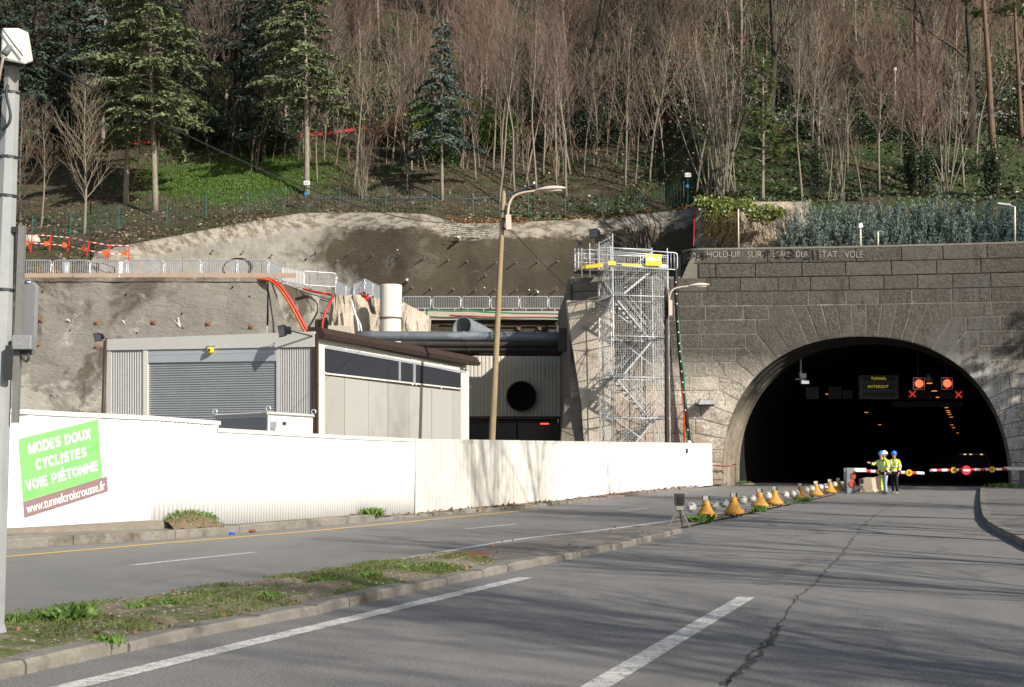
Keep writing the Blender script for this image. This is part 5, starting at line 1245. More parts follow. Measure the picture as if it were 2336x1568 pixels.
# ---- tall grey mast with camera housing, left foreground
mx, my = -4.49, 10.75
ms = thing('camera_mast', 'tall octagonal grey steel mast in the left foreground with a white housing on top', 'mast', (mx, my, 0))
MG = mat('mast_paint', (.27, .28, .275), .55, .12, 1.5, .05, dirt=((.27, .265, .25), 1.0, .6, (1, 1, .4)))
MB().lathe([(.118, .12), (.078, 4.86), (.078, 4.90)], 8, (mx, my, 0)).build('shaft', MG, ms, False, .004)
MB().lathe([(.066, 4.88), (.062, 5.2)], 8, (mx, my, 0)).build('neck', mat('neck_steel', (.22, .215, .2), .6, .2, 3, 0), ms)
MB().lathe([(.085, 5.12), (.11, 5.14), (.11, 5.17), (.05, 5.19)], 14, (mx, my, 0)).build('collar', M['dark'], ms)
hx_ = lambda u, v, dy=0: at(u, v, my - .05 + dy)
mb = MB(); F4 = [hx_(3, 136, -.12), hx_(59, 134, -.12), hx_(45, 66, -.12), hx_(6, 62, -.12)]; B4 = [hx_(10, 146, .22), hx_(79, 144, .14), hx_(68, 72, .12), hx_(16, 68, .22)]
F4 = [hx_(2, 136, -.1), hx_(60, 148, -.16), hx_(45, 64, -.12), hx_(4, 64, -.1)]; B4 = [hx_(6, 138, .25), hx_(77, 142, .2), hx_(66, 73, .2), hx_(10, 72, .25)]
mb.add(F4 + B4, [(0, 1, 2, 3), (4, 5, 6, 7), (0, 1, 5, 4), (1, 2, 6, 5), (2, 3, 7, 6), (3, 0, 4, 7)]); mb.build('camera_housing', M['box'], ms, False, .02)
mb = MB(); mb.tube([hx_(22, 108, -.2), hx_(10, 124, -.24)], .03, 10); mb.build('cable_gland', mat('gland', (.14, .15, .15), .5, .15, 5, 0), ms, True)
cable([hx_(9, 126, -.24), hx_(3, 150, -.2), hx_(-4, 190, -.1)], .012, 'lead', '', M['lamp'], par=None); bpy.data.objects['lead'].parent = ms; bpy.data.objects['lead'].location = -ms.location
def mcable(pts, r, m): 
    mb = MB().tube(smooth([Vector(p) for p in pts], 3), r, 6); return mb.build('cable', m, ms, True)
mcable([hx_(18, 195, -.1), hx_(13, 215, -.13), hx_(20, 240, -.12), hx_(25, 265, -.12), hx_(20, 285, -.12), hx_(4, 297, -.1)], .014, M['dark'])
mcable([hx_(4, 64, -.13), hx_(30, 100, -.15), hx_(52, 128, -.18)], .006, M['dark'])
for z, rr in ((4.88, .082), (4.29, .089), (3.94, .093), (3.1, .1)): MB().lathe([(rr, z - .012), (rr, z + .012)], 10, (mx, my, 0)).build('strap', M['dark'], ms)
mb = MB(); mb.lathe([(.30, .1), (.30, .115), (.14, .13), (.12, .2)], 8, (mx, my, 0)); mb.build('base_plate', M['galv_dull'], ms)
mb = MB()
for a in (.4, 1.9, 3.5, 5.1): mb.tube([(mx + .22 * cos(a), my + .22 * sin(a), .11), (mx + .22 * cos(a), my + .22 * sin(a), .17)], .018, 6)
mb.build('anchor_bolt', RUST, ms)
# channel and sign fixed to it, seen from behind
sg = thing('traffic_sign', 'back of a grey rounded traffic sign on a steel channel beside the mast', 'traffic sign', at(44, 800, my))
mb = MB(); a, b = at(43, 985 - 20, my - .02), at(43, 516, my - .02); mb.box((a + b) / 2, (.055, .05, b.z - a.z)); mb.build('channel', mat('channel_steel', (.22, .215, .20), .55, .2, 20, .1, metal=.3), sg)
P0 = [(50, 645), (73, 643), (82, 653), (82, 655), (76, 800), (70, 810), (50, 810)]
mb = MB(); mb.prism([at(u, v, my + .03) for u, v in P0], (0.02, .03, 0)); mb.build('sign_plate', mat('sign_back', (.17, .175, .18), .6, .15, 2, 0), sg, False, .006)
mb = MB(); mb.box(at(54, 782, my - .06), (.17, .10, .125)); mb.build('terminal_box', mat('chequer_plate', (.33, .33, .33), .5, .25, 60, .4, metal=.4), sg, False, .006)
mb = MB(); mb.tube(smooth([at(48, 796, my - .05), at(50, 815, my - .05), at(60, 827, my - .05), at(66, 818, my - .05), at(62, 800, my - .05)], 2), .012, 6); mb.build('cable_loop', M['dark'], sg, True)
mb = MB(); mb.tube([at(34, 960, my - .03), at(37, 520, my - .03)], .012, 6); mb.box(at(34, 525, my - .03), (.035, .06, .05)); mb.build('conduit', M['dark'], sg)
mb = MB(); mb.sphere(at(64, 645, my + .05), .033, 12, 8, (1.2, 1, .7)); mb.build('dome', mat('chrome', (.8, .8, .82), .12, .02, 3, 0, metal=1), sg, True)
mb = MB(); mb.box(at(20, 828, my - .12), (.05, .05, .30)); mb.build('side_box', M['dark'], sg)
# overhead wires
def wire(p, q, sag, name, label, r=.012):
    p, q = Vector(p), Vector(q); pts = [p.lerp(q, i / 40) - Vector((0, 0, sag * 4 * (i / 40) * (1 - i / 40))) for i in range(41)]
    tag(MB().tube(pts, r, 4).build(name, M['black'], None, True), label, 'wire')
pA, pB = at(40, 112, my), at(1146, 485, 46)
wire(pA, pB, .9, 'overhead_wire', 'thin black overhead wire sagging from the mast to the wooden lamp pole', .009)
wire(at(1163, 522, 46), at(1302, 664, 66), .05, 'overhead_wire', 'thin black wire slanting down from the wooden lamp pole to the scaffold pier', .016)
wire(at(1300, 648, 64), at(1520, 680, 61), 1.0, 'overhead_wire', 'black wire slung across the scaffold to the dark pole', .012)

# ================================================================== barriers, bollards and lights at the tunnel mouth
RB, WB = NT('barrier_red').done((.60, .02, .03), .4), NT('barrier_white').done((.82, .82, .80), .4)
def gate(name, label, post, p, q, n, disc, cab):
    g_ = thing(name, label, 'barrier', post); p, q = Vector(p), Vector(q); a, b = MB(), MB(); d = (q - p).normalized()
    for i in range(n): MB().tube([p.lerp(q, i / n), p.lerp(q, (i + 1) / n)], .065, 8).build('red_band' if i % 2 else 'white_band', RB if i % 2 else WB, g_)
    for t_ in disc:
        c = p.lerp(q, t_); mb = MB(); mb.tube([c + Vector((0, -.10, 0)), c + Vector((0, -.17, 0))], .145, 16); o = mb.build('flasher', mat('amber_lens', (.62, .36, .01), .35, .15, 10, 0), g_)
        mb = MB(); mb.tube([c + Vector((0, -.175, 0)), c + Vector((0, -.18, 0))], .07, 10); mb.build('bulb', mat('amber_dark', (.28, .14, .01), .4, .1, 5, 0), o)
    h = p.z + .12; mb = MB(); mb.box((post[0], post[1], h / 2), (.34, .5, h)); mb.build('cabinet', mat('cabinet_grey', (.20, .205, .21), .55, .15, 2, .1), g_, False, .02)
    mb = MB(); mb.box((p.x + cab * .1, p.y, p.z + .03), (.9, .2, .16)); mb.build('arm_clamp', M['box'], g_)
    mb = MB(); mb.tube([Vector((post[0] + .06, post[1] - .26, h * .38)), Vector((post[0] + .06, post[1] - .29, h * .38))], .15, 16); mb.build('red_reflector', mat('faded_red', (.45, .06, .03), .5, .15, 4, 0), g_); mb = MB(); mb.box((post[0] + .12, post[1] - .27, h * .68), (.2, .04, .22)); mb.build('red_reflector', mat('faded_red', (.45, .06, .03), .5, .15, 4, 0), g_)
    return g_
pg = gr(1938, 1126); gate('boom_barrier', 'lowered red and white barrier arm left of centre, behind the workers', (pg.x, pg.y, 0), at(1950, 1074, pg.y), at(2107, 1080, pg.y + .8), 9, (.35, .77), .2)
pq = at(2334, 1115, 59.5); gg = gate('boom_barrier', 'lowered red and white barrier arm on the right carrying a no-entry disc', (pq.x + .1, 59.5, .14), at(2308, 1070.5, 59.3), at(2122, 1073.5, 58.0), 15, (.26, .73), 1)
c = at(2201, 1073, 58.4); mb = MB(); mb.tube([c + Vector((0, -.16, 0)), c + Vector((0, -.2, 0))], .22, 24); dsc = mb.build('no_entry_disc', RB, gg)
mb = MB(); mb.box(c + Vector((0, -.21, 0)), (.33, .012, .085)); mb.build('white_bar', WB, dsc)
# concrete safety blocks
for i, (u0, u1, y) in enumerate(((1957, 1981, 54.6), (1984, 1992, 56.5))):
    p = gr(u0, 1123 - i * 4); L = 2.6; mb = MB(); w2 = .25 + .0 * i
    a = Vector((p.x + .1, p.y, 0)); d = Vector((AX, 1, 0)).normalized(); s_ = Vector((d.y, -d.x, 0))
    sec = [(-.02, 0), (.05, .12), (.1, .62), (.50, .62), (.55, .12), (.62, 0)]
    mb.grid([[a + s_ * x + d * t_ + Vector((0, 0, z)) for x, z in sec] for t_ in (0, L)]); mb.add([a + s_ * x + Vector((0, 0, z)) for x, z in sec], [tuple(range(6))]); mb.add([a + s_ * x + d * L + Vector((0, 0, z)) for x, z in sec], [tuple(range(6))])
    tag(mb.build('safety_block', mat('tan_concrete', (.46, .38, .27), .9, .18, 2, .3, 16) if i == 0 else mat('brown_concrete', (.20, .15, .11), .9, .25, 2, .3, 16)), ['tan concrete safety block just inside the barrier', 'darker concrete safety block running on into the tunnel'][i], 'concrete block')
# yellow bell bollards
def bollard():
    r = local('bell_bollard', 'x', 'bollard', 'yellow bell-shaped bollards along the median')
    YB = mat('bollard_yellow', (.47, .235, .035), .6, .2, 4, .1, dirt=((.22, .115, .035), 6, .6))
    MB().lathe([(.245, .075), (.265, .085), (.268, .14), (.255, .165), (.215, .20), (.16, .27), (.12, .36), (.092, .46), (.080, .52), (.07, .525)], 26).build('bell', YB, r, True)
    mb = MB(); mb.box((0, 0, .575), (.15, .05, .10)); mb.build('reflector_block', mat('reflector_white', (.60, .60, .58), .35, .2, 20, 0), r, False, .006)
    mb = MB()
    for x in (-.08, .08): mb.box((x, 0, .57), (.02, .07, .12))
    mb.box((0, -.05, .50), (.03, .06, .05)); mb.build('clip', M['dark'], r)
    for i in range(4):
        a = i * pi / 2 + .6; mb = MB(); mb.tube([(.2 * cos(a) - .018, .2 * sin(a), .035), (.2 * cos(a) + .018, .2 * sin(a), .035)], .035, 8); mb.box((.2 * cos(a), .2 * sin(a), .07), (.04, .03, .03)); mb.build('wheel', M['black'], r)
    return r
bl0 = bollard(); bpos = []
bz = lambda x, y: ((1880 + x / 3.893) / 1.2397, (1330 + y / 3.893) / 1.2397)
BL = ['large dusty bell bollard nearest the camera, next to the tripod box', 'bell bollard with a bright white top, second from the tripod', 'bell bollard behind the grass tuft, third from the tripod', 'shaded bell bollard with a black top, fourth from the tripod', 'bell bollard fifth from the tripod, with weeds at its foot', 'bell bollard sixth from the tripod', 'bell bollard second from the red and white barrier', 'bell bollard farthest away, beside the barrier cabinet']
for i, (x, y) in enumerate(((460, 566), (763, 513), (1047, 437), (1213, 402), (1495, 342), (1667, 301), (1820, 268), (1912, 246))):
    p = gr(*bz(x, y), .03); o = bl0 if i == 0 else copy_tree(bl0); o.location = (p.x, p.y, .03); o.rotation_euler = (0, 0, -.35 + R.uniform(-.2, .2)); o['label'] = BL[i]; bpos.append(p)
tp = gr(*bz(165, 615), .06)
line = [tp] + bpos
def yline(u):
    for a, b in zip(line, line[1:]):
        ua, ub = CU + a.x / a.y * F, CU + b.x / b.y * F
        if u <= ub or b is line[-1]: return a.y + (b.y - a.y) * (u - ua) / (ub - ua)
def ball():
    r = local('light_ball', 'x', 'lamp', 'white globe lamps strung between the bollards')
    mb = MB(); mb.sphere((0, 0, 0), .125, 20, 12); mb.build('globe', mat('globe_white', (.45, .435, .40), .5, .1, 6, .1), r, True)
    mb = MB(); mb.box((.01, -.112, -.005), (.11, .04, .08)); mb.build('reflector', mat('reflector_cream', (.72, .68, .58), .3, .12, 40, 0), r, False, .005)
    mb = MB(); mb.sphere((0, -.095, .075), .022, 8, 6); mb.build('socket', M['black'], r)
    mb = MB(); mb.box((.01, -.11, -.055), (.10, .035, .012)); mb.build('reflector_rim', M['galv_dull'], r); return r
ba0 = ball(); bp = []
NB = ['between the tripod box and the nearest bollard', 'half hidden behind the nearest bollard', 'just left of the second bollard', 'just right of the second bollard', 'just left of the third bollard', 'grey, shaded, between the third and fourth bollards', 'right of the shaded bollard, first of three close together', 'middle of three close together right of the shaded bollard', 'last of three, touching the fifth bollard', 'just right of the fifth bollard', 'just left of the sixth bollard', 'right of the sixth bollard', 'grey, shaded, left of the seventh bollard', 'between the two farthest bollards, on the left', 'behind the farthest bollard', 'last one, against the barrier cabinet']
for i, (x, y) in enumerate(((290, 410), (540, 383), (657, 363), (863, 332), (968, 313), (1137, 283), (1330, 272), (1408, 262), (1447, 252), (1558, 218), (1617, 203), (1714, 187), (1771, 182), (1868, 158), (1900, 150), (1948, 152))):
    u, v = bz(x, y); y_ = yline(u); 
    if i in (5, 12): y_ += .6
    p = at(u, v, y_); o = ba0 if i == 0 else copy_tree(ba0); o.location = p; o.rotation_euler = (0, 0, -.25 + R.uniform(-.25, .25)); o['label'] = 'white globe lamp ' + NB[i] if i not in (5, 12) else 'dirty globe lamp, ' + NB[i]; bp.append(p)
bar = MB(); ch = sorted(bp + [Vector((p.x, p.y, .45)) for p in bpos], key=lambda p: p.y); bar.tube(ch, .012, 5); 
tag(bar.build('support_cable', M['dark'], None, True), 'thin dark cable on which the globe lamps hang between the bollards', 'cable')
def tripod(p, label, s=1.0):
    t_ = thing('tripod_box', label, 'signal box', p); p = Vector(p); z = .40 * s
    mb = MB(); mb.box(p + Vector((0, 0, z + .20 * s)), (.215 * s, .2 * s, .25 * s)); o = mb.build('lamp_box', M['dark'], t_, False, .008)
    mb = MB(); mb.box(p + Vector((.01, -.105 * s, z + .18 * s)), (.12 * s, .03, .15 * s)); mb.build('window', M['black'], o)
    mb = MB(); mb.box(p + Vector((0, 0, z + .02 * s)), (.16 * s, .12 * s, .12 * s)); mb.build('neck', mat('tripod_grey', (.24, .22, .19), .7, .2, 5, 0), t_)
    for dx, dy, m_ in ((-.26, .05, 'a'), (.05, -.14, 'b'), (.24, .1, 'a')):
        mb = MB(); a, b = p + Vector((dx * .1, dy * .1, z - .03 * s)), p + Vector((dx * s, dy * s, -.03)); d = (b - a).normalized(); mb.tube([a, b], .022 * s, 4); mb.build('leg', mat('tripod_grey', (.24, .22, .19), .7, .2, 5, 0) if m_ == 'a' else M['black'], t_)
tripod((tp.x, tp.y, .06), 'black lamp box on a grey tripod at the near end of the bollard row')
q = gr(1961, 1123.5); tripod((q.x, q.y - .3, 0), 'small black tripod box beside the tan concrete block', .85)

# ---- inside the tunnel
VMS = thing('message_sign', 'dim matrix sign hanging in the tunnel mouth with yellow letters', 'message sign', at(2004, 883, 72))
nz = lambda x, y: ((1900 + x / 1.96) / 1.2397, (620 + y / 1.96) / 1.2397)
dp = lambda y: (lambda u, v, off=0: at(u, v, y - off))
FR = mat('sign_frame', (.07, .07, .066), .6, .1, 3, 0); SCR = mat('sign_screen', (.035, .035, .033), .6, .1, 3, 0)
def rect(a, b, c, d, y, th, name, m, par, z=nz):
    return MB().prism([at(*z(x, q_), y) for x, q_ in ((a, d), (c, d), (c, b), (a, b))], (0, th, 0)).build(name, m, par)
rect(1040, 866, 1256, 998, 72, .3, 'cabinet', FR, VMS)
YE = emit('matrix_yellow', (.9, .75, .05), .36)
for i, (t_, x0, x1, y0) in enumerate((('TUNNEL', 1104, 1190, 876), ('INTERDIT', 1088, 1202, 921), (None, 0, 0, 964))):
    s_ = rect(1058, y0 - 4, 1236, y0 + 20, 71.97, .02, 'display_row', SCR, VMS)
    if t_: mb = MB(); put_text(mb, t_, [nz(x0, y0), nz(x1, y0), nz(x1, y0 + 15), nz(x0, y0 + 15)], dp(71.95), 0, -.012, 1.12); mb.build('letters', YE, s_)
for i, (cx, cy, y) in enumerate(((1370, 912, 70), (1526, 911, 70))):
    tl = thing('red_signal', 'glowing round red stop light, the %s of two under the arch' % ('left' if i == 0 else 'right'), 'traffic light', at(*nz(cx, cy), y), 'round red stop lights')
    a = rect(cx - 31, cy - 33, cx + 31, cy + 33, y, .25, 'housing', NT('signal_black').done((.01, .01, .01), .6), tl)
    mb = MB(); C4 = [at(*nz(cx + sx, cy + sy), y - .02) for sx, sy in ((-30, -32), (30, -32), (30, 32), (-30, 32))]
    for p, q in zip(C4, C4[1:] + C4[:1]): mb.tube([p, q], .028, 6)
    mb.build('white_border', M['box'], tl, True)
    c = at(*nz(cx, cy), y - .03); mb = MB(); mb.tube([c, c + Vector((0, -.05, 0))], .225, 24); mb.build('lens', emit('signal_red', (1, .07, .03), 2.6), tl)
    mb = MB(); mb.box(c + Vector((0, .1, 1.2)), (.05, .05, 1.6)); mb.build('hanger', M['dark'], tl)
for i, (cx, cy) in enumerate(((1334, 970), (1590, 973))):
    tl = thing('lane_signal', 'dim red cross lane signal, the %s of two below the stop lights' % ('left' if i == 0 else 'right'), 'lane signal', at(*nz(cx, cy), 74), 'red cross lane signals')
    rect(cx - 27, cy - 26, cx + 27, cy + 26, 74, .2, 'housing', SCR, tl)
    mb = MB(); c = at(*nz(cx, cy), 73.96)
    for a in (pi / 4, -pi / 4): mb.box(c, (.52, .03, .075), 0, 0, a)
    mb.build('cross', emit('cross_red', (.9, .06, .04), .4), tl)
for i, (x0, y0, x1, y1, y) in enumerate(((745, 930, 815, 998, 76), (870, 930, 940, 998, 76), (948, 948, 1002, 996, 76), (1370, 955, 1440, 998, 76), (1488, 955, 1560, 998, 76))):
    o = rect(x0, y0, x1, y1, y, .2, 'blank_panel', mat('blank_panel', (.075, .075, .072), .7, .15, 2, 0), None); tag(o, 'unlit dark panel hanging inside the tunnel, %s from the left' % ORD[i], 'panel', 'unlit panels in the tunnel')
tag(rect(1225, 1012, 1615, 1042, 78, .4, 'gantry_beam', mat('gantry', (.09, .085, .08), .8, .2, 1, 0), None), 'pale beam crossing the tunnel below the red crosses', 'beam')
OL = emit('sodium_orange', (1, .30, .04), .7)
lamps = [(864, 970, 80, .16), (1428, 910, 73, .2), (1455, 953, 80, .22), (1477, 988, 84, .2), (1078, 1072, 100, .18), (1152, 1140, 130, .2), (1523, 1045, 95, .16), (1530, 1062, 105, .2), (1534, 1072, 112, .2), (1540, 1083, 120, .22), (1548, 1098, 128, .22), (1552, 1141, 150, .26), (1561, 1156, 160, .26), (1584, 1186, 185, .24)]
for i, (x, y, dd, w_) in enumerate(lamps):
    p = at(*nz(x, y), dd); mb = MB(); mb.box(p, (w_ * 1.25, .3, .05)); tag(mb.build('tunnel_lamp', OL), 'small orange sodium lamp on the tunnel ceiling', 'tunnel lamp', 'orange tunnel ceiling lamps')
q = at(*nz(1424, 897), 72.8); mb = MB(); mb.lathe([(.05, .0), (.22, 0), (.24, .15), (.12, .35), (.04, .4)], 14, q); tag(mb.build('bell_lamp', M['galv_dull'], None, True), 'round grey lamp housing hanging between the two red stop lights', 'lamp')
cm = thing('camera_rig', 'grey surveillance camera rig hanging under the left of the arch', 'camera', at(*nz(722, 880), 69))
y_ = 69
mb = MB(); mb.tube([at(*nz(715, 770), y_), at(*nz(715, 890), y_)], .05, 6); mb.tube([at(*nz(684, 888), y_), at(*nz(742, 886), y_)], .04, 6); mb.tube([at(*nz(726, 860), y_), at(*nz(726, 900), y_)], .06, 6); mb.build('frame', M['galv_dull'], cm)
mb = MB(); mb.box(at(*nz(736, 904), y_), (.42, .35, .2)); mb.box(at(*nz(730, 868), y_), (.25, .3, .24)); mb.box(at(*nz(712, 862), y_), (.1, .3, .3)); mb.build('camera_body', mat('camera_grey', (.42, .42, .42), .5, .1, 5, 0), cm)
# service truck deep inside, only its roof and lights showing
vt = gr(2226, 1108); vt = Vector((at(2227, 1100, 74).x, 74, 0)); tr = thing('service_van', 'dark van with an amber light bar waiting inside the tunnel on the right', 'van', vt)
mb = MB(); mb.prism([vt + Vector(p) for p in ((-.95, 0, .35), (.95, 0, .35), (.95, 0, 1.1), (.82, .2, 1.68), (-.82, .2, 1.68), (-.95, 0, 1.1))], (0, 4.5, 0)); mb.build('body', mat('dark_van', (.02, .02, .022), .5, .1, 2, 0), tr, False, .05)
mb = MB(); mb.prism([vt + Vector(p) for p in ((-.78, -.02, 1.15), (.78, -.02, 1.15), (.7, .14, 1.58), (-.7, .14, 1.58))], (0, .05, 0)); mb.build('windscreen', M['glass'], tr)
mb = MB(); mb.box(vt + Vector((0, .5, 1.62)), (1.5, .3, .28)); mb.build('light_bar', mat('light_bar', (.42, .36, .16), .4, .25, 6, 0), tr, False, .03)
mb = MB()
for x in (-.5, -.15, .5): mb.box(vt + Vector((x, .33, 1.7)), (.14, .03, .05))
mb.build('amber_flasher', emit('flash_amber', (1, .75, .25), .9), tr)
for x in (-.8, .8):
    for y in (.9, 3.6): mb = MB(); mb.tube([vt + Vector((x - .1, y, .33)), vt + Vector((x + .1, y, .33))], .33, 16); mb.build('wheel', M['black'], tr)
# ================================================================== people
def skin_mesh(nodes, edges, name, m, par, root=0, sub=1):
    me = bpy.data.meshes.new(name); me.from_pydata([n[0] for n in nodes], edges, []); o = bpy.data.objects.new(name, me); C.objects.link(o)
    o.modifiers.new('s', 'SKIN')
    for i, n in enumerate(nodes):
        r_ = n[1] if isinstance(n[1], tuple) else (n[1], n[1]); me.skin_vertices[0].data[i].radius = r_; me.skin_vertices[0].data[i].use_root = (i == root)
    sb = o.modifiers.new('u', 'SUBSURF'); sb.levels = sb.render_levels = sub
    m2 = bpy.data.meshes.new_from_object(o.evaluated_get(bpy.context.evaluated_depsgraph_get())); bpy.data.objects.remove(o); bpy.data.meshes.remove(me)
    m2.name = name; m2.polygons.foreach_set('use_smooth', [True] * len(m2.polygons)); m2.materials.clear(); m2.materials.append(m)
    o = bpy.data.objects.new(name, m2); C.objects.link(o); o.parent = par; return o
SKIN = mat('skin', (.48, .27, .19), .6, .08, 8, 0); HIVIS = mat('hi_vis_yellow', (.66, .86, .02), .6, .08, 5, .2, 12); NAVY = mat('navy_cloth', (.012, .013, .018), .85, .2, 8, .1)
DENIM = mat('pale_denim', (.26, .38, .48), .85, .15, 9, .2, 14); TAPE = mat('reflective_tape', (.62, .66, .70), .35, .08, 10, 0)
def person(loc, face, label, trousers, helm, shoe, armL, armR, lean=0.0, stance=.10, look=0.0, step=.05, hemnavy=True):
    """figure in local axes: faces -Y before turning by 'face'"""
    p = thing('person', label, 'person', loc); p['_loc'] = 1; p.rotation_euler = (0, 0, face)
    V = Vector
    hipL, hipR = V((stance, 0, .92)), V((-stance, 0, .92))
    kL, kR = V((stance + .01, -.03 - step, .50)), V((-stance - .01, -.02 + step, .50)); aL, aR = V((stance + .02, .02 - step * 1.6, .09)), V((-stance - .02, .03 + step * 1.6, .09))
    sL, sR = V((.185, .01, 1.40)), V((-.185, .01, 1.40))
    def arm(s, k_):   # k_ = elbow, wrist offsets
        return [s, s + V(k_[0]), s + V(k_[0]) + V(k_[1])]
    AL, AR = arm(sL, armL), arm(sR, armR)
    N, E = [], []
    def chain(pts, par=None):
        last = par
        for q, r_ in pts:
            N.append((q, r_)); 
            if last is not None: E.append((last, len(N) - 1))
            last = len(N) - 1
        return last
    pel = chain([(V((0, 0, .96)), .13)]); ch = chain([(V((0, .01, 1.12)), .125), (V((0, .015, 1.30)), .14), (V((0, .015, 1.42)), .09)], pel)
    nk = chain([(V((0, .0, 1.50)), .055), (V((0, -.005, 1.57)), .062), (V((0, -.015, 1.64)), (.082, .095)), (V((0, -.005, 1.72)), (.08, .098)), (V((0, 0, 1.77)), .055)], ch)
    chain([(V((0, -.105, 1.645)), .016)], len(N) - 3)              # nose
    for A in (AL, AR):
        e = chain([(A[0], .062), (A[0].lerp(A[1], .5), .052), (A[1], .043), (A[1].lerp(A[2], .6), .036), (A[2], .029)], ch)
        d = (A[2] - A[1]).normalized(); side = d.cross(V((0, 1, .2))).normalized(); fw = d.cross(side)
        pm = chain([(A[2] + d * .06, (.040, .022))], e)
        for f, ln in zip((-.030, -.010, .011, .030), (.058, .068, .064, .05)):
            chain([(A[2] + d * .09 + fw * f, .011), (A[2] + d * (.09 + ln * .55) + fw * f * 1.1 + side * .012, .0095), (A[2] + d * (.09 + ln) + fw * f * 1.1 + side * .03, .008)], pm)
        chain([(A[2] + d * .045 - fw * .04, .012), (A[2] + d * .085 - fw * .055 + side * .01, .010)], pm)
    for h_, kk, a in ((hipL, kL, aL), (hipR, kR, aR)): chain([(h_, .085), (kk, .055), (a, .042)], pel)
    skin_mesh(N, E, 'body', SKIN, p)
    # jacket
    N, E = [], []
    a = chain([(V((0, .0, .90)), (.185, .135)), (V((0, .005, 1.0)), (.185, .135)), (V((0, .01, 1.18)), (.19, .15)), (V((0, .015, 1.34)), (.19, .15)), (V((0, .02, 1.45)), (.11, .10)), (V((0, .02, 1.52)), (.085, .085))])
    for A in (AL, AR): chain([(A[0], .085), (A[0].lerp(A[1], .5), .08), (A[1], .072), (A[1].lerp(A[2], .8), .058)], 3)
    jk = skin_mesh(N, E, 'jacket', HIVIS, p)
    mb = MB(); mb.lathe([(.205, .82), (.21, .86), (.205, .955), (.19, .96)], 20); mb.v = [(x, y * .78 + .005, z) for x, y, z in mb.v]; hm = mb.build('hem', NAVY if hemnavy else HIVIS, None, True); hm.parent = jk
    mb = MB()
    for z, r_ in ((.975, .206), (1.17, .216)): mb.lathe([(r_ * .97, z - .03), (r_, z - .028), (r_, z + .028), (r_ * .97, z + .03)], 20)
    mb.v = [(x, y * .80 + .008, z) for x, y, z in mb.v]
    for A in (AL, AR):
        for t_, rr in ((.75, .083),):
            c = A[0].lerp(A[1], t_); d = (A[1] - A[0]).normalized(); mb.tube([c - d * .028, c + d * .028], rr, 12)
        c = A[1].lerp(A[2], .62); d = (A[2] - A[1]).normalized(); mb.tube([c - d * .025, c + d * .025], .067, 12)
    for x in (.11, -.11): mb.tube([(x, -.13, 1.18), (x, -.12, 1.32), (x, -.05, 1.44), (x, .05, 1.46), (x, .13, 1.38), (x, .155, 1.2)], .022, 4)
    tp_ = mb.build('reflective_tape', TAPE, None, True); tp_.parent = jk
    mb = MB()
    for A in (AL, AR): c = A[1].lerp(A[2], .86); d = (A[2] - A[1]).normalized(); mb.tube([c - d * .03, c + d * .03], .057, 12)
    cf = mb.build('cuff', NAVY, None, True); cf.parent = jk
    # trousers, shoes
    N, E = [], []
    a = chain([(V((0, .0, .95)), (.165, .12)), (V((0, .0, .88)), (.16, .12))])
    for h_, kk, an in ((hipL, kL, aL), (hipR, kR, aR)): chain([(h_ - V((0, 0, .08)), .095), (h_.lerp(kk, .6), .085), (kk, .075), (kk.lerp(an, .55), .066), (an + V((0, 0, -.01)), .062)], 1)
    skin_mesh(N, E, 'trousers', trousers, p)
    if trousers == HIVIS:
        mb = MB()
        for an, kk in ((aL, kL), (aR, kR)):
            c = kk.lerp(an, .6); mb.tube([c + V((0, 0, -.03)), c + V((0, 0, .03))], .075, 12)
        o = mb.build('trouser_tape', TAPE, None, True); o.parent = p
    for an in (aL, aR):
        N, E = [], []; chain([(an + V((0, .05, -.045)), .042), (an + V((0, -.02, -.04)), .045), (an + V((0, -.11, -.052)), (.045, .034)), (an + V((0, -.165, -.06)), (.036, .026))]); skin_mesh(N, E, 'shoe', shoe, p)
    # head details
    hd = MB(); hd.lathe([(.128, 1.70), (.132, 1.705), (.128, 1.74), (.112, 1.79), (.078, 1.83), (.03, 1.85), (.003, 1.852)], 22); hd.v = [(x, y * 1.14 - .0, z) for x, y, z in hd.v]
    rim = [(.135 * cos(a), .155 * sin(a) - (.055 if sin(a) < -.3 else 0) * (-sin(a)), 1.705 - .012 * (sin(a) < -.3)) for a in [i * 2 * pi / 24 for i in range(24)]]
    hd.add(rim + [(x * .75, y * .7, 1.715) for x, y, z in rim], [(i, (i + 1) % 24, 24 + (i + 1) % 24, 24 + i) for i in range(24)]); hd.tube([(0, -.12, 1.78), (0, 0, 1.858), (0, .12, 1.79)], .012, 5)
    h_ = hd.build('helmet', helm, None, True); h_.parent = p
    mb = MB(); mb.lathe([(.088, 1.585), (.094, 1.63), (.094, 1.72)], 16); mb.v = [(x, max(-.01, y) * 1.12 + .008, z) for x, y, z in mb.v]; o = mb.build('hair', mat('dark_hair', (.03, .02, .015), .8, .2, 20, 0), None, True); o.parent = p
    mb = MB()
    for x in (-.032, .032): mb.sphere((x, -.094, 1.668), .011, 8, 5)
    o = mb.build('eyes', mat('eye_dark', (.03, .02, .02), .3, .1, 5, 0), None, True); o.parent = p
    mb = MB(); mb.box((0, -.094, 1.603), (.05, .012, .009)); o = mb.build('mouth', mat('lip', (.35, .13, .11), .6, .1, 5, 0), None); o.parent = p
    mb = MB()
    for x in (-.086, .086): mb.sphere((x, 0, 1.648), .026, 8, 6, (.5, .8, 1.2))
    o = mb.build('ears', SKIN, None, True); o.parent = p
    return p
HW, HB = NT('helmet_white').done((.80, .80, .78), .3), NT('helmet_blue').done((.02, .17, .68), .3)
SHD, SHT = mat('dark_boot', (.03, .028, .026), .7, .2, 10, 0), mat('tan_shoe', (.36, .30, .22), .8, .15, 10, 0)
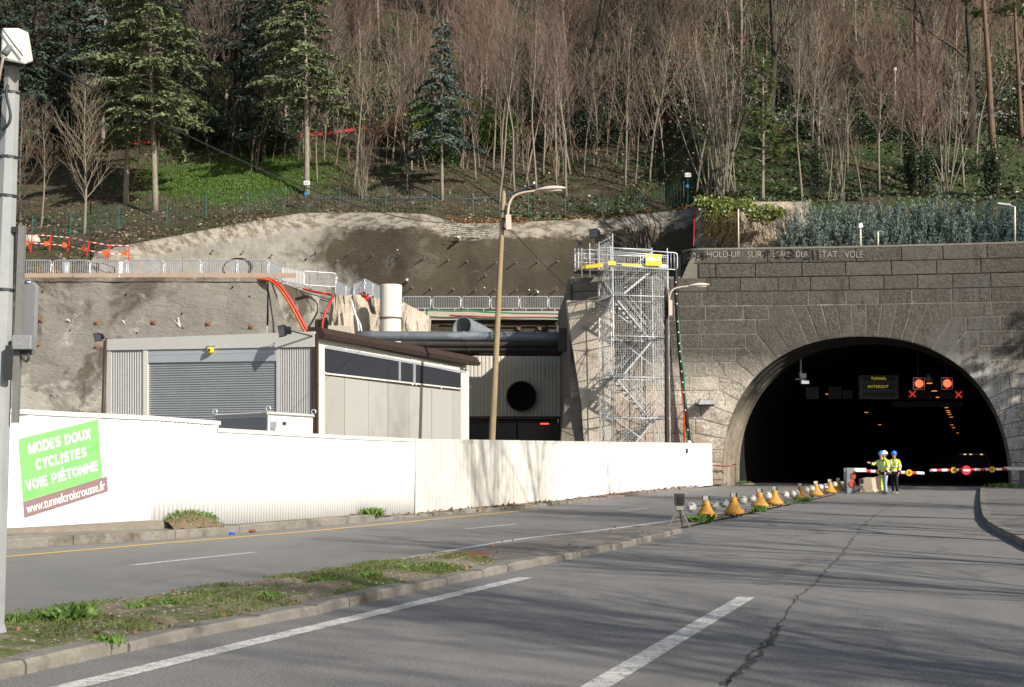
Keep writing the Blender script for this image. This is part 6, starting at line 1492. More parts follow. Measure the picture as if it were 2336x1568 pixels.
down = ((.06, .0, -.27), (-.02, -.07, -.22)); downr = ((-.06, .0, -.27), (.02, -.07, -.22))
g1 = gr(2020, 1128); person((g1.x, g1.y, 0), radians(-68), 'worker in a white helmet, yellow jacket and pale blue jeans, nearest the camera', DENIM, HW, SHD, ((.07, -.02, -.26), (-.02, -.12, -.18)), ((-.06, .0, -.27), (.03, -.1, -.2)))
g2 = gr(2019, 1125.4); person((g2.x + .02, g2.y + .45, 0), radians(-62), 'worker in a blue helmet and full yellow suit, mostly hidden behind the white-helmeted one', HIVIS, HB, SHD, down, ((-.10, -.18, -.16), (-.02, -.20, .06)), 0, .1, 0, .11)
g3 = gr(2042, 1126.6); person((g3.x, g3.y, 0), radians(-38), 'worker in a blue helmet, yellow jacket and black trousers, on the right of the three', NAVY, HB, SHT, ((.07, -.02, -.26), (-.03, -.08, -.2)), ((-.06, -.03, -.26), (.09, -.12, -.17)))
# a fourth helmet shows over the end of the hoarding
q = at(1572, 1005, 66.0); zb = q.z - 1.85
mb = MB(); mb.box((q.x, 66.05, zb / 2), (2.4, 1.0, zb)); tag(mb.build('work_platform', mat('platform_wood', (.25, .19, .12), .8, .2, 2, .1)), 'low wooden work platform behind the end of the hoarding', 'platform')
person((q.x, 66.0, zb), radians(20), 'worker behind the hoarding, only the white helmet showing below the black duct', NAVY, HW, SHD, down, downr)
# ================================================================== trees and plants
BARK_PALE = mat('pale_bark', (.225, .19, .145), .9, .3, 1.5, .4, 20, vs=(2, 2, .6)); BARK_DARK = mat('dark_bark', (.05, .042, .032), .95, .35, 1.5, .5, 14, vs=(2, 2, .6))
BARK_CON = mat('conifer_bark', (.24, .205, .16), .95, .4, 2, .5, 12, vs=(2, 2, 2)); BARK_PINE = mat('pine_bark', (.17, .105, .07), .95, .4, 2, .6, 10, vs=(2, 2, .8), dirt=((.06, .045, .035), .6, .5))
TWIG = mat('twig_tan', (.165, .125, .09), .9, .2, .6, 0); TWIG_RED = mat('twig_red_brown', (.195, .128, .097), .9, .3, .5, 0); TWIG_DK = mat('twig_dark', (.085, .066, .05), .9, .2, .6, 0); TWIG_MIX = mat('twig_grey_brown', (.155, .117, .09), .9, .28, .5, 0)
def limb(rr, p, d, L, r, n, wob, up):
    pts = [p.copy()]; d = d.normalized()
    for i in range(n):
        d = (d + Vector((rr.gauss(0, wob), rr.gauss(0, wob), rr.gauss(0, wob * .5) + up))).normalized(); p = p + d * (L / n); pts.append(p)
    return pts
def grow(rr, T, K, pts, r0, r1, lev, spec):
    n = len(pts); rs = [max(.006, lerp(r0, r1, i / (n - 1))) for i in range(n)]
    (T if lev == 0 else K).tube(pts, rs, spec['sides'][lev], lev == 0)
    if lev >= spec['levels']: return
    first, cnt, ln, ang, up = spec['br'][lev]
    L = sum((b - a).length for a, b in zip(pts, pts[1:])); az = rr.uniform(0, 6.28)
    for k_ in range(cnt):
        t_ = first + (1 - first) * ((k_ + rr.random()) / cnt) ** spec.get('bias', .85); f = t_ * (n - 1); i = min(n - 2, int(f)); q = pts[i].lerp(pts[i + 1], f - i); d = (pts[i + 1] - pts[i]).normalized()
        az += 2.4 + rr.uniform(-.5, .5); s1 = d.orthogonal().normalized(); s2 = d.cross(s1); a = radians(ang * rr.uniform(.65, 1.25))
        dd = d * cos(a) + (s1 * cos(az) + s2 * sin(az)) * sin(a)
        l_ = L * ln * rr.uniform(.6, 1.25) * (1.1 - .75 * t_ if lev == 0 else 1.0); rad = lerp(r0, r1, t_) * spec.get('rr', .55)
        grow(rr, T, K, limb(rr, q, dd, l_, rad, spec['segs'][lev + 1], spec['wob'], up), rad, spec['tip'], lev + 1, spec)
def bare_tree(seed, h, r, spec, lean=.03):
    rr = random.Random(seed); T, K = MB(), MB(); d = Vector((rr.gauss(0, lean), rr.gauss(0, lean), 1))
    for s_ in range(spec.get('stems', 1)):
        dd = d if spec.get('stems', 1) == 1 else Vector((rr.gauss(0, .17), rr.gauss(0, .15), 1)); p = Vector((0, 0, -.4)) if spec.get('stems', 1) == 1 else Vector((rr.gauss(0, .3), rr.gauss(0, .25), -.4))
        hh = h * (1 if spec.get('stems', 1) == 1 else rr.uniform(.65, 1.05))
        grow(rr, T, K, limb(rr, p, dd, hh, r, spec['segs'][0], spec['wob0'], .01), r, .018, 0, spec)
    return T, K
SLIM = dict(levels=2, br=[(.34, 24, .34, 34, .05), (.2, 11, .42, 34, .04)], segs=[10, 5, 3], sides=[6, 3, 3], wob=.11, wob0=.045, tip=.009, rr=.5)
SLIM2 = dict(levels=2, br=[(.5, 20, .40, 26, .09), (.15, 10, .42, 28, .06)], segs=[10, 5, 3], sides=[6, 3, 3], wob=.09, wob0=.05, tip=.009, rr=.5)
BUSHY = dict(levels=2, br=[(.2, 34, .42, 36, .08), (.15, 11, .45, 32, .06)], segs=[9, 5, 3], sides=[6, 3, 3], wob=.10, wob0=.04, tip=.009, rr=.5)
WOOD = dict(levels=3, br=[(.26, 30, .36, 30, .10), (.2, 9, .48, 26, .08), (.2, 6, .52, 25, .06)], segs=[9, 4, 3, 2], sides=[6, 4, 3, 3], wob=.09, wob0=.04, tip=.013, rr=.5)
COPP = dict(levels=2, stems=13, br=[(.35, 9, .26, 24, .06), (.2, 5, .45, 26, .05)], segs=[8, 4, 2], sides=[5, 3, 3], wob=.08, wob0=.05, tip=.009, rr=.5)
OAK = dict(levels=3, br=[(.26, 11, .62, 46, .07), (.22, 8, .5, 44, .04), (.2, 7, .48, 40, .03)], segs=[9, 6, 4, 3], sides=[9, 6, 4, 3], wob=.16, wob0=.07, tip=.012, rr=.55, bias=.8)
PRO = {}
def proto(key, T, K, tm, km):
    PRO[key] = (T.build('trunk', tm, None, True), K.build('crown', km, None, 'raw'))
    for o in PRO[key]: C.objects.unlink(o)
def plant(key, name, cat, p, s, rz, label, group=None, tilt=0.0, sz=None):
    o = thing(name, label, cat, p, group); o.rotation_euler = (tilt, 0, rz); o.scale = (s, s, sz or s)
    for c in PRO[key]: k_ = c.copy(); C.objects.link(k_); k_.parent = o
    return o
for i in range(3): proto('slim%d' % i, *bare_tree(20 + i, 11, .085, SLIM), BARK_PALE, TWIG)
for i in range(3): proto('slimB%d' % i, *bare_tree(30 + i, 11, .08, SLIM2), BARK_PALE, TWIG_MIX)
for i in range(2): proto('bushy%d' % i, *bare_tree(40 + i, 10, .11, BUSHY), BARK_PALE, TWIG)
for i in range(4): proto('wood%d' % i, *bare_tree(50 + i, 16, .15, WOOD), BARK_DARK if i % 2 else BARK_PALE, [TWIG_RED, TWIG_MIX, TWIG_RED, TWIG_DK][i])
for i in range(2): proto('copp%d' % i, *bare_tree(60 + i, 10, .05, COPP), BARK_PALE, TWIG_MIX)
proto('oak0', *bare_tree(71, 20, .38, OAK, .05), BARK_DARK, TWIG_DK); proto('oak1', *bare_tree(75, 22, .34, OAK, .04), BARK_DARK, TWIG_DK)
def leafmat(name, a, b, hi, rough=.45):
    t = NT(name); c = t.ramp(t.noise(1.2, 4, .7), .35, .65, a, b); c = t.mix(t.ramp(t.noise(9, 2), .52, .66), c, hi); t.b.inputs['Transmission Weight'].default_value = 0; return t.done(c, rough, 0, .4)
# conifers ---------------------------------------------------------------
def needles(name, a, b):
    t = NT(name); c = t.ramp(t.noise(.55, 5, .7), .32, .68, a, b); c = t.mix(t.ramp(t.noise(6, 2), .4, .7), c, k(b, 1.25)); return t.done(c, .8, 0, .15)
CED = needles('cedar_needles', (.055, .075, .035), (.15, .175, .085)); CEDB = needles('blue_cedar_needles', (.04, .06, .052), (.10, .135, .115)); SPR = needles('spruce_needles', (.022, .036, .026), (.065, .09, .06)); PIN = needles('pine_needles', (.035, .05, .016), (.095, .12, .035))
def conifer(seed, h, r, first, maxl, droop, nbr, dens=1.9, up0=.12, spray=.8, wdt=.10):
    rr = random.Random(seed); T, K = MB(), MB()
    tp_ = limb(rr, Vector((0, 0, -.5)), Vector((rr.gauss(0, .015), rr.gauss(0, .015), 1)), h + .5, r, 12, .012, .02); T.tube(tp_, [lerp(r, .03, i / 12) for i in range(13)], 9)
    az = 0
    for k_ in range(nbr):
        t_ = (k_ + .5) / nbr; z = lerp(first, 1, t_); f = z * 12; i = min(11, int(f)); q = tp_[i].lerp(tp_[i + 1], f - i); az += 2.4 + rr.uniform(-.6, .6)
        L = maxl * (1 - t_) ** .7 * rr.uniform(.35, 1.3) + .4; d = Vector((cos(az), sin(az), up0 + rr.uniform(-.12, .12)))
        bp_ = limb(rr, q, d, L, .03, 7, .05, -droop); T.tube(bp_, [lerp(.035 + .008 * L, .008, j / 7) for j in range(8)], 4, False)
        nst = max(4, int(L / .17 * dens))
        for s_ in range(nst):
            u_ = (s_ + rr.random()) / nst
            if u_ < .14: continue
            f = u_ * 7; j = min(6, int(f)); c = bp_[j].lerp(bp_[j + 1], f - j); bd = (bp_[j + 1] - bp_[j]).normalized(); sd = bd.cross(Vector((0, 0, 1))).normalized()
            ln = spray * (1.15 - .7 * u_) * min(1.6, .5 + L * .22)
            for side in (-1, 1):
                v = (sd * side + bd * rr.uniform(.3, 1.1) + Vector((0, 0, rr.uniform(-.75, .08)))).normalized(); e = c + v * ln * rr.uniform(.5, 1.15); m_ = c.lerp(e, .5) + Vector((0, 0, .03))
                w_ = Vector((rr.gauss(0, 1), rr.gauss(0, 1), rr.gauss(0, .5))).normalized() * wdt
                K.add([c, m_ + w_, e, m_ - w_], [(0, 1, 2, 3)])
                for x_ in range(3):
                    a = c.lerp(e, rr.uniform(.25, .95)); b = a + (v + Vector((rr.gauss(0, .6), rr.gauss(0, .6), rr.gauss(-.25, .35)))).normalized() * ln * .42; w2 = Vector((rr.gauss(0, 1), rr.gauss(0, 1), rr.gauss(0, .6))).normalized() * wdt * .7; mm = a.lerp(b, .5); K.add([a, mm + w2, b, mm - w2], [(0, 1, 2, 3)])
    return T, K
proto('cedar0', *conifer(3, 19, .20, .28, 4.3, .075, 74), BARK_CON, CED); proto('cedar1', *conifer(5, 20, .22, .36, 3.6, .085, 70), BARK_CON, CED)
proto('cedar2', *conifer(8, 16, .16, .30, 3.2, .10, 60), BARK_CON, CEDB); proto('spruce0', *conifer(11, 19, .22, .10, 4.2, .06, 84, .9), BARK_DARK, SPR)
def pine(seed, h, r, first, maxl, nbr):
    rr = random.Random(seed); T, K = MB(), MB(); tp_ = limb(rr, Vector((0, 0, -.5)), Vector((rr.gauss(0, .02), 0, 1)), h + .5, r, 12, .02, .02); T.tube(tp_, [lerp(r, .04, i / 12) for i in range(13)], 9); az = 0
    for k_ in range(nbr):
        t_ = (k_ + .5) / nbr; f = lerp(first, 1, t_) * 12; i = min(11, int(f)); q = tp_[i].lerp(tp_[i + 1], f - i); az += 2.4 + rr.uniform(-.6, .6); L = maxl * (1 - .75 * t_) * rr.uniform(.55, 1.1)
        bp_ = limb(rr, q, Vector((cos(az), sin(az), .25)), L, .03, 6, .1, .04); T.tube(bp_, [lerp(.05, .012, j / 6) for j in range(7)], 4, False)
        for s_ in range(int(7 * L)):
            f = rr.uniform(2, 6); j = min(5, int(f)); c = bp_[j].lerp(bp_[j + 1], f - j) + Vector((rr.gauss(0, .16), rr.gauss(0, .16), rr.gauss(.06, .12)))
            for x_ in range(26):
                v = Vector((rr.gauss(0, 1), rr.gauss(0, 1), rr.gauss(.35, .8))).normalized(); e = c + v * rr.uniform(.16, .32); w_ = v.orthogonal().normalized() * .03; K.add([c - w_, c + w_, e], [(0, 1, 2)])
    return T, K
proto('pine0', *pine(21, 9.5, .12, .24, 2.3, 46), BARK_CON, PIN); proto('pine1', *pine(25, 24, .27, .52, 3.4, 34), BARK_PINE, PIN)
# which landmark stands below a picture column
LM = [(60, 'beside the foreground mast'), (130, 'just right of the foreground mast'), (240, 'on the bank above the orange barriers'), (330, 'above the last orange barriers'), (460, 'on the bright green grass bank'), (640, 'right of the green grass bank'), (760, 'above the pale left hump of the brown wall'), (900, 'above the white column'), (1000, 'above the first right-hand barriers'), (1110, 'left of the wooden lamp pole'), (1160, 'right behind the wooden lamp pole'), (1240, 'behind the curved lamp head'), (1340, 'right of the curved lamp head'), (1450, 'above the scaffold'), (1560, 'right of the scaffold'), (1660, 'above the ivy'), (1780, 'above the rock bank'), (1900, 'over the left end of the blue hedge'), (2000, 'over the short masts'), (2120, 'over the middle of the blue hedge'), (2250, 'over the right of the blue hedge'), (2500, 'at the far right of the slope')]
cnt_ = {}
def where(u, kind):
    lm = next(b for a, b in LM if u < a); lm = lm if len(kind.split()) < 5 else lm.replace('right behind the', 'behind the').replace('above the pale left hump of the brown wall', 'above the pale hump'); key = (kind, lm); cnt_[key] = cnt_.get(key, 0) + 1; n = cnt_[key]
    return '%s %s%s' % (kind, lm, '' if n == 1 else ', %s from the left' % ORD[n - 1])
def put_tree(key, u, vb, vt, h0, name, cat, kind, group, rz=None, wide=None):
    p = on_hill(u, vb); t_ = at(u, vt, p.y); s = (t_.z - p.z) / h0; return plant(key, name, cat, p, wide or s, R.uniform(0, 6.28) if rz is None else rz, where(u, kind), group, 0, s)
BT = [(45, 505, 240, 'bushy0', 10), (92, 520, 235, 'slim0', 11), (192, 534, 185, 'bushy1', 10), (231, 430, 250, 'slimB1', 11), (304, 425, 250, 'slim2', 11), (585, 394, 120, 'slimB0', 11), (723, 418, 170, 'slim1', 11), (807, 428, 95, 'slimB2', 11), (829, 458, 300, 'copp1', 10), (891, 386, 75, 'slim0', 11), (929, 435, 110, 'slimB0', 11), (939, 390, 60, 'slim2', 11), (949, 371, 70, 'slimB1', 11), (1086, 413, 110, 'slimB0', 11), (1126, 388, 50, 'slim1', 11), (1138, 466, 80, 'slimB2', 11), (1145, 398, 55, 'slim0', 11), (1174, 438, 60, 'slimB1', 11), (1198, 415, 50, 'slim2', 11), (1223, 441, 40, 'slimB0', 11), (1240, 400, 60, 'slim1', 11), (1269, 415, 45, 'slimB2', 11), (1276, 388, 40, 'slim0', 11), (1293, 451, 70, 'slimB1', 11), (1303, 398, 35, 'slim2', 11), (1332, 401, 150, 'slimB0', 11), (1427, 423, 55, 'slim1', 11), (1449, 421, 210, 'slimB2', 11), (1482, 416, 60, 'slim0', 11), (1517, 398, 120, 'slimB1', 11), (1588, 444, 90, 'slim2', 11), (1624, 456, 85, 'copp0', 10), (1650, 452, 60, 'copp1', 10), (1829, 458, 90, 'slimB0', 11), (1852, 450, 60, 'slim1', 11), (1866, 439, 40, 'bushy0', 10), (1888, 460, 210, 'slimB2', 11), (1914, 458, 200, 'copp1', 10), (1932, 396, 50, 'wood0', 16), (1968, 458, 240, 'slim0', 11), (2005, 436, 60, 'wood2', 16), (2054, 389, 140, 'slimB1', 11), (2085, 443, 200, 'bushy1', 10), (2110, 450, 110, 'wood0', 16), (2160, 440, 150, 'copp0', 10), (2198, 428, 150, 'bushy0', 10), (2227, 378, 60, 'slim2', 11)]
for u, vb, vt, key, h0 in sorted(BT): 
    sl_ = key[:4] in ('slim', 'bush'); put_tree(key, u, vb, vt, h0, 'bare_tree', 'tree', {'slim': 'slender pale bare tree', 'bush': 'bare bushy young tree', 'copp': 'clump of bare stems', 'wood': 'bare forest tree'}[key[:4]], 'bare trees on the slope', None, None)
# conifers and other single trees
CT = [('cedar0', 355, 482, -190, 19, 'light-trunked drooping conifer'), ('cedar1', 287, 466, -150, 20, 'dark-trunked drooping conifer'), ('cedar1', 701, 447, -170, 20, 'tall light-trunked conifer with open layers'), ('cedar2', 1009, 456, 35, 16, 'slim bluish conifer'), ('pine0', 1739, 458, 125, 9.5, 'bushy green pine'), ('pine1', 2270, 448, -330, 24, 'tall orange-barked pine')]
for key, u, vb, vt, h0, kd in CT: put_tree(key, u, vb, vt, h0, 'pine_tree' if 'pine' in key else 'conifer_tree', 'conifer', kd, 'conifers on the slope')
for u, vb, vt, key, wd in ((-25, 400, -160, 'spruce0', 1.2), (70, 372, -210, 'spruce0', 1.2), (150, 350, -230, 'spruce0', 1.15), (235, 345, -180, 'cedar2', 1.3), (425, 345, -170, 'spruce0', 1.1), (600, 372, -150, 'spruce0', 1.1), (655, 330, -180, 'cedar2', 1.3), (30, 300, -250, 'spruce0', 1.2), (320, 318, -230, 'spruce0', 1.2), (510, 300, -260, 'cedar2', 1.3)):
    p = on_hill(u, vb); s = (at(u, vt, p.y).z - p.z) / (19 if key == 'spruce0' else 16); plant(key, 'conifer_tree', 'conifer', p, wd, R.uniform(0, 6), where(u, 'shadowy dark conifer'), 'dark conifers in the upper left wood', 0, s)
for u, vb, vt, key, lb, rz in ((546, 328, -210, 'oak0', 'big dark bare tree with thick twisted limbs above the grass bank', 1.2), (1335, 300, -160, 'oak1', 'dark tall bare tree rising through the wood above the curved lamp', .5), (1500, 300, -170, 'wood3', 'dark bare straight trunk above the scaffold, reaching the top of the picture', 2), (2155, 330, -120, 'oak1', 'dark leaning bare tree left of the tall orange-barked pine', 3.1), (2095, 320, -300, 'pine1', 'straight pine with a sunlit lower trunk, left of the leaning dark tree', 1), (1760, 300, -200, 'oak0', 'dark bare tree behind the bushy green pine', 4), (2210, 330, -200, 'oak0', 'dark curving bare tree just left of the tall orange-barked pine', 5.2), (2330, 320, -200, 'pine1', 'pine with rusty needles at the top right corner', 2)):
    p = on_hill(u, vb); H0 = {'oak0': 20, 'oak1': 22, 'wood3': 16, 'pine1': 24}[key]; s = (at(u, vt, p.y).z - p.z) / H0; plant(key, 'bare_tree' if key != 'pine1' else 'pine_tree', 'tree', p, s, rz, lb, 'large single trees in the wood', 0, s)
# the wood further up
rr = random.Random(99); nb = 0; tries = 0
GRP = 'bare trees of the upper wood'
while nb < 205 and tries < 5000:
    tries += 1; y = 103 + 95 * rr.random() ** 1.15; u = rr.uniform(-260, 2600); x = (u - CU) / F * y; z = hill(x, y)
    v = HZ - (z - EYE) * F / y
    if v < -260 or v > 335: continue
    if u < 480 and rr.random() < .6: continue
    key = 'wood%d' % rr.choice([0, 0, 2, 2, 1, 3] if u > 1000 else [1, 3, 1, 0]); s = rr.choice([.5, .7, .85, 1.0, 1.12]) * rr.uniform(.9, 1.1)
    plant(key, 'bare_tree', 'tree', (x, y, z), s, rr.uniform(0, 6.28), 'bare tree standing among many in the upper wood on the hill', GRP, rr.gauss(0, .06)); nb += 1
# saplings and brush filling the wood between the trees: one mass per colour
def thicket(n, seed, m, u0, u1, y0=101, y1=200, hmax=9):
    r2 = random.Random(seed); mb = MB()
    for _ in range(n):
        y = y0 + (y1 - y0) * r2.random() ** 1.1; u = r2.uniform(u0, u1); x = (u - CU) / F * y; z = hill(x, y); H = r2.uniform(3, hmax); b = Vector((x, y, z - .2)); d = Vector((r2.gauss(0, .1), r2.gauss(0, .1), 1)); rt = .018 + .00012 * y
        st = limb(r2, b, d, H, .03, 4, .07, .03); mb.tube(st, [rt * 1.6, rt * 1.4, rt * 1.2, rt, rt * .7], 3, False)
        for j in range(7):
            q = st[1 + j % 3].lerp(st[2 + j % 3], r2.random()); dd = Vector((r2.gauss(0, .45), r2.gauss(0, .45), 1)); L = H * r2.uniform(.25, .5); e = q + dd.normalized() * L; mid = q.lerp(e, .5) + Vector((r2.gauss(0, .15), r2.gauss(0, .15), .1)); mb.tube([q, mid, e], [rt * .9, rt * .7, rt * .4], 3, False)
    tag(mb.build('wood_thicket', m, None, 'raw'), kind='stuff')
thicket(620, 1, TWIG_RED, 900, 2450); thicket(600, 2, TWIG_MIX, 650, 2450); thicket(800, 3, TWIG_DK, -100, 2450); thicket(160, 4, TWIG, 500, 2450, 99, 120, 6)
def undergrowth(n, seed, m, u0, u1, v0, v1, sz, h=2.6):
    r2 = random.Random(seed); mb = MB(); cl_ = []
    while len(cl_) < n:
        p = on_hill(r2.uniform(u0, u1), r2.uniform(v0, v1), 95)
        cl_.append(p); hh = h * r2.uniform(.5, 1.3); w0 = r2.uniform(.8, 1.8)
        for _ in range(150):
            q = p + Vector((r2.gauss(0, w0 * .5), r2.gauss(0, w0 * .4), abs(r2.gauss(.3, .5)) * hh)); a = Vector((r2.gauss(0, 1), r2.gauss(0, 1), r2.gauss(.2, .7))).normalized(); b = a.orthogonal().normalized(); b = b * cos(r2.uniform(0, 6)) + a.cross(b) * sin(r2.uniform(0, 6)); s = sz * r2.uniform(.6, 1.3); mb.add([q, q + a * s * .5 + b * s * .3, q + a * s, q + a * s * .5 - b * s * .3], [(0, 1, 2, 3)])
    tag(mb.build('undergrowth', m, None, 'raw'), kind='stuff')
undergrowth(70, 5, leafmat('olive_leaf', (.035, .05, .014), (.075, .09, .028), (.11, .13, .045), .6), 1100, 2350, 60, 300, .3, 4)
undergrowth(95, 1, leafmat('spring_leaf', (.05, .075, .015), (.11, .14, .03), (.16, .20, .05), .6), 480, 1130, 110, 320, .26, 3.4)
undergrowth(190, 4, leafmat('shade_leaf', (.010, .016, .008), (.022, .032, .014), (.04, .05, .025)), 450, 2350, 215, 335, .28, 3.2)  # near-black leaves painted as the evergreen shade behind the stems
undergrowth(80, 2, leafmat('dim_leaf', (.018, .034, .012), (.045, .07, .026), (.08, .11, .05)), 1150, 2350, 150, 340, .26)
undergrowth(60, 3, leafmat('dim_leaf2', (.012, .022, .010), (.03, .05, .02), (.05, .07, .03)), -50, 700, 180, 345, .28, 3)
# evergreen bushes -------------------------------------------------------
def leafy(seed, rx, ry, rz_, n, sz, hang=0.0, lobes=9):
    rr = random.Random(seed); mb = MB(); L = [(Vector((rr.uniform(-.75, .75) * rx, rr.uniform(-.6, .6) * ry, rr.uniform(.15, .85) * rz_)), rr.uniform(.28, .55)) for _ in range(lobes)]
    for _ in range(n):
        c, q = rr.choice(L); v = Vector((rr.gauss(0, 1), rr.gauss(0, 1), rr.gauss(0, 1))).normalized(); p = c + Vector((v.x * rx, v.y * ry, v.z * rz_)) * q * rr.uniform(.55, 1.08)
        if p.z < -.1: continue
        a = (v + Vector((rr.gauss(0, .5), rr.gauss(0, .5), rr.gauss(.2, .5) - hang))).normalized(); b = a.orthogonal().normalized(); b = (b * cos(rr.uniform(0, 6)) + a.cross(b) * sin(rr.uniform(0, 6))).normalized(); s = sz * rr.uniform(.6, 1.3)
        mb.add([p, p + a * s * .5 + b * s * .3, p + a * s, p + a * s * .5 - b * s * .3], [(0, 1, 2, 3)])
    return mb
LAU = leafmat('laurel_leaf', (.028, .075, .010), (.075, .15, .018), (.17, .27, .035)); IVY = leafmat('ivy_leaf', (.05, .075, .012), (.12, .15, .025), (.24, .25, .05)); IVD = leafmat('dark_ivy_leaf', (.018, .034, .012), (.045, .07, .026), (.08, .11, .05))
def bush(u, vb, rx, ry, rz_, n, sz, m, label, name='laurel_bush', seed=1, stems=True, cat='bush', y=None):
    p = on_hill(u, vb) if y is None else at(u, vb, y); o = thing(name, label, cat, p); mb = leafy(seed, rx, ry, rz_, n, sz); mb.v = [(a + p.x, b + p.y, c + p.z) for a, b, c in mb.v]; mb.build('foliage', m, o, 'raw')
    if stems:
        mb = MB(); r2 = random.Random(seed)
        for _ in range(7): mb.tube([p + Vector((r2.gauss(0, .2), r2.gauss(0, .2), -.2)), p + Vector((r2.gauss(0, rx * .3), r2.gauss(0, ry * .3), rz_ * .5)), p + Vector((r2.gauss(0, rx * .5), r2.gauss(0, ry * .5), rz_ * .9))], [.04, .03, .01], 4)
        mb.build('stem', BARK_DARK, o)
    return o
bush(985, 372, 2.9, 1.8, 4.0, 7500, .24, LAU, 'large bright green laurel bush behind the slim bluish conifer', seed=3)
bush(1125, 352, 2.6, 1.6, 3.4, 5000, .24, LAU, 'green laurel bush to the right of the slim bluish conifer', seed=5)
bush(1062, 335, 1.6, 1.2, 4.4, 2600, .22, LAU, 'tall narrow laurel between the two large laurel bushes', seed=6)
bush(1245, 345, 2.2, 1.4, 1.6, 2200, .2, IVD, 'low dark green bush behind the slender trees by the lamp head', seed=7)
bush(1400, 330, 2.8, 1.8, 3.4, 5200, .2, IVD, 'dark green yew-like bush above the scaffold', name='dark_bush', seed=8)
bush(640, 352, 3.5, 1.8, 3.0, 5000, .2, IVD, 'dark shrub mass right of the grass bank', name='dark_bush', seed=9)
bush(420, 336, 4.0, 2.0, 3.2, 6000, .22, IVD, 'dark shrub mass behind the grass bank', name='dark_bush', seed=10)
bush(140, 352, 4.0, 2.0, 3.4, 6000, .22, IVD, 'dark shrub mass behind the orange netting on the left', name='dark_bush', seed=11)
bush(2000, 330, 3.4, 2.0, 2.4, 4500, .2, IVD, 'dark evergreen shrub under the wood above the short masts', name='dark_bush', seed=12)
bush(1860, 320, 3.2, 2.0, 2.6, 4500, .2, IVD, 'dark evergreen shrub behind the bushy green pine', name='dark_bush', seed=13)
bush(2160, 400, 3.2, 1.6, 1.1, 3600, .2, IVD, 'low ivy mound over the middle of the blue hedge', name='dark_bush', seed=14)
bush(860, 330, 3.4, 2.0, 2.0, 4200, .18, leafmat('russet_leaf', (.10, .045, .018), (.17, .075, .028), (.22, .11, .04), .8), 'low russet bramble thicket above the white column', name='bramble', seed=15)
bush(2085, 445, .55, .5, 4.2, 2200, .17, IVD, 'ivy-clad stump standing over the middle of the blue hedge', name='ivy_stump', seed=16)
bush(2112, 450, .5, .5, 3.0, 1600, .17, IVD, 'second ivy-clad trunk just right of the ivy stump', name='ivy_stump', seed=17)
bush(2272, 452, .75, .6, 3.4, 2400, .17, IVD, 'ivy wrapped round the foot of the tall orange-barked pine', name='ivy', seed=18, cat='ivy')
bush(1868, 452, .4, .4, 4.0, 1300, .16, IVD, 'ivy climbing a thin trunk above the left end of the blue hedge', name='ivy', seed=19, cat='ivy')
# ivy hanging over the rock bank
def ivy_hang(pts, n, label, seed, spread=.6):
    r2 = random.Random(seed); mb = MB()
    for _ in range(n):
        u, v = r2.choice(pts); q = at(u + r2.gauss(0, 12 * spread), v + r2.gauss(0, 9 * spread), 72.2 + r2.uniform(-.9, .6)); a = Vector((r2.gauss(0, .6), -1, r2.gauss(-.2, .6))).normalized(); b = Vector((a.z, 0, -a.x)).normalized(); s = r2.uniform(.05, .12); c = a.cross(b)
        d = (b * r2.gauss(0, 1) + c * r2.gauss(0, 1)).normalized(); e = d.cross(a); mb.add([q - d * s, q + e * s * .8, q + d * s, q - e * s * .8], [(0, 1, 2, 3)])
    tag(mb.build('ivy', IVY, None, 'raw'), label, 'ivy')
ivy_hang([(1600, 462), (1625, 466), (1640, 475), (1655, 462), (1662, 490), (1635, 508), (1618, 500), (1650, 505), (1640, 520), (1628, 490), (1670, 470), (1625, 528)], 6000, 'yellow-green ivy tumbling over the left of the rock bank', 3)
ivy_hang([(1690, 470), (1712, 476), (1735, 484), (1752, 478), (1772, 486), (1722, 492), (1745, 498), (1700, 466)], 4200, 'green ivy mound on top of the rock bank, left of the blue hedge', 5, .55)
mb = MB(); r2 = random.Random(8)
for _ in range(520):
    u = r2.choice([r2.uniform(1605, 1690), r2.uniform(1605, 1815)]); v = r2.uniform(480, 520); q = at(u, v, 71.6 + r2.uniform(-.5, .3)); L = r2.uniform(.5, 1.7); mb.tube([q, q + Vector((r2.gauss(0, .15), -.1, -L * .5)), q + Vector((r2.gauss(0, .25), -.05, -L))], .014, 3, False)
tag(mb.build('hanging_roots', mat('dry_root', (.16, .105, .055), .9, .35, 1, 0), None, 'raw'), kind='stuff')
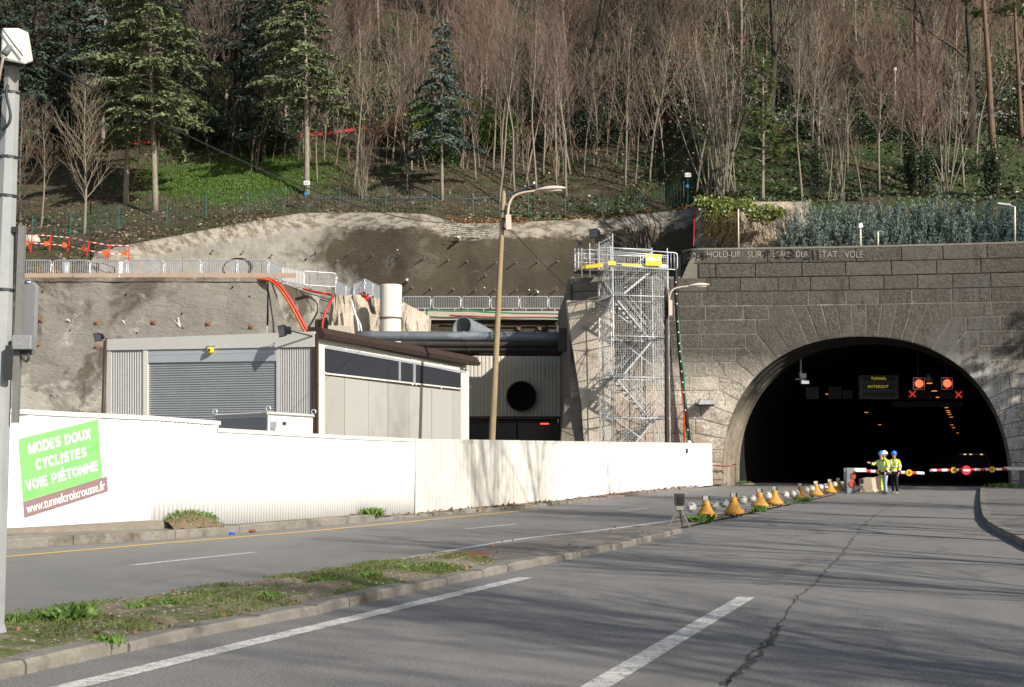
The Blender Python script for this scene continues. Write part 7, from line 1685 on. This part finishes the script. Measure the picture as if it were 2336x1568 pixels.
# blue juniper hedge
def juniper(seed):
    rr = random.Random(seed); T, K = MB(), MB()
    for _ in range(6): T.tube(limb(rr, Vector((rr.gauss(0, .3), rr.gauss(0, .3), -.3)), Vector((rr.gauss(0, .3), rr.gauss(0, .3), 1)), 2, .05, 4, .1, .02), [.05, .045, .04, .03, .01], 5)
    for n_ in range(150):                      # upright feathery plumes with dark gaps between them
        a = rr.uniform(0, 2 * pi); rad = rr.random() ** .5; zt = rr.uniform(.5, 3.1) * (1 - .42 * rad ** 2); L = min(zt + .3, rr.uniform(.55, 1.15)); ax = Vector((cos(a) * .5 * rad + rr.gauss(0, .12), sin(a) * .5 * rad - .12, 1)).normalized()
        c = Vector((1.35 * rad * cos(a), 1.0 * rad * sin(a), zt - L)); pr = rr.uniform(.17, .30)
        T.tube([c, c + ax * L * .9], [.02, .006], 3, False)
        for j in range(60):
            t_ = rr.random() ** .8; w0 = pr * (1 - t_ * .85) * (.45 + 1.2 * min(.45, t_)); b = rr.uniform(0, 6.28); s1 = ax.orthogonal().normalized(); s2 = ax.cross(s1); o = s1 * cos(b) + s2 * sin(b)
            q = c + ax * L * t_ + o * w0 * rr.uniform(.1, .7); v = (ax * rr.uniform(.4, 1.1) + o * rr.uniform(.3, 1.2) + Vector((rr.gauss(0, .3), rr.gauss(0, .3), rr.gauss(.05, .3)))).normalized(); s = rr.uniform(.10, .22) * (1.1 - .4 * t_); w_ = (o.cross(v) * rr.gauss(0, 1) + o * rr.gauss(0, .6)).normalized() * s * .19
            K.add([q, q + v * s * .5 + w_, q + v * s, q + v * s * .5 - w_], [(0, 1, 2, 3)])
    return T, K
JUN = needles('juniper_needles', (.085, .118, .100), (.17, .215, .185)); JUND = needles('shaded_juniper_needles', (.045, .07, .07), (.08, .12, .115))  # darker needle copy paints shade into the two right-hand junipers
for i in range(3): proto('jun%d' % i, *juniper(80 + i), BARK_DARK, JUN if i < 2 else JUND)
JL = ['leftmost and broadest', 'low one, second from the left', 'third from the left, left of the white camera mast', 'fourth, right behind the white camera mast', 'fifth, behind the bent-spout mast', 'sixth, right of the bent-spout mast', 'seventh from the left', 'tallest pointed one', 'ninth from the left', 'tenth, where the hedge dips', 'dark shaded one left of the far lamp post', 'dark shaded one at the right edge']
for i, (u, vt, ky) in enumerate(((1840, 472, 0), (1885, 480, 1), (1930, 470, 0), (1972, 464, 1), (2015, 472, 0), (2056, 464, 1), (2098, 470, 1), (2140, 455, 0), (2180, 466, 1), (2220, 474, 0), (2268, 472, 2), (2322, 474, 2))):
    y = 70.8 + (.5 if i % 2 else 0); p = at(u, 565, y); p.z = ZT - .4; s = (at(u, vt - 6, y).z - p.z) / 2.75; plant('jun%d' % ky, 'juniper_shrub', 'shrub', p, 1.05, R.uniform(-.4, .4) + pi * (i % 2), 'blue-green hedge juniper on the portal, ' + JL[i], 'juniper hedge above the portal', 0, s)
# shade trees outside the picture on the right, whose shadows fall across the road and the tunnel mouth
for i, (x, y, key, s, z) in enumerate(((37.5, 48.5, 'spruce0', 1.0, 0), (41.5, 50.5, 'spruce0', 1.15, 0), (38.5, 44, 'cedar0', 1.0, 0), (44, 46, 'cedar1', 1.05, 0), (46, 53, 'spruce0', 1.25, 0), (42, 57, 'spruce0', 1.05, 0), (35.5, 53.5, 'cedar1', .85, 0))):
    plant(key, 'conifer_tree', 'conifer', (x, y, z), s, i * 1.3, 'evergreen shade tree standing right of the tunnel outside the picture', 'shade trees right of the road')
for i in range(14):
    y = -11 + 4.6 * i + R.uniform(-1, 1); x = .42 * max(y, 4) + 5.5 + R.uniform(0, 6) + max(0, (6 - y)) * .45
    if 58 < x + y < 77 or x < .42 * y + 4: continue
    plant(['oak0', 'oak1', 'wood0', 'oak1', 'wood2'][i % 5], 'bare_tree', 'tree', (x, y, 0), min([.62, .7, 1.0, .8, 1.1][i % 5] * R.uniform(.9, 1.15), (x + (1.5 if y < 22 else 4)) / 1.15 / [20, 22, 16, 22, 16][i % 5]), i * 2.1, 'bare shade tree standing right of the road outside the picture', 'bare shade trees right of the road')
# ---- netting and fences on the slope
NET = mat('red_netting', (.42, .02, .015), .6, .1, 4, 0)
def ribbon(pts, h, name, label, m, cat):
    P_ = [on_hill(u, v) for u, v in pts]; P_ = resample(P_, .8); mb = MB(); r2 = random.Random(len(pts)); a = [p + Vector((0, 0, .15)) for p in P_]; b = [p + Vector((0, .1, .15 + .6 * h * r2.uniform(.75, 1.05))) for p in P_]; mb.strip(a, b); o = mb.build(name, m, None); o.modifiers.new('s', 'SOLIDIFY').thickness = .02; return tag(o, label, cat, 'red safety netting along the woodland path')
ribbon([(50, 372), (90, 358), (140, 346), (200, 336), (260, 334)], .7, 'safety_netting', 'red netting climbing the bank behind the foreground mast', NET, 'netting')
ribbon([(300, 335), (380, 330), (420, 331)], .5, 'safety_netting', 'red netting behind the two left conifers', NET, 'netting')
ribbon([(640, 322), (700, 316), (740, 314), (790, 306), (835, 300)], .6, 'safety_netting', 'red netting above the white column', NET, 'netting')
ribbon([(1196, 293), (1225, 292)], .5, 'safety_netting', 'short red netting above the curved lamp head', NET, 'netting')
ribbon([(1480, 284), (1560, 280)], .5, 'safety_netting', 'red netting above the scaffold', NET, 'netting')
ribbon([(1770, 303), (1830, 304)], .45, 'safety_netting', 'red netting right of the bushy green pine', NET, 'netting')
ribbon([(2105, 280), (2160, 286), (2230, 295)], .5, 'safety_netting', 'red netting below the upper road parapet', NET, 'netting')
ribbon([(2280, 298), (2310, 308), (2345, 328)], .5, 'safety_netting', 'red netting slanting down at the right edge', NET, 'netting')
for (a, b, lb) in (((1760, 276), (1850, 274), 'pale concrete road parapet glimpsed behind the bushy pine'), ((2105, 272), (2340, 268), 'pale concrete road parapet glimpsed at the upper right')):
    P0, P1 = on_hill(*a), on_hill(*b); mb = MB(); mb.prism([P0, P1, P1 + Vector((0, 0, .6)), P0 + Vector((0, 0, .6))], (0, .4, 0)); tag(mb.build('road_parapet', mat('parapet', (.28, .27, .25), .9, .1, 2, 0)), lb, 'parapet')
FP = [(72, 560), (160, 545), (270, 528), (380, 520), (470, 504), (565, 495), (650, 483), (775, 482), (880, 480), (985, 486), (1080, 494), (1140, 498), (1205, 500), (1290, 500), (1375, 497), (1460, 490), (1560, 473)]
fe = thing('wire_fence', 'thin green wire fence along the top of the brown retaining wall', 'fence', on_hill(900, 480)); GP = mat('green_post', (.02, .10, .075), .5, .1, 3, 0)
pp_ = []
for u, v in FP:
    p = on_hill(u, v - 4); pp_.append(p); MB().tube([p - Vector((0, 0, .1)), p + Vector((0, 0, 1.75))], .035, 5).build('post', GP, fe)
mb = MB()
for z in (.1, .45, .8, 1.15, 1.5, 1.7):
    for a, b in zip(pp_, pp_[1:]): mb.tube([a + Vector((0, 0, z)), b + Vector((0, 0, z))], .007, 3, False)
for a, b in zip(pp_, pp_[1:]):
    n = int((b - a).length / .25)
    for i in range(n): q = a.lerp(b, i / n); mb.tube([q + Vector((0, 0, .05)), q + Vector((0, 0, 1.7))], .005, 3, False)
mb.build('mesh', GP, fe, 'raw')
for u, vb, vt, lb in ((700, 458, 412, 'white sensor box on a green post over the left hump of the brown wall'), (1569, 445, 394, 'white sensor box on a post at the right end of the wire fence'), (1220, 440, 412, 'small white box on a thin trunk behind the curved lamp head')):
    p = on_hill(u, vb + 25 if u != 1220 else vb); t_ = at(u, vt + 6, p.y); o = thing('sensor_post', lb, 'sensor', p); MB().tube([p - Vector((0, 0, .2)), t_], .035, 6).build('post', GP, o)
    mb = MB(); w2 = .27 if u != 1220 else .14; mb.box(t_, (w2 * 1.7, .22, .32 if u != 1220 else .22)); b_ = mb.build('box', M['box'], o, False, .02)
    if u != 1220:
        mb = MB(); mb.box(t_ + Vector((-.08, -.12, 0)), (.12, .03, .14), 0, 0, .4); mb.box(t_ + Vector((.1, -.12, .02)), (.12, .03, .14), 0, 0, .4); mb.build('lens', M['galv_dull'], b_); mb = MB(); mb.box(t_ + Vector((-.05, -.05, -.85)), (.22, .14, .22)); mb.build('blue_box', mat('blue_box', (.03, .16, .42), .5, .1, 3, 0), o)
P_ = [on_hill(u, v) + Vector((0, -.1, .12)) for u, v in ((700, 440), (706, 455), (730, 459), (775, 458), (830, 460), (900, 462), (980, 455), (1080, 462), (1160, 450), (1215, 425))]
tag(MB().tube(smooth(P_, 2), .032, 5).build('blue_pipe', mat('blue_pipe', (.04, .075, .14), .5, .1, 3, 0), None, True), 'thin blue pipe lying on the slope from the sensor post to the lamp', 'pipe')
cable([at(u, v, y) for u, v, y in ((1586, 474, 73.2), (1584, 500, 72), (1583, 530, 71), (1582, 562, 70.6))], .03, 'cable', 'red cable hanging at the dark edge between brown wall and rock bank', REDH)
# ---- ground cover: real leaves, ivy and grass on the slope and in the median
def scatter(n, fn, sz, m, name, seed, upn=.6, aspect=.5):
    r2 = random.Random(seed); mb = MB()
    for _ in range(n):
        p = fn(r2)
        if p is None: continue
        a = Vector((r2.gauss(0, 1), r2.gauss(0, 1), r2.gauss(.2, upn))).normalized(); b = Vector((r2.gauss(0, 1), r2.gauss(0, 1), r2.gauss(0, upn))); b = (b - a * b.dot(a)).normalized(); s = sz * r2.uniform(.6, 1.4); q = p + Vector((0, 0, s * .25)); mb.add([q - a * s * .5, q + b * s * aspect * .5, q + a * s * .5, q - b * s * aspect * .5], [(0, 1, 2, 3)])
    return tag(mb.build(name, m, None, 'raw'), kind='stuff')
def slope_pt(u0, u1, lim=30, dens=None):
    def f(r2):
        u = r2.uniform(u0, u1); i = min(range(len(us)), key=lambda q_: abs(us[q_] - u)); y0 = top[us[i]].y; y = y0 + lim * r2.random() ** 1.3; x = (u - CU) / F * y; z = hill(x, y)
        if dens and noise.noise(Vector((x * .25, y * .25, dens))) < r2.uniform(-.25, .25): return None
        return Vector((x, y, z))
    return f
scatter(15000, slope_pt(-60, 2420, 26, 3), .19, mat('dry_leaf', (.25, .19, .125), .85, .4, 2, 0), 'fallen_leaves', 4, .3, .7)
scatter(15000, slope_pt(1150, 2420, 26, 8), .26, leafmat('ground_ivy_leaf', (.028, .045, .015), (.07, .095, .035), (.12, .14, .06)), 'ivy_ground_cover', 5, .6, .8)
scatter(5000, slope_pt(-60, 1150, 22, 12), .22, leafmat('ground_weed_leaf', (.03, .045, .015), (.07, .085, .035), (.11, .11, .05)), 'low_weeds', 6, .8, .5)
def edge_leaf(r2):
    u = r2.uniform(1020, 1590); p = on_hill(u, pl(VT, u) - r2.uniform(0, 9)); return p
scatter(2200, edge_leaf, .17, mat('russet_fallen_leaf', (.30, .15, .075), .85, .35, 3, 0), 'russet_leaves', 7, .4, .7)
def blades(name, n, fn, h, m, seed, w_=.006, spread=.5):
    r2 = random.Random(seed); mb = MB()
    for _ in range(n):
        p = fn(r2)
        if p is None: continue
        a = r2.uniform(0, 6.28); hh = h * r2.uniform(.4, 1.2); o = Vector((cos(a), sin(a), 0)); s = Vector((-sin(a), cos(a), 0)) * w_ * r2.uniform(.7, 1.4); k_ = r2.uniform(.1, spread)
        m1 = p + o * hh * k_ * .35 + Vector((0, 0, hh * .6)); e = p + o * hh * k_ * 1.1 + Vector((0, 0, hh * (1 - k_ * .35))); mb.add([p - s, p + s, m1 + s * .8, e, m1 - s * .8], [(0, 1, 2, 3, 4)])
    return mb.build(name, m, None, 'raw')
def grassbank(r2):
    x, y = r2.gauss(-22.5, 4.2), r2.gauss(99.5, 2.6); 
    return Vector((x, y, hill(x, y))) if y < 112 else None
GR = leafmat('bank_grass', (.035, .075, .008), (.07, .13, .016), (.10, .17, .03), .7); GRM = leafmat('median_grass', (.06, .085, .016), (.11, .145, .03), (.17, .19, .06), .7)
tag(blades('bank_grass', 9000, grassbank, .28, GR, 3, .03, .8), kind='stuff')
def medpt(bias=None):
    def f(r2):
        i = r2.randrange(0, cut); t_ = r2.random(); f_ = r2.random(); p = e1[i].lerp(e1[i + 1], f_).lerp(e2[i].lerp(e2[i + 1], f_), t_); nv = noise.noise(Vector((p.x * 1.1, p.y * 1.1, 5)))
        if nv < .02 + r2.uniform(-.12, .12): return None
        return p + Vector((r2.gauss(0, .03), r2.gauss(0, .03), .08 + .05 * sin(pi * t_)))
    return f
tag(blades('median_grass', 26000, medpt(), .045, GRM, 5, .003, .9), kind='stuff')
def pebbles(n, seed):
    r2 = random.Random(seed); mb = MB()
    for _ in range(n):
        i = r2.randrange(0, cut); t_ = r2.random(); f_ = r2.random(); p = e1[i].lerp(e1[i + 1], f_).lerp(e2[i].lerp(e2[i + 1], f_), t_) + Vector((0, 0, .075 + .055 * sin(pi * t_))); s = r2.choice([.006, .008, .010, .013, .02]); mb.sphere(p, s, 5, 3, (1.2, .9, .6))
    return tag(mb.build('median_gravel', mat('gravel', (.27, .235, .185), .9, .35, 20, 0), None, 'raw'), kind='stuff')
pebbles(1500, 3)
def medleaf(r2):
    i = r2.randrange(0, 119); t_ = r2.uniform(-.12, 1.05); return e1[i].lerp(e2[i], t_) + Vector((0, 0, .01 if t_ < -.02 else .1))
scatter(130, medleaf, .075, mat('brown_road_leaf', (.24, .11, .05), .85, .35, 6, 0), 'road_leaves', 9, .3, .7)
def gutter(r2):
    p = resample(path(KL2), 1)[r2.randrange(0, len(resample(path(KL2), 1)))]; return p + Vector((r2.gauss(-.2, .25), r2.gauss(.15, .2), .10))
scatter(500, gutter, .12, mat('brown_road_leaf', (.24, .11, .05), .85, .35, 6, 0), 'kerb_leaves', 10, .3, .6)
def weed(p, h, n, label, seed, m=GRM, w_=.012, rad=.12):
    r2 = random.Random(seed); p = Vector(p); o = blades('weed_tuft', n, lambda q: p + Vector((q.gauss(0, rad * .6), q.gauss(0, rad * .6), 0)), h, m, seed, w_, .85); return tag(o, label, 'weeds')
GRW = leafmat('weed_leaf', (.05, .11, .015), (.10, .19, .03), (.20, .28, .08), .6)
for i, (u, v, h, n, rad, lb, z) in enumerate(((160, 1422, .24, 170, .14, 'tall fresh green weed clump in the near median, beside the foreground mast', .09), (105, 1424, .16, 150, .16, 'broad weed clump left of the tall one in the median', .09), (38, 1425, .14, 110, .13, 'weed clump in the median right at the foot of the foreground mast', .09), (318, 1393, .12, 90, .1, 'weed tuft in the median, third from the mast', .09), (384, 1385, .11, 90, .09, 'spiky weed tuft in the middle of the near median', .09), (250, 1467, .10, 80, .1, 'weed tuft near the front kerb of the median', .09), (620, 1366, .11, 90, .12, 'weed tuft on the mossy stretch of the median', .09), (735, 1332, .13, 90, .12, 'weed tuft on the back edge of the median', .09), (840, 1320, .13, 110, .13, 'weed tuft in the median before the drain cover', .09), (1000, 1297, .13, 120, .16, 'weed tuft right beside the rusty drain cover', .09), (935, 1300, .13, 120, .15, 'weed tuft a little left of the rusty drain cover', .09), (1607, 1190, .26, 200, .16, 'green weed clump at the foot of the nearest bollard', .06), (1590, 1192, .24, 150, .14, 'smaller weed clump left of the nearest bollard', .06), (1733, 1168, .26, 170, .15, 'green weed clump at the foot of the third bollard', .06), (1838, 1145, .25, 130, .16, 'weed clump at the foot of the fifth bollard', .06), (1795, 1150, .14, 130, .3, 'low weeds between the fourth and fifth bollards', .05), (848, 1178, .30, 200, .22, 'weed tuft where the high kerb meets the low kerb', .12), (1480, 1112, .2, 120, .5, 'low weeds at the foot of the white end panel', .1), (1690, 1103, .22, 120, .4, 'weeds at the left foot of the tunnel portal', .1), (2290, 1112, .3, 160, .6, 'weeds at the right foot of the tunnel portal', .14))):
    p = gr(u, v, z); weed(p, h * .8, int(n * (1.6 if p.y < 20 else 1)), lb, 30 + i, GRW, .0055 if p.y < 20 else .008, rad)
p0 = gr(425, 1188, .18); r2 = random.Random(4)
cl = thing('grassy_mound', 'small grassy earth mound against the tall corrugated hoarding', 'mound', (p0.x, p0.y, .17))
mb = MB(); D_ = (hx(490) - hx(370)); D_.z = 0; D_.normalize(); N_ = Vector((D_.y, -D_.x, 0)); rows = []; ca = hx(372); ca.z = .17; Ln = (hx(488) - hx(372)).length
for i in range(25):
    t_ = i / 24; rows.append([ca + D_ * Ln * t_ + N_ * (.05 + .42 * q_) + Vector((0, 0, (.30 * sin(pi * (.08 + .88 * t_)) ** .5) * (1 - q_ ** 2.2) + .03 * noise.noise(Vector((t_ * 9, q_ * 5, 1))))) for q_ in [j / 8 for j in range(9)]])
mb.grid(rows); mb.build('earth', mat('mound_earth', (.17, .12, .075), .95, .35, 4, .8, 18), cl, 'raw')
def mp(q): t_ = q.random(); s_ = abs(q.gauss(0, .45)); s_ = min(s_, 1); return ca + D_ * Ln * t_ + N_ * (.05 + .42 * s_) + Vector((0, 0, (.30 * sin(pi * (.08 + .88 * t_)) ** .5) * (1 - s_ ** 2.2)))
o = blades('grass', 320, mp, .10, GRW, 8, .005, .9); o.data.transform(Matrix.Translation(-cl.location)); o.parent = cl
# heap of soil and litter at the hoarding foot
p0 = gr(742, 1176, .18); mb = MB(); rows = []
for i in range(13): rows.append([p0 + Vector(((i - 6) * .11, (j - 3) * .08 + (i - 6) * .13, .16 * max(0, 1 - ((i - 6) / 6) ** 2) * max(0, 1 - ((j - 3) / 3.2) ** 2) + .02 * noise.noise(Vector((i, j, 2))))) for j in range(7)])
tag(mb.grid(rows).build('soil_heap', mat('mound_earth', (.17, .12, .075), .95, .35, 4, .8, 18), None, 'raw'), 'low brown soil heap at the foot of the low corrugated hoarding', 'soil heap')
for u, v, m, lb, z in ((529, 1217, 'blue', 'crushed blue can lying in the gutter', .0), (576, 1212, 'rust', 'brown crumpled litter in the gutter, right of the blue can', .0)):
    p = gr(u, v, .03); mb = MB(); mb.tube([p + Vector((-.06, 0, 0)), p, p + Vector((.06, .02, .01))], [.028, .034, .027], 8); tag(mb.build('litter', mat('can_blue', (.03, .10, .5), .4, .1, 5, 0) if m == 'blue' else mat('litter_brown', (.2, .07, .03), .7, .2, 5, 0)), lb, 'litter')
